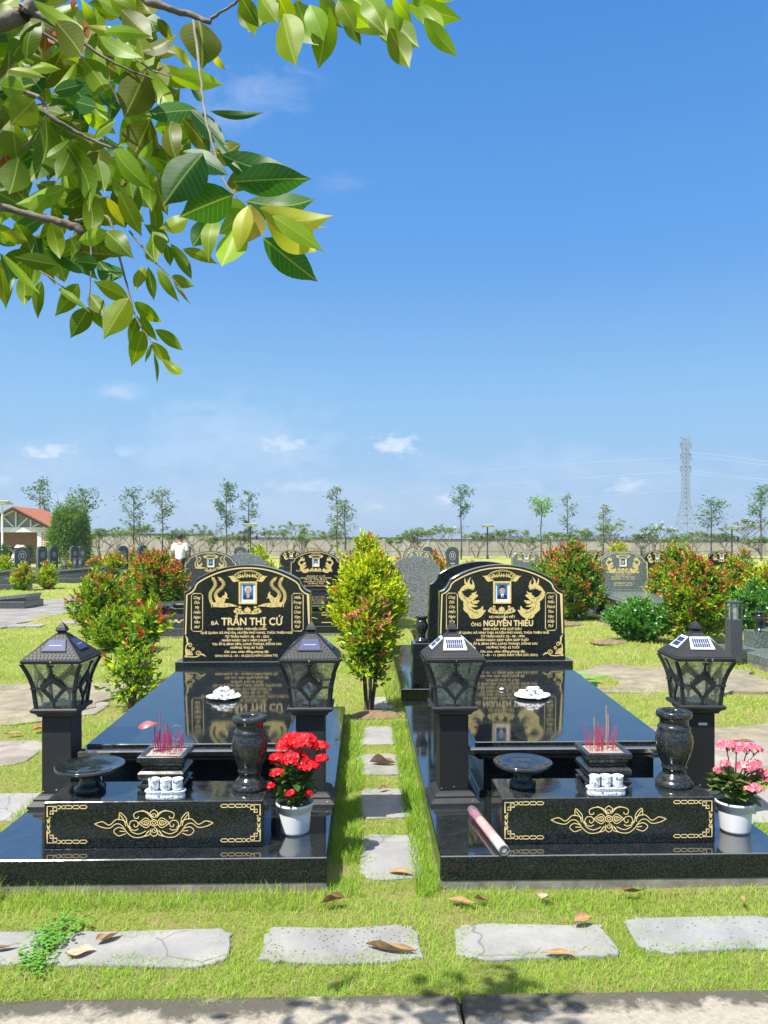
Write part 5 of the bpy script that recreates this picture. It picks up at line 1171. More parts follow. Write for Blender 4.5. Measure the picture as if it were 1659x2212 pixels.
shrub('light green bush with white flowers behind the bollard lamp', X(1632, 12.6), 12.6, .95, .78, LG, LG, .1, 3600, .055, 41, name='flowering_bush', grp='round bushes with white flowers', shape='ball', bare=.06, flowers=60)
# broad leaf weed at the right foot of the dragon tomb
r = np.random.default_rng(5); n = 14; a = r.uniform(0, 6.28, n)
V, Q, T = leaf_cloud(np.stack([np.cos(a)*.06, np.sin(a)*.06, r.uniform(.05, .28, n)], 1), np.stack([np.cos(a), np.sin(a), r.uniform(-.3, .5, n)], 1), np.tile([0, 0, 1.], (n, 1)), r.uniform(.10, .19, n), r.uniform(.09, .15, n), np.array([(.16, .34, .05)])*r.uniform(.8, 1.2, (n, 1)), .08)
wd = thing('broadleaf_weed', 'broad-leaved weed growing beside the dragon headstone', 'weed', (X(1262, 6.9), 6.9, 0)); tinted('leaves', V, Q, T, M['leaf'], wd)
b = MB(); b.tube([(0, 0, 0), (.02, 0, .15), (-.03, 0, .3)], .004, 5); b.build('stem', M['twig'], wd)
# soil mounds at shrub feet
for (u, Y, w_, lab) in ((812, 6.6, .22, 'small mound of straw and soil at the foot of the pink-tipped shrub'), (1210, 13.9, .45, 'bare soil mound at the foot of the large dark green shrub'), (1320, 11.3, .3, 'bare soil patch under the flowering bush')):
    b = MB(); b.ell((0, 0, 0), (w_, w_*.7, .045), 20, 8, 0, None, .12, random.Random(2)); tag(b.build('soil_mound', M['soil'], None, (X(u, Y), Y, .0)), lab, 'soil mound')

# ---------------- wall ----------------
WY = 78
wl = thing('boundary_wall', 'long weathered beige wall closing the cemetery behind the trees', 'wall', (0, WY, 0))
segs = [(-60, X(462, WY), 2.22), (X(462, WY), X(900, WY), 1.84), (X(900, WY), X(1290, WY), 1.66), (X(1290, WY), 80, 1.54)]
b = MB(); c = MB()
for i, (x0, x1, h) in enumerate(segs):
    b.box(x0, x1, -.1, .1, -.5, h); c.box(x0, x1-.005, -.17, .17, h+.003, h+.10)
    x = x0+1
    while x < x1: b.box(x, x+.3, -.16, -.101, -.5, h-.003); x += 4.0
b.build('wall_panels', M['wall'], wl); c.build('coping', plain('dark_coping', (.05, .05, .05), .9), wl)
b = MB(); b.box(-60, 80, -.115, -.103, .50, .56); b.build('groove_band', plain('grey_band', (.28, .26, .22), .9), wl)
# distant tree line beyond the wall
r = np.random.default_rng(77); n = 2600; xx = r.uniform(60, 330, n); P = np.stack([xx, r.uniform(395, 420, n), r.uniform(.5, 3.2, n)+1.6*np.sin(xx*.11)], 1)
V, Q, T = leaf_cloud(P, r.normal(0, 1, (n, 3)), r.normal(0, 1, (n, 3)), r.uniform(1.2, 2.6, n), r.uniform(1, 2.2, n), np.array([(.09, .14, .11)])*r.uniform(.7, 1.2, (n, 1)), 0)
o = tinted('distant_trees', V, Q, T, M['leaf']); struct(o, 'stuff', 'dark line of far trees on the horizon at the right', 'trees')

# ---------------- trees by the wall ----------------
def slim_tree(label, u, vtop, Y, cw, cfrac, col, seed, n=420, name='young_tree', lean=0, stakes=False):
    x = X(u, Y); h = HC+(HV-vtop)/F*Y; t = thing(name, label, 'tree', (x, Y, 0), 0, 'slender young trees along the wall'); rr = random.Random(seed); r = np.random.default_rng(seed)
    b = MB(); pts = [(lean*h*k/6+rr.uniform(-.05, .05)*(k > 0), 0, h*.97*k/6-(.1 if k == 0 else 0)) for k in range(7)]; b.tube(pts, [.075-.009*k for k in range(7)], 7); b.build('trunk', M['twig'], t)
    b = MB(); C0 = []; z0 = h*(1-cfrac); nb = 15
    for k in range(nb):
        f = (k+.5)/nb; z = z0+(h-z0)*f*.97; q = cw/2*(.45+1.0*math.sin(math.pi*min(1, f*.8+.12)))*rr.uniform(.55, 1.0); a = rr.uniform(0, 6.28) ; e = (lean*z+math.cos(a)*q, math.sin(a)*q, z+q*.45); b.tube([(lean*z, 0, z-q*.2), (lean*z+math.cos(a)*q*.5, math.sin(a)*q*.5, z+q*.1), e], [.022, .014, .007], 5); C0.append(e); C0.append((lean*z+math.cos(a)*q*.55, math.sin(a)*q*.55, z+q*.12))
    for k in range(4): z = z0*rr.uniform(.55, .98); a = rr.uniform(0, 6.28); e = (lean*z+math.cos(a)*.35, math.sin(a)*.35, z+.1); b.tube([(lean*z, 0, z-.1), e], [.015, .006], 5); C0.append(e) if k % 2 else None
    C0.append((lean*h, 0, h-.1)); b.build('branches', M['twig'], t)
    C0 = np.array(C0); n = int(n*1.15); idx = r.integers(0, len(C0), n); sp = cw*.115+.05; P = C0[idx]+r.normal(0, 1, (n, 3))*np.array([sp, sp, sp*.6]); D = r.normal(0, 1, (n, 3))*np.array([1, 1, .5])+np.array([0, 0, -.15])
    V, Q, T = leaf_cloud(P, D, np.tile([0, 0, 1.], (n, 1))+r.normal(0, .5, (n, 3)), r.uniform(.16, .30, n), r.uniform(.08, .13, n), np.array(col)[r.integers(0, len(col), n)]*r.uniform(.7, 1.3, (n, 1)), .15)
    tinted('crown', V, Q, T, M['leaf'], t)
    if stakes:
        b = MB(); b.tube([(-.9, -.3, 0), (0, -.1, 2.6)], .05, 6); b.build('stake', M['pole'], t); b = MB(); b.tube([(.35, -.3, 0), (.1, -.12, 2.7)], .05, 6); b.build('stake', M['pole'], t)
    return t
DG = [(.08, .17, .09), (.11, .22, .11), (.15, .26, .13)]; BG = [(.16, .34, .04), (.22, .42, .05)]; GG = [(.12, .19, .10), (.17, .25, .12), (.22, .28, .15)]  # DG: bluish cast of distance haze put into the crown colour
for k, a in enumerate((('slender tree in front of the orange pavilion roof', 86, 1040, 66, 1.5, .42, DG, 520), ('slender tree with an umbrella crown propped by two pale stakes', 184, 1060, 62, 1.7, .30, DG, 380), ('slender tree with drooping leaves, third from the left', 289, 1058, 66, 1.7, .55, DG, 520), ('slender tree with a heart-shaped crown left of the standing man', 351, 1062, 66, 1.9, .42, GG, 520),
      ('densest slender tree with a columnar crown above the phoenix headstone', 489, 1045, 66, 1.45, .55, DG, 800), ('thin-crowned slender tree beside the left solar street lamp', 537, 1062, 68, 1.1, .62, DG, 420), ('tall pale slender tree left of the yellow shrubs', 728, 1052, 68, 1.3, .70, GG, 520), ('broad lower slender tree leaning on the tall pale one', 745, 1085, 66, 1.7, .60, GG, 420),
      ('slender tree with bare trunk above the dragon headstone', 996, 1052, 66, 1.4, .40, DG, 440), ('bright green mushroom-shaped young tree', 1169, 1080, 62, 1.5, .26, BG, 420), ('faint wispy slender tree right of the bright green one', 1226, 1067, 70, 1.1, .65, GG, 320), ('slender pale tree left of the white-flowered trees', 1303, 1092, 66, 1.0, .75, GG, 380),
      ('slender tree with layered branches right of the pylon', 1536, 1080, 62, 1.8, .45, DG, 460), ('tallest slender tree cut by the right edge', 1644, 1050, 60, 1.6, .42, DG, 460))):
    slim_tree(a[0], a[1], a[2], a[3], a[4], a[5], a[6], 100+k, a[7], stakes=(k == 1))
def frangipani(label, u, vtop, Y, w_, seed, white=0):
    x = X(u, Y); h = HC+(HV-vtop)/F*Y; t = thing('frangipani_tree', label, 'tree', (x, Y, 0), 0, 'frangipani trees along the wall'); rr = random.Random(seed); r = np.random.default_rng(seed); b = MB(); ends = []
    def br(p, d, l, rad, lev):
        q = (p[0]+d[0]*l, p[1]+d[1]*l, p[2]+d[2]*l); m_ = tuple((p[i]+q[i])/2+rr.uniform(-.06, .06) for i in range(3)); b.tube([p, m_, q], [rad, rad*.85, rad*.7], 6)
        if lev == 0 or q[2] > h*.96: ends.append(q); return
        for _ in range(2 if rr.random() < .6 else 3):
            a = rr.uniform(0, 6.28); s_ = rr.uniform(.45, .95)*w_; nd = Vector((d[0]*.5+math.cos(a)*s_, d[1]*.5+math.sin(a)*s_, .75)).normalized(); br(q, tuple(nd), l*rr.uniform(.62, .88), rad*.66, lev-1)
    for k in range(4): a = rr.uniform(0, 6.28); br((math.cos(a)*.1, math.sin(a)*.1, -.05), tuple(Vector((math.cos(a)*.4*w_, math.sin(a)*.4*w_, 1)).normalized()), h*.36, .05, 3)
    b.build('branches', M['palebark'], t)
    E_ = np.array(ends); n = len(E_)*16; idx = np.repeat(np.arange(len(E_)), 16); a = r.uniform(0, 6.28, n)
    V, Q, T = leaf_cloud(E_[idx]+r.normal(0, .05, (n, 3)), np.stack([np.cos(a), np.sin(a), r.uniform(-.3, .9, n)], 1), np.tile([0, 0, 1.], (n, 1)), r.uniform(.18, .32, n), r.uniform(.07, .11, n), np.array([(.20, .30, .13), (.14, .24, .09), (.26, .34, .17)])[r.integers(0, 3, n)]*r.uniform(.8, 1.25, (n, 1)), .1)
    tinted('leaves', V, Q, T, M['leaf'], t)
    if white:
        n = white*6; idx = r.integers(0, len(E_), n); P = E_[idx]+np.array([0, 0, .15])+r.normal(0, .06, (n, 3))
        V, Q, T = leaf_cloud(P, r.normal(0, 1, (n, 3)), np.tile([0, -.5, 1.], (n, 1)), np.full(n, .13), np.full(n, .10), np.tile([.82, .82, .78], (n, 1)), .1); tinted('blossoms', V, Q, T, M['leaf'], t)
    return t
FU = [(222, 1135, 'beside the propped slender tree'), (262, 1125, 'left of the drooping slender tree'), (318, 1122, 'between the drooping and heart-shaped trees'), (372, 1142, 'just left of the standing man'), (430, 1120, 'with a wide crown right of the standing man'), (463, 1150, 'low, right of the widest crown'), (505, 1148, 'low, below the columnar tree'), (572, 1120, 'right of the left solar street lamp'), (622, 1118, 'with a tall loose crown above the second-row black headstone'), (660, 1150, 'low, right of the tall loose crown'), (702, 1128, 'left of the tall pale tree'), (868, 1150, 'low, right of the yellow shrubs'), (905, 1135, 'above the rough grey headstone'), (963, 1118, 'left of the bare-trunked slender tree'), (1030, 1140, 'behind the middle solar street lamp'), (1098, 1135, 'with a bushy crown right of the middle street lamp'), (1140, 1150, 'low, beside the bright green tree'), (1200, 1140, 'right of the bright green tree'), (1262, 1138, 'right of the wispy tree'), (1335, 1105, 'covered in white flowers'), (1385, 1140, 'low, right of the white-flowered one'), (1420, 1125, 'with two white flowers left of the pylon'), (1462, 1142, 'low, at the foot of the pylon'), (1500, 1135, 'right of the pylon foot'), (1560, 1148, 'left of the right solar street lamp'), (1615, 1098, 'with a long curved bare branch near the right edge'), (1650, 1150, 'cut by the right edge')]
for k, (u, v, wh) in enumerate(FU): frangipani('pale branching frangipani '+wh, u, v, 64+(k*7 % 9), 1.0+.25*((k*5) % 3), 200+k, {19: 7, 21: 3, 13: 1, 25: 2}.get(k, 0))
# bamboo clump
r = np.random.default_rng(31); n = 12000; Yb = 46; t = thing('bamboo_clump', 'dense feathery bamboo clump beside the orange-roofed pavilion', 'bamboo', (X(151, Yb), Yb, 0))
b = MB(); rr = random.Random(4)
for k in range(26):
    a = rr.uniform(0, 6.28); q = rr.uniform(.1, 1.1); hh = rr.uniform(2.6, 4.3); b.tube([(math.cos(a)*.3, math.sin(a)*.3, 0), (math.cos(a)*q*.6, math.sin(a)*q*.6, hh*.6), (math.cos(a)*q*1.1, math.sin(a)*q*1.1, hh)], [.03, .022, .008], 5)
b.build('canes', plain('bamboo_cane', (.22, .26, .07), .6), t)
d = unit(r.normal(0, 1, (n, 3))); d[:, 2] = np.abs(d[:, 2])*1.0; lump = 1+.13*np.sin(d[:, 0]*6+1)*np.sin(d[:, 2]*7)+.09*np.sin(d[:, 1]*9+2); q = r.uniform(.2, 1.0, n)**.33*lump
P = np.stack([d[:, 0]*1.12*q, d[:, 1]*1.2*q, .12+d[:, 2]**.62*3.6*q], 1)
V, Q, T = leaf_cloud(P, np.stack([d[:, 0], d[:, 1], r.uniform(-.6, .8, n)], 1)+r.normal(0, .4, (n, 3)), r.normal(0, .5, (n, 3))+np.array([0, 0, 1.]), r.uniform(.16, .30, n), r.uniform(.035, .06, n), np.array([(.10, .22, .03), (.16, .30, .04), (.24, .38, .05)])[r.integers(0, 3, n)]*r.uniform(.7, 1.25, (n, 1)), .1)
tinted('foliage', V, Q, T, M['leaf'], t)
r = np.random.default_rng(32); n = 420; Yp = 40; t = thing('spiky_plant', 'spiky green plant growing against the brick wall of the pavilion', 'plant', (X(36, Yp), Yp, 0)); a = r.uniform(0, 6.28, n)
V, Q, T = leaf_cloud(np.stack([np.cos(a)*.25, np.sin(a)*.25, r.uniform(.6, 1.0, n)], 1), np.stack([np.cos(a), np.sin(a), r.uniform(-.1, 1.3, n)], 1), np.tile([0, 0, 1.], (n, 1)), r.uniform(.5, .8, n), np.full(n, .04), np.tile([.07, .16, .05], (n, 1)), .1); tinted('leaves', V, Q, T, M['leaf'], t)
b = MB(); b.tube([(0, 0, 0), (0, 0, .8)], .12, 8); b.build('trunk', M['palebark'], t)

# ---------------- pavilion ----------------
Yv = 52; x34 = X(34, Yv); t = thing('pavilion', 'small white pavilion with an orange tiled roof and brick wall', 'pavilion', (x34, Yv, 0), 0)
zb, za, hw_ = 2.44, 3.76, 2.55; dep = 4.4
b = MB(); b.box(-2.3, 1.38, 1.2, 1.35, 0, zb-.3); b.build('brick_wall', M['brick'], t)
b = MB(); b.box(1.70, 2.22, .02, .10, 0.2, zb-.32)
b.build('lattice_panel', M['brickpanel'], t)
D = Deco(.015)
for i in range(5): D.stroke([(1.70+.13*i, .2), (1.70+.13*i, zb-.32)], .03, 0, False)
for i in range(14): D.stroke([(1.70, .25+.14*i), (2.22, .25+.14*i)], .03, 0, False)
D.b.build('lattice', M['wallwhite'], t)
for x0, x1 in ((1.42, 1.69), (2.23, 2.48), (-2.48, -2.22)): b = MB(); b.box(x0, x1, 0, .25, 0, zb-.303); b.build('column', M['wallwhite'], t)
b = MB(); b.box(-2.5, 2.5, -.03, .28, zb-.30, zb+.02); b.build('beam', M['wallwhite'], t)
b = MB(); b.add([(-2.35, .12, zb+.022), (2.35, .12, zb+.022), (0, .12, za-.14)], [(0, 1, 2)])
for i in range(7): z = zb+.1+i*.15; w_ = 2.3*(za-.2-z)/(za-zb); b.box(-max(w_, .05), max(w_, .05), .07, .11, z, z+.03)
b.build('gable_louvres', M['roofgrey'], t)
b = MB()
def beam2(p, q, w_=.09):
    d = Vector((q[0]-p[0], q[1]-p[1])); l = d.length; T_ = Matrix.Translation((p[0], 0, p[1])) @ Matrix.Rotation(-math.atan2(d.y, d.x), 4, 'Y'); b.box(0, l, .0-rng.uniform(.001, .02), .06, -w_/2, w_/2, 0, 0, T_)
beam2((-2.4, zb+.05), (0, za-.12), .13); beam2((0, za-.12), (2.4, zb+.05), .13); beam2((0, zb), (0, za-.1), .1)
for s_ in (-1, 1): beam2((s_*.15, zb+.05), (s_*.9, za-.55)); beam2((s_*.98, zb), (s_*.98, za-.62)); beam2((s_*1.1, zb+.05), (s_*1.85, zb+.42)); beam2((s_*1.85, zb), (s_*1.85, zb+.38))
b.build('truss', M['wallwhite'], t)
b = MB()
for s_ in (-1, 1): b.add([(0, -.45, za), (s_*2.95, -.45, zb-.25), (s_*2.95, dep, zb-.25), (0, dep, za), (0, -.45, za+.09), (s_*2.95, -.45, zb-.16), (s_*2.95, dep, zb-.16), (0, dep, za+.09)], [(0, 1, 2, 3), (4, 7, 6, 5), (0, 4, 5, 1), (1, 5, 6, 2), (2, 6, 7, 3)])
b.build('roof', M['rooftile'], t)
b = MB()
for s_ in (-1, 1): b.add([(0, -.458, za-.16), (s_*2.95, -.458, zb-.41), (s_*2.95, -.458, zb-.25), (0, -.458, za+.0)], [(0, 1, 2, 3)])
b.build('fascia', M['dark'], t)

# ---------------- street lamps ----------------
def street_lamp(label, u, vtop, Y, white=False):
    x = X(u, Y); h = HC+(HV-vtop)/F*Y; t = thing('solar_street_lamp', label, 'street lamp', (x, Y, 0), 0, 'solar street lamps'); m = M['wallwhite'] if white else M['blackmetal']
    b = MB(); b.lathe([(.11, 0), (.11, .3), (.065, .35), (.055, h-.12)], 12); b.build('pole', m, t)
    b = MB(); T_ = Matrix.Translation((.03, 0, h-.08)) @ Matrix.Rotation(R(-14), 4, 'X'); b.box(-.52, .52, -.36, .36, -.03, .03, 0, .01, T_); p = b.build('solar_panel', plain('panel_underside', (.45, .47, .48), .5), t)
    b = MB(); b.box(-.28, .28, -.28, -.02, -.10, -.032, 0, 0, T_); b.build('light_box', M['white'], p)
    if not white:
        for s_ in (-1, 1):
            b = MB(); b.tube([(0, 0, h-.95), (s_*.2, 0, h-.75), (s_*.42, 0, h-.72), (s_*.5, 0, h-.88)], .022, 6); a_ = b.build('arm', m, t)
            b = MB(); b.lathe([(.015, .12), (.09, .06), (.12, -.02), (.10, -.04), (.06, -.2), (.03, -.22)], 10, c=(s_*.5, 0, h-1.0)); b.build('lantern', M['blackmetal'], a_)
street_lamp('dark solar street lamp behind the yellow-orange shrub at the phoenix tomb', 541, 1132, 62); street_lamp('dark solar street lamp above the dragon headstone', 1053, 1134, 66); street_lamp('dark solar street lamp near the right edge', 1581, 1138, 62); street_lamp('white solar street lamp cut by the left edge beside the pavilion', 5, 1084, 50, True)

# ---------------- pylon and lines ----------------
Yt = 330; t = thing('power_pylon', 'tall grey lattice power pylon rising beyond the wall', 'pylon', (X(1481, Yt), Yt, 0), R(12)); H_ = HC+(HV-941)/F*Yt
b = MB()
def hwid(z): return 4.3-3.1*min(1, z/(H_*.42)) if z < H_*.42 else 1.2-.25*(z-H_*.42)/(H_*.58)
lv = [0, 5, 9.5, 13, 16, 18.5, 20.8]+[20.8+i*1.9 for i in range(1, 13)]; lv = [z for z in lv if z < H_-1.5]+[H_-1.0]
cs = ((-1, -1), (1, -1), (1, 1), (-1, 1))
for i in range(len(lv)-1):
    z0_, z1_ = lv[i], lv[i+1]; w0, w1 = hwid(z0_), hwid(z1_)
    for k in range(4):
        (ax_, ay_), (bx_, by_) = cs[k], cs[(k+1) % 4]; b.tube([(ax_*w0, ay_*w0, z0_), (ax_*w1, ay_*w1, z1_)], .15, 4); b.tube([(ax_*w0, ay_*w0, z0_), (bx_*w1, by_*w1, z1_)], .08, 4); b.tube([(bx_*w0, by_*w0, z0_), (ax_*w1, ay_*w1, z1_)], .08, 4); b.tube([(ax_*w1, ay_*w1, z1_), (bx_*w1, by_*w1, z1_)], .08, 4)
b.build('lattice_body', M['steel'], t); arms = []
for z in (H_-13.0, H_-7.6, H_-2.6, H_-.2):
    b = MB(); L_ = 2.6 if z < H_-1 else 2.8
    for s_ in (-1, 1):
        for q in (-1, 1): b.tube([(s_*1.0, q*1.0, z-.9), (s_*L_, 0, z)], .10, 4); b.tube([(s_*1.0, q*1.0, z+.5), (s_*L_, 0, z)], .10, 4)
    b.build('crossarm', M['steel'], t)
    if z < H_-1:
        for s_ in (-1, 1): b = MB(); b.tube([(s_*L_, 0, z), (s_*L_, 0, z-2.6)], .13, 5); b.build('insulator', M['greymetal'], t)
def cable(lab, pts, rad=.05):
    q = spline([tuple(p) for p in pts], 10); b = MB(); b.tube(q, rad, 4, cap=False); tag(b.build('power_line', M['wire']), lab, 'power line', 'power lines')
for (lab, a, m_, c) in (('upper power line running left from the pylon', (1470, 988, 330), (1150, 1008, 420), (650, 1050, 700)), ('second power line running left from the pylon', (1470, 1018, 330), (1150, 1040, 420), (780, 1068, 700)), ('lowest power line running left from the pylon', (1470, 1060, 330), (1250, 1074, 420), (900, 1095, 700)),
      ('topmost power line running right from the pylon', (1492, 977, 330), (1600, 989, 290), (1760, 1012, 250)), ('second power line running right from the pylon', (1492, 986, 330), (1600, 998, 290), (1760, 1018, 250)), ('third power line running right from the pylon', (1492, 1017, 330), (1600, 1029, 290), (1760, 1052, 250)), ('fourth power line running right from the pylon', (1492, 1023, 330), (1600, 1034, 290), (1760, 1058, 250)),
      ('highest pale cable crossing the sky at the left', (-120, 982, 260), (420, 1014, 420), (1000, 1036, 700)), ('middle pale cable crossing the sky at the left', (-120, 1035, 260), (420, 1058, 420), (1100, 1066, 700)), ('lowest pale cable crossing the sky above the pavilion', (-120, 1064, 200), (420, 1094, 320), (1200, 1112, 500))):
    cable(lab, [P3(*a), P3(*m_), P3(*c)], .045 if a[2] > 220 else .04)

# ---------------- people ----------------
def skin(name, verts, edges, radii, mat, parent, sub=2):
    me = bpy.data.meshes.new(name); me.from_pydata(verts, edges, []); o = bpy.data.objects.new(name, me); sc.collection.objects.link(o); o.parent = parent; me.materials.append(mat)
    s_ = o.modifiers.new('skin', 'SKIN'); s_.use_smooth_shade = True; sv = me.skin_vertices[0].data
    for i, r_ in enumerate(radii): sv[i].radius = (r_, r_) if isinstance(r_, (int, float)) else r_; sv[i].use_root = (i == 0)
    m = o.modifiers.new('sub', 'SUBSURF'); m.levels = sub; m.render_levels = sub; return o
def person(label, x, y, z0, rz, pose, top, bottom, hat=None, hair=M['hair'], s_=1):
    t = thing('person', label, 'person', (x, y, z0), rz, 'visitors in the cemetery'); t.scale = (s_,)*3
    if pose == 'stand':
        hip = (0, 0, .88); J = dict(pel=hip, sp=(0, .0, 1.12), ch=(0, .01, 1.32), nk=(0, 0, 1.44), hd=(0, -.01, 1.52), hl=(-.09, 0, .84), kl=(-.10, .01, .47), al=(-.11, .03, .08), tl=(-.12, -.12, .04), hr=(.09, 0, .84), kr=(.10, -.01, .47), ar=(.11, .02, .08), tr=(.12, -.13, .04),
                 sl=(-.185, .0, 1.36), el=(-.26, .03, 1.10), wl=(-.22, -.12, .92), gl=(-.20, -.19, .88), sr=(.185, 0, 1.36), er=(.26, .03, 1.10), wr=(.22, -.12, .92), gr=(.20, -.19, .88)); fc = (0, -.02, 1.60)
    else:
        J = dict(pel=(0, 0, .46), sp=(0, -.10, .66), ch=(0, -.22, .84), nk=(0, -.30, .94), hd=(0, -.34, 1.0), hl=(-.10, -.03, .44), kl=(-.16, -.44, .50), al=(-.14, -.40, .08), tl=(-.14, -.54, .04), hr=(.10, -.03, .44), kr=(.16, -.44, .50), ar=(.14, -.40, .08), tr=(.14, -.54, .04),
                 sl=(-.18, -.22, .86), el=(-.24, -.34, .62), wl=(-.12, -.52, .56), gl=(-.10, -.58, .54), sr=(.18, -.22, .86), er=(.24, -.34, .62), wr=(.12, -.52, .56), gr=(.10, -.58, .54)); fc = (0, -.40, 1.06)
    K = list(J); Rr = dict(pel=.12, sp=.105, ch=.12, nk=.05, hd=.055, hl=.08, kl=.055, al=.036, tl=.035, hr=.08, kr=.055, ar=.036, tr=.035, sl=.055, el=.04, wl=.028, gl=.03, sr=.055, er=.04, wr=.028, gr=.03)
    E_ = [('pel', 'sp'), ('sp', 'ch'), ('ch', 'nk'), ('nk', 'hd'), ('pel', 'hl'), ('hl', 'kl'), ('kl', 'al'), ('al', 'tl'), ('pel', 'hr'), ('hr', 'kr'), ('kr', 'ar'), ('ar', 'tr'), ('ch', 'sl'), ('sl', 'el'), ('el', 'wl'), ('wl', 'gl'), ('ch', 'sr'), ('sr', 'er'), ('er', 'wr'), ('wr', 'gr')]
    V_ = [J[k] for k in K]; RR = [Rr[k] for k in K]
    # head, fingers continue the same skin
    n0 = len(V_); V_ += [(fc[0], fc[1], fc[2]-.02), (fc[0], fc[1]+.005, fc[2]+.07)]; RR += [(.078, .092), (.062, .075)]; ee = [(K.index(a), K.index(c)) for a, c in E_]+[(K.index('hd'), n0), (n0, n0+1)]
    for sd_ in ('gl', 'gr'):
        g_ = Vector(J[sd_]); w0 = Vector(J['w'+sd_[1]]); d = (g_-w0).normalized(); sg = -1 if sd_ == 'gl' else 1
        for k in range(4):
            i = len(V_); off = Vector((.022-.015*k, 0, .0))*sg; V_ += [tuple(g_+d*.04+off), tuple(g_+d*(.085-.008*abs(k-1))+off+Vector((0, 0, -.02)))]; RR += [.009, .007]; ee += [(K.index(sd_), i), (i, i+1)]
        i = len(V_); V_.append(tuple(g_+Vector((-sg*.035, -.02, 0)))); RR.append(.010); ee.append((K.index(sd_), i))
    skin('body', V_, ee, RR, M['skin'], t)
    S = lambda ks, ed, rr_, nm, mt: skin(nm, [J[k] for k in ks], [(ks.index(a), ks.index(c)) for a, c in ed], rr_, mt, t)
    mid = lambda a, c, f: tuple(J[a][i]*(1-f)+J[c][i]*f for i in range(3))
    J['ll'] = mid('sl', 'el', .85); J['lr'] = mid('sr', 'er', .85); J['hem'] = (J['pel'][0], J['pel'][1], J['pel'][2]-.03)
    S(['hem', 'pel', 'sp', 'ch', 'sl', 'll', 'sr', 'lr'], [('hem', 'pel'), ('pel', 'sp'), ('sp', 'ch'), ('ch', 'sl'), ('sl', 'll'), ('ch', 'sr'), ('sr', 'lr')], [(.165, .13), (.17, .135), (.165, .13), (.165, .135), .085, .075, .085, .075], 'shirt', top)
    J['al2'] = mid('kl', 'al', .95); J['ar2'] = mid('kr', 'ar', .95)
    S(['pel', 'hl', 'kl', 'al2', 'hr', 'kr', 'ar2'], [('pel', 'hl'), ('hl', 'kl'), ('kl', 'al2'), ('pel', 'hr'), ('hr', 'kr'), ('kr', 'ar2')], [(.14, .12), .10, .075, .06, .10, .075, .06], 'trousers', bottom)
    b = MB(); b.ell((fc[0], fc[1]+.022, fc[2]+.035), (.088, .095, .10), 14, 10); b.build('hair', hair, t)
    b = MB(); b.ell((0, fc[1]-.088, fc[2]-.005), (.012, .018, .018), 8, 6); b.ell((0, fc[1]-.078, fc[2]-.045), (.022, .008, .006), 8, 5, 1)
    for s2 in (-1, 1): b.ell((s2*.03, fc[1]-.078, fc[2]+.015), (.011, .008, .007), 8, 5, 2); b.ell((s2*.088, fc[1]+.005, fc[2]), (.010, .018, .028), 8, 6)
    b.build('face', [M['skin'], M['red_cloth'], M['hair']], t)
    if hat: b = MB(); b.lathe([(.17, .0), (.165, .01), (.10, .02), (.096, .07), (.07, .10), (.001, .11)], 20, c=(fc[0], fc[1]+.01, fc[2]+.075)); b.build('hat', hat, t)
    return t
person('standing man seen from behind in a white shirt and dark trousers', X(389, 26), 26, 0, R(175), 'stand', M['shirt'], M['navy'], s_=1.02)
person('seated person in black with a straw hat at the far left graves', X(27, 32.5), 32.5, .12, R(100), 'sit', M['blackcloth'], M['navy'], M['straw'])
person('seated person bending forward in a loose white shirt at the far left graves', X(47, 31.5), 31.5, .15, R(-60), 'sit', M['shirt'], M['shirt'])
person('seated person in a red top with a white hat at the far left graves', X(57, 33), 33, .12, R(-30), 'sit', M['red_cloth'], M['navy'], M['shirt'])
b = MB(); b.box(-1.1, 1.1, -.3, .9, 0, .42, 0, .01); tag(b.build('low_wall_seat', M['gran_slate'], None, (X(45, 32.3), 32.0, 0)), 'low dark stone ledge the visitors at the far left sit on', 'ledge')

# ---------------- overhanging tree ----------------
tr = thing('overhanging_tree', 'leafy tree whose branches hang into the top left of the view', 'tree', (-2.3, .5, 0))
O3 = Vector((-2.3, .5, 0)); DS = .65
def branch(pts, rads, name='branch', mat='bark', par=None, jig=.004):
    q = []
    for (u, v, d), r_ in zip(pts, rads): p = P3(u, v, d*DS)-O3; q.append((p.x, p.y, p.z, r_*DS))
    s_ = spline(q, 6); rr = random.Random(int(pts[0][0])); b = MB(); jig = min(jig, min(rads)*.8); b.tube([(x+rr.uniform(-jig, jig)*.5, y+rr.uniform(-jig, jig)*.5, z+rr.uniform(-jig, jig)*.5) for x, y, z, r_ in s_], [r_*.8*rr.uniform(.9, 1.12) for *_, r_ in s_], 9); return b.build(name, M[mat], par or tr)
b = MB(); b.tube([(0, 0, -.1), (.03, .02, .8), (.0, .05, 1.5), (.08, .08, 2.1), (.2, .1, 2.7), (.3, .15, 3.3)], [.14, .12, .11, .09, .07, .04], 14); b.build('trunk', M['bark'], tr)
for (u, v, d, r_, zt_) in ((-900, 420, 1.75, .04, 1.5), (-700, 620, 1.8, .035, 1.35), (-80, -120, 2.1, .016, 2.3), (-200, 160, 2.2, .014, 1.9)):
    e_ = P3(u, v, d*DS)-O3; s0 = Vector((.05, .07, zt_)); b = MB(); b.tube([s0, s0.lerp(e_, .5)+Vector((0, 0, .10)), e_], [r_*1.3, r_, r_*.75], 10); b.build('limb', M['bark'], tr)
start = (-820, 200, 1.9)
branch([(-900, 420, 1.75), (-420, 140, 1.95), (0, 48, 2.0), (62, 18, 2.0), (120, -60, 2.05)], [.06, .04, .024, .022, .015])
branch([(60, 22, 2.0), (150, 70, 2.0), (235, 130, 2.0), (330, 170, 2.0)], [.010, .0065, .004, .0025], 'twig')
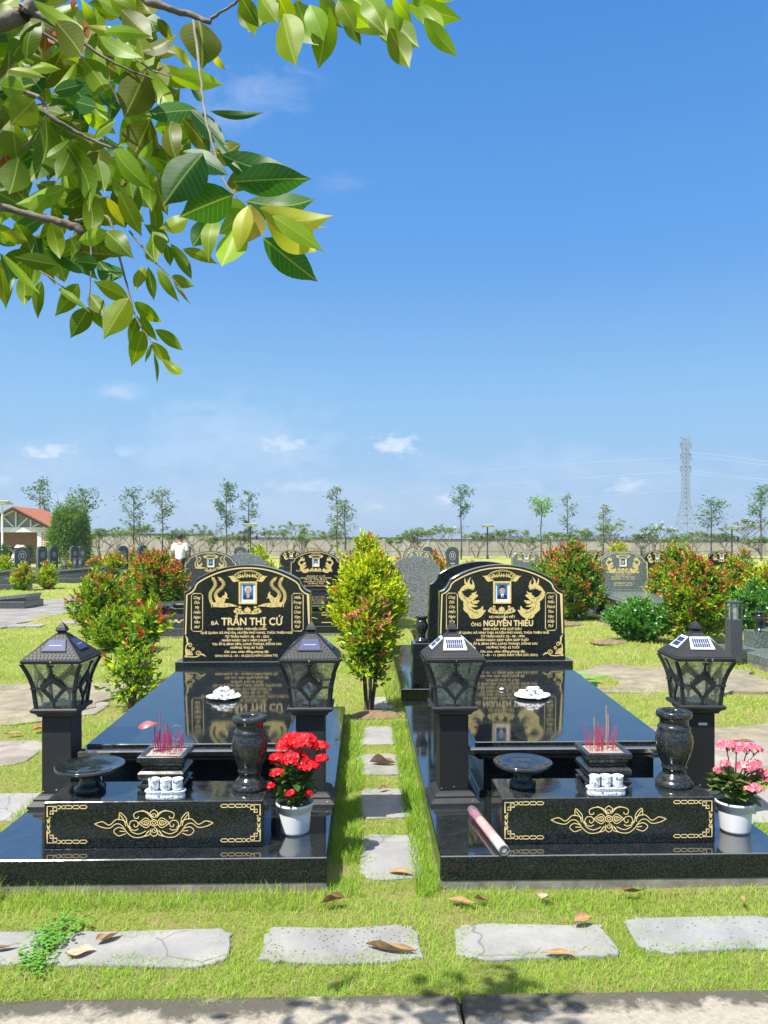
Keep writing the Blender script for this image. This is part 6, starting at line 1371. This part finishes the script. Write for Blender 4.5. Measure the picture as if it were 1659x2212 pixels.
branch([(-80, -120, 2.1), (250, -30, 2.05), (330, 8, 2.0), (400, 28, 2.0), (455, 50, 1.98)], [.02, .013, .012, .010, .008])
branch([(455, 40, 1.98), (500, 12, 1.95), (540, -8, 1.9), (700, -40, 1.85), (900, -18, 1.8), (960, 0, 1.8)], [.005, .004, .004, .004, .003, .002], 'twig')
branch([(418, 45, 1.95), (432, 150, 1.8), (442, 240, 1.72), (465, 335, 1.66), (490, 400, 1.62), (512, 425, 1.6)], [.0045, .0038, .0034, .003, .003, .002], 'twig', 'palebark')
branch([(-700, 620, 1.8), (-200, 400, 2.0), (0, 446, 2.05), (90, 470, 2.05), (160, 490, 2.05), (185, 510, 2.05)], [.05, .03, .012, .013, .014, .009])
branch([(165, 478, 2.05), (230, 468, 2.03), (248, 520, 2.0), (270, 600, 1.98), (292, 680, 1.95), (318, 725, 1.93), (330, 745, 1.92)], [.006, .005, .0042, .0035, .003, .0022, .0015], 'twig')
branch([(195, 500, 2.05), (197, 570, 2.0), (192, 660, 1.98)], [.004, .003, .0018], 'twig')
branch([(-200, 160, 2.2), (60, 200, 2.1), (105, 248, 2.05), (165, 285, 2.05), (240, 320, 2.05), (300, 340, 2.0)], [.016, .007, .007, .006, .004, .002])
branch([(90, 70, 2.0), (180, 125, 2.0), (230, 170, 2.05), (260, 230, 2.05)], [.005, .004, .003, .002], 'twig')
branch([(230, 60, 2.0), (310, 140, 1.95), (370, 165, 1.9)], [.004, .003, .002], 'twig')
branch([(0, 345, 2.1), (60, 310, 2.1), (98, 252, 2.05)], [.004, .003, .003], 'twig', 'palebark')
branch([(280, 500, 1.98), (330, 560, 1.95), (380, 610, 1.92), (410, 655, 1.9)], [.0035, .003, .002, .0012], 'twig')
branch([(60, 570, 2.05), (110, 600, 2.0), (160, 640, 2.0), (195, 675, 2.0)], [.003, .0025, .002, .0012], 'twig')
# leaf: base u,v -> tip u,v, width ratio, kind
LV = """478 334 630 361 .36 d;503 393 673 386 .30 d;531 434 681 429 .36 d;561 449 721 466 .34 n;571 454 682 545 .40 n;588 466 701 544 .25 l;600 470 706 491 .15 n;541 441 525 529 .60 p;536 444 513 551 .3 n
535 451 470 444 .45 l;528 456 471 506 .5 l;503 421 387 469 .46 d;438 331 351 446 .50 d;396 326 496 379 .30 b;448 471 415 534 .5 d;468 469 451 569 .28 l;511 491 478 576 .5 l;568 514 687 609 .36 d;371 294 376 359 .5 o
406 470 343 494 .5 y;360 528 368 576 .5 y;368 526 416 606 .28 y;395 538 471 571 .32 y;340 579 388 654 .28 y;371 596 421 619 .5 y;375 614 415 660 .1 y;278 645 201 607 .42 y;193 634 226 681 .5 y;278 643 224 732 .56 y;193 664 152 731 .5 y
197 664 222 711 .5 y;290 652 352 698 .42 y;297 682 278 746 .36 y;302 680 341 737 .36 y;310 713 284 792 .42 y;335 712 396 758 .36 y;327 738 370 787 .4 y;350 775 395 807 .3 y;328 743 313 785 .2 y;332 763 339 830 .15 y
260 600 205 557 .5 d;210 570 165 565 .65 d;158 565 150 510 .6 y;120 572 30 555 .45 y;0 560 13 668 .35 y;50 590 53 662 .5 y;90 606 82 690 .4 y;0 547 22 630 .25 d;3 547 88 636 .15 l;170 613 118 684 .4 y;125 622 195 675 .15 y
366 523 310 484 .45 y;310 575 292 628 .4 y;320 577 333 650 .3 y;330 500 335 570 .7 y;257 413 307 512 .4 y;190 420 195 510 .6 y;230 427 270 490 .36 n;143 405 32 442 .42 l;98 255 57 397 .62 y;75 215 22 270 .7 y;58 128 90 45 .6 y
130 293 192 457 .3 y;255 345 232 405 .6 l;247 322 333 413 .32 l;300 335 355 400 .15 b;318 375 328 458 .36 y;283 380 287 428 .5 y;212 345 226 417 .4 y;316 152 268 255 .56 o;325 257 292 330 .75 o;370 262 385 355 .42 o;395 255 455 335 .42 o
428 237 307 250 .46 d;318 145 375 236 .3 l;360 160 484 183 .28 l;430 45 437 150 .66 o;373 97 415 150 .3 n;460 118 488 153 .4 n;262 20 330 85 .5 o;340 40 372 90 .5 o;215 78 308 125 .35 l;185 55 275 60 .25 n;225 70 333 80 .2 l
120 45 178 122 .5 o;70 0 195 70 .25 l;178 125 228 197 .5 y;0 185 57 195 .45 l;65 150 132 150 .5 l;20 150 100 168 .3 n;165 133 110 193 .3 l;115 197 187 180 .35 d;165 220 210 232 .6 d;212 197 252 237 .35 d;120 58 95 118 .5 r;10 332 28 428 .45 r
165 0 155 25 .6 r;180 45 192 85 .35 r;517 5 590 45 .5 y;535 10 552 78 .45 l;612 30 640 143 .45 y;640 0 688 98 .65 l;712 15 688 150 .4 y;700 15 744 62 .3 y;725 5 800 60 .45 l;742 30 781 99 .36 y;760 20 836 78 .5 y;804 8 906 103 .4 y
840 60 885 147 .42 y;862 0 862 80 .3 l;880 10 1000 42 .34 l;915 38 991 125 .32 l;930 -8 985 0 .2 l;454 240 573 242 .16 d;410 183 437 220 .35 b;410 237 490 315 .3 b;458 290 525 372 .12 b;455 330 520 310 .7 o;520 360 500 420 .6 o
30 20 -30 60 .5 y;10 70 60 30 .4 y;20 110 -20 200 .5 o;0 230 -10 290 .5 o;40 340 20 420 .6 y;100 340 150 300 .5 y;160 300 120 390 .5 y;100 420 60 470 .5 l;30 480 70 550 .5 y;110 480 130 560 .45 y;220 440 180 400 .5 y;280 430 240 380 .4 y
270 470 300 400 .5 y;230 500 290 560 .45 y;170 520 240 500 .4 l;60 520 0 500 .5 y;290 360 330 300 .4 l;340 220 300 190 .5 o;350 240 390 190 .5 o;250 260 200 300 .5 y;180 250 250 290 .4 l;380 330 350 280 .5 o;330 30 290 -20 .5 o
520 -10 560 60 .55 y;560 -10 600 50 .55 l;600 -10 632 70 .5 y;650 0 620 60 .5 y;670 10 700 90 .5 l;690 -10 740 50 .5 y;730 0 770 70 .5 y;770 -10 800 50 .5 l;790 0 830 60 .5 y;820 10 850 100 .4 y;850 -10 890 50 .4 l;560 20 535 70 .4 y;905 5 960 60 .35 l;890 0 930 -20 .4 l;640 30 610 90 .4 l"""
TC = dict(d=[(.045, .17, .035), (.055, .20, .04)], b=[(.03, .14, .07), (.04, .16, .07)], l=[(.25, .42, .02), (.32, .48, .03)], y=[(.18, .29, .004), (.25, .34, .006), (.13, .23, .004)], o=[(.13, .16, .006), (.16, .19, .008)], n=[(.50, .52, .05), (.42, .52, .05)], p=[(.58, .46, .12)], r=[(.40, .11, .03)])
leaves = []
for rec in LV.replace('\n', ';').split(';'):
    a = rec.split(); leaves.append(tuple(float(x) for x in a[:5])+(a[5],))
rl = random.Random(12)
def depth_for(u, v, k):
    if v < 160 and u > 500: return 1.85
    if 340 < u and 280 < v < 620 and k in 'dnlpb': return 1.62
    return 2.0
NU, NVV = 9, 3
VV, FF, TT, UVV = {}, {}, {}, {}
def add_leaf(key, u0, v0, u1, v1, wr, k, dd=None, jit=.12):
    d0 = (dd if dd else depth_for(u0, v0, k))+rl.uniform(-jit, jit); d1 = d0+rl.uniform(-.05, .05)
    d0 *= DS; d1 *= DS; a, c = P3(u0, v0, d0)-O3, P3(u1, v1, d1)-O3; ax_ = c-a; L = ax_.length; ax_.normalize(); view = Vector((math.sin(PSI), math.cos(PSI), .1)); sd_ = ax_.cross(view).normalized(); nr = sd_.cross(ax_).normalized()
    tilt = rl.uniform(-.5, .5); sd_ = (sd_*math.cos(tilt)+nr*math.sin(tilt)).normalized(); nr = sd_.cross(ax_).normalized(); W = L*wr/max(.7, math.cos(tilt))
    V_ = VV.setdefault(key, []); F_ = FF.setdefault(key, []); T_ = TT.setdefault(key, []); U_ = UVV.setdefault(key, []); b0 = len(V_); cc = rl.choice(TC[k]); f_ = rl.uniform(.8, 1.2); cc = tuple(x*f_ for x in cc); bend = rl.uniform(-.16, .18)*L; fold = rl.uniform(.05, .30); wv = rl.uniform(0, 6)
    for i in range(NU+1):
        t = i/NU; prof = (max(0, math.sin(math.pi*min(1, t/.94)**.93))**.85 if t < .94 else 0)*.5*(1-.10*t)+.010*(t < .97)
        for j in range(-NVV, NVV+1):
            s_ = j/NVV; p = a+ax_*(L*t)+sd_*(W*prof*s_)+nr*(bend*math.sin(math.pi*t)+fold*abs(s_)*W*prof+.012*W*math.sin(t*16+wv+(2 if s_ > 0 else 0))*abs(s_)); V_.append(tuple(p)); T_.append(cc); U_.append((t, .5+s_*prof))
    n = 2*NVV+1
    for i in range(NU):
        for j in range(n-1): F_.append((b0+i*n+j, b0+(i+1)*n+j, b0+(i+1)*n+j+1, b0+i*n+j+1))
NM = dict(d='dark_leaves', b='dark_leaves', l='light_green_leaves', y='sunlit_tint_leaves', o='shade_tint_leaves', n='young_yellow_leaves', p='young_yellow_leaves', r='withered_leaves')  # sunlit and shaded kinds: light and shade put into the leaf tint
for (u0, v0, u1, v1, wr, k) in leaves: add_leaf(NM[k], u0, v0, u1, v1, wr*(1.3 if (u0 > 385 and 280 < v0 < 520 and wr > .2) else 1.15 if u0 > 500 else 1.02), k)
# more leaves deeper in the crown
for i in range(230):
    while True:
        u = rl.uniform(-60, 350); v = rl.uniform(-40, 600)
        if v < 560-.0*u and (u < 230 or v < 430) and not (205 < u < 260 and 180 < v < 300): break
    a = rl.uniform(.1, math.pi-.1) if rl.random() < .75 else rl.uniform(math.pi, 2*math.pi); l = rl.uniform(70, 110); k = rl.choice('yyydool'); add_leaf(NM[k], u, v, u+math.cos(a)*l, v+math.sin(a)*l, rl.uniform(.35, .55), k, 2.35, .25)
# rest of the crown: above and beside the view
for i in range(150):
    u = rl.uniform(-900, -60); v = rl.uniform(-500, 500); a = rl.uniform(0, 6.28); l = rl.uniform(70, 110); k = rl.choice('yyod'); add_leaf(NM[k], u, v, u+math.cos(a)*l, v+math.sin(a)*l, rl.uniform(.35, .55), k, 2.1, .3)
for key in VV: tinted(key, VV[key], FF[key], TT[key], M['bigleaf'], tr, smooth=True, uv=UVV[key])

# ---------------- fallen leaves ----------------
def dry(label, u, v, L, wd, ang, col, z=.02, curl=.3, seed=0, lift=0):
    r_ = random.Random(seed); z -= .009; x, y = G(u, v, z); nu, nv = 10, 3; V_, F_, T_ = [], [], []
    for i in range(nu+1):
        t = i/nu; pr = math.sin(math.pi*min(1, t/.96)**.85)*.5
        for j in range(-nv, nv+1):
            s_ = j/nv; V_.append(((t-.5)*L, s_*pr*wd*(1-.25*curl*abs(s_))+.06*L*math.sin(t*3+seed), curl*wd*1.3*(s_*s_)*pr*(1+.5*s_*math.sin(t*5+seed))+min(curl, .6)*L*.20*(2*t-1)**2*(.4+.6*math.sin(seed))**2+.004+.06*wd*math.sin(t*9+j+seed)*abs(s_)+lift*t*L)); f_ = .75 if j == 0 else r_.uniform(.78, 1.15)*(1-.25*(abs(s_) > .9)); T_.append(tuple(c*f_ for c in col))
    n = 2*nv+1; F_ = [(i*n+j, (i+1)*n+j, (i+1)*n+j+1, i*n+j+1) for i in range(nu) for j in range(n-1)]
    o = tinted('fallen_leaf', V_, F_, T_, M['dryleaf'], None, (x, y, z+.002), True); o.rotation_euler = (r_.uniform(-.12, .12), r_.uniform(-.08, .08), ang); tag(o, label, 'leaf', 'dry leaves on the ground'); return o
TAN = (.42, .26, .13); PALE = (.55, .42, .30); BRN = (.26, .15, .085)
for a in (('pale round dry leaf on the plain stepping stone', 174, 2058, .105, .075, .15, PALE, .018, .15), ('brown dry leaf with raised edges above the pale round one', 234, 2030, .10, .05, .9, TAN, .018, .5), ('long curled tan leaf on the right part of the rough stepping stone', 845, 2052, .19, .055, -.25, TAN, .018, .7),
          ('flat tan leaf on the grass below the dragon tomb corner', 1000, 1949, .125, .045, -.35, TAN, .03, .1), ('small crumpled brown leaf beside the flat tan one', 1040, 1946, .06, .035, -.4, BRN, .03, .8), ('upright pale tan leaf leaning at the footing', 1172, 1939, .06, .055, 1.2, PALE, .03, .3),
          ('brown folded leaf at the foot of the dragon tomb platform', 1365, 1930, .10, .035, .1, BRN, .03, .7), ('crumpled tan leaf at the upper corner of the fourth stepping stone', 1262, 1990, .11, .055, .4, TAN, .03, .4), ('long tan leaf at the lower edge of the fourth stepping stone', 1212, 2064, .13, .03, -.2, TAN, .02, .3),
          ('crumpled brown leaf on the grass below the phoenix tomb corner', 720, 1947, .10, .045, .3, BRN, .035, .9), ('curled brown leaf on the third stone between the tombs', 826, 1650, .17, .09, -.1, (.30, .19, .13), .02, .8), ('dark small leaf at the edge of the second stone between the tombs', 828, 1704, .07, .03, .4, BRN, .03, .5),
          ('tan leaf at the near edge of the first stone between the tombs', 868, 1887, .13, .04, -.2, TAN, .02, .2), ('brown leaf on the stepping stone at the left edge', 8, 2050, .10, .03, .5, BRN, .02, .3), ('thin tan leaf standing in the grass near the right edge', 1604, 1944, .05, .02, 1.4, TAN, .04, .3),
          ('orange leaf at the foot of the pink-tipped shrub', 823, 1544, .13, .08, .7, (.50, .27, .08), .03, .3), ('orange-brown leaf right of the leftmost lamp post base', 86, 1576, .12, .10, 1.0, (.55, .30, .12), .03, .4), ('orange-brown leaf lying left of the leftmost lamp post', 30, 1586, .13, .05, .1, TAN, .03, .4), ('brown leaf on the soil behind the pink flowers', 1600, 1604, .22, .05, 0, BRN, .03, .5)):
    dry(*a, seed=int(a[1]))

# ---------------- grass ----------------
def inside(px_, py_, poly):
    c = np.zeros(len(px_), bool); n = len(poly); j = n-1
    for i in range(n):
        xi, yi = poly[i]; xj, yj = poly[j]
        if yi != yj: c ^= ((yi > py_) != (yj > py_)) & (px_ < (xj-xi)*(py_-yi)/(yj-yi)+xi)
        j = i
    return c
def vnoise(x, y, s_):
    return (np.sin(x*s_*1.3+1.7*np.sin(y*s_*.9+.4))+np.sin(y*s_*1.7+1.3*np.sin(x*s_*1.1+2.))+np.sin((x+y)*s_*.7+.9*np.sin((x-y)*s_*1.9)))/3
def blades(x, y, L, Wd, lean, C, r):
    n = len(x); a = r.uniform(0, 6.283, n); ca, sa = np.cos(a), np.sin(a); z = hgt(x, y)-.004; V = np.empty((n, 6, 3)); b_ = a+math.pi/2+r.normal(0, .5, n); wx, wy = np.cos(b_)*Wd/2, np.sin(b_)*Wd/2
    for k, (t, ww) in enumerate(((0, 1), (.55, .8), (1, .12))):
        hx = np.sin(lean)*L*t**1.5; hz = np.cos(lean*.9)*L*t
        for q, sg in ((0, -1), (1, 1)): V[:, 2*k+q, 0] = x+ca*hx+sg*wx*ww; V[:, 2*k+q, 1] = y+sa*hx+sg*wy*ww; V[:, 2*k+q, 2] = z+hz
    i = (np.arange(n)*6)[:, None]; Q = np.concatenate([i+np.array([[0, 1, 3, 2]]), i+np.array([[2, 3, 5, 4]])]); return V.reshape(-1, 3), Q, np.repeat(C, 6, 0)
r = np.random.default_rng(3)
def gcolor(x, y, n):
    k = vnoise(x, y, 1.3)*.5+vnoise(x+9, y, 4.1)*.45+vnoise(x+2, y+5, 13)*.35+r.normal(0, .45, n); far = np.clip((np.hypot(x, y)-4.5)/5, 0, 1)
    pal = np.array([(.30, .50, .045), (.40, .58, .07), (.48, .60, .10), (.56, .58, .16), (.64, .56, .28)]); t = np.clip(.85+k*1.3+far*.9, 0, 3.99); i = t.astype(int); f = (t-i)[:, None]
    C = pal[i]*(1-f)+pal[np.minimum(i+1, 4)]*f; st = r.random(n) < .05+.08*far; C[st] = (.66, .54, .34); return C*np.array([.90, .95, .95])*r.uniform(.64, 1.15, (n, 1))
n = 400000; R0, R1 = 2.45, 42.0
rad = R0*(R1/R0)**(r.random(n)**1.12); th = r.uniform(-.60, .60, n); x = rad*np.sin(th); y = rad*np.cos(th)
keep = (y > 2.512+.045*vnoise(x, y*0, 5)+.025*vnoise(x, y*0, 23)); pr_ = r.random(n); m_ = vnoise(x, y, 17)*.035+vnoise(x, y, 60)*.010
for poly, kf in EXC:
    p = np.array(poly); c = p.mean(0); big = len(poly) <= 4
    q = poly if big else [tuple(c+(v_-c)*(1-.055/max(.15, np.linalg.norm(v_-c)))) for v_ in p]
    sel = (x > p[:, 0].min()-.05)&(x < p[:, 0].max()+.05)&(y > p[:, 1].min()-.05)&(y < p[:, 1].max()+.05); idx = np.nonzero(sel&keep)[0]
    if len(idx): ins = inside(x[idx]+m_[idx]*(not big), y[idx]+m_[idx]*(not big), q); keep[idx[ins&(pr_[idx] > kf)]] = False
keep &= r.random(len(x)) > np.clip((vnoise(x+3, y, 9)+.3*vnoise(x, y, 33)-.28)*1.6, 0, .72); x, y, rad = x[keep], y[keep], rad[keep]; n = len(x)
Ls = (.023+.020*r.random(n))*np.clip(rad/6, 1, 1.7)*(1+.35*vnoise(x, y, 3)); Wd = .0019*np.clip(rad/3.0, 1, 9)
V, Q, T = blades(x, y, Ls, Wd, r.uniform(.5, 1.35, n), gcolor(x, y, n), r)
sets = [(V, Q, T)]
# longer grass along the tomb platforms
def edge(x0, x1, y0, y1, n, lo, hi, hole=None):
    x, y = r.uniform(x0, x1, n), r.uniform(y0, y1, n)
    k = vnoise(x, y, 7) > -.55; x, y = x[k], y[k]; n = len(x); return blades(x, y, r.uniform(lo, hi, n)*(1+.4*vnoise(x, y, 6)), np.full(n, .0024)*np.clip(y/3.2, 1, 2), r.uniform(.15, .9, n), gcolor(x, y, n), r)
sets += [edge(-2.2, -.12, 3.14, 3.30, 4200, .02, .06), edge(.30, 2.3, 3.10, 3.26, 2000, .018, .045), edge(-.155, -.02, 3.25, 6.3, 8000, .03, .068), edge(.22, .325, 3.25, 6.3, 8000, .03, .068), edge(-1.9, -1.72, 3.3, 6.3, 6000, .035, .07), edge(1.87, 2.0, 3.4, 6.3, 5000, .035, .07),
         edge(.2, .36, 7.0, 10, 3000, .06, .12), edge(-1.75, -1.55, 3.16, 3.26, 1500, .07, .12), edge(-1.98, -1.86, 3.1, 3.3, 900, .06, .11)]
Vs, Qs, Ts, o_ = [], [], [], 0
for V, Q, T in sets: Vs.append(V); Qs.append(Q+o_); Ts.append(T); o_ += len(V)
go = tinted('grass', np.concatenate(Vs), np.concatenate(Qs), np.concatenate(Ts), M['grass']); struct(go, 'stuff', 'bright green short grass growing around stones and tombs', 'grass')
# clover patches
def clover(label, spots, seed):
    r = np.random.default_rng(seed); P = []
    for (u, v, ru, rv, n) in spots:
        a = r.normal(0, .5, (n, 2)); P += [G(u+p*ru, max(1500, v+q*rv)) for p, q in a]
    P = np.array(P); n = len(P); z = r.uniform(.015, .035, n); pp = np.repeat(np.c_[P, z], 3, 0); a = np.tile(np.arange(3)*2.09, n)+np.repeat(r.uniform(0, 6, n), 3)
    V, Q, T = leaf_cloud(pp, np.stack([np.cos(a), np.sin(a), r.uniform(-.1, .4, 3*n)], 1), np.tile([0, 0, 1.], (3*n, 1)), r.uniform(.007, .012, 3*n), r.uniform(.007, .011, 3*n), np.array([(.11, .29, .04), (.16, .36, .05)])[r.integers(0, 2, 3*n)]*r.uniform(.8, 1.2, (3*n, 1)), .05)
    struct(tinted('clover', V, Q, T, M['leaf']), 'stuff', label, 'clover')
clover('dark green clover patch between the two leftmost stepping stones', [(110, 2040, 45, 35, 170), (70, 2085, 40, 30, 110), (150, 2005, 45, 22, 90)], 1)
0 and clover('small clover weeds left of the pale stained stepping stone', [(985, 2050, 35, 22, 70), (945, 2110, 35, 14, 40), (1010, 2030, 40, 18, 25)], 2)


# ---------------- air ----------------
hm, hnt, hb = newmat('pale_haze'); hnt.nodes.remove(hb)
pv = hnt.nodes.new('ShaderNodeVolumePrincipled'); pv.inputs['Density'].default_value = .0006; pv.inputs['Color'].default_value = (.80, .88, 1, 1); pv.inputs['Anisotropy'].default_value = .2
hnt.links.new(pv.outputs[0], hnt.nodes['Material Output'].inputs['Volume'])
b = MB(); b.box(-420, 640, -60, 800, -1.6, 62); hz = struct(b.build('haze', hm), 'stuff', 'thin pale blue haze over the cemetery', 'haze')
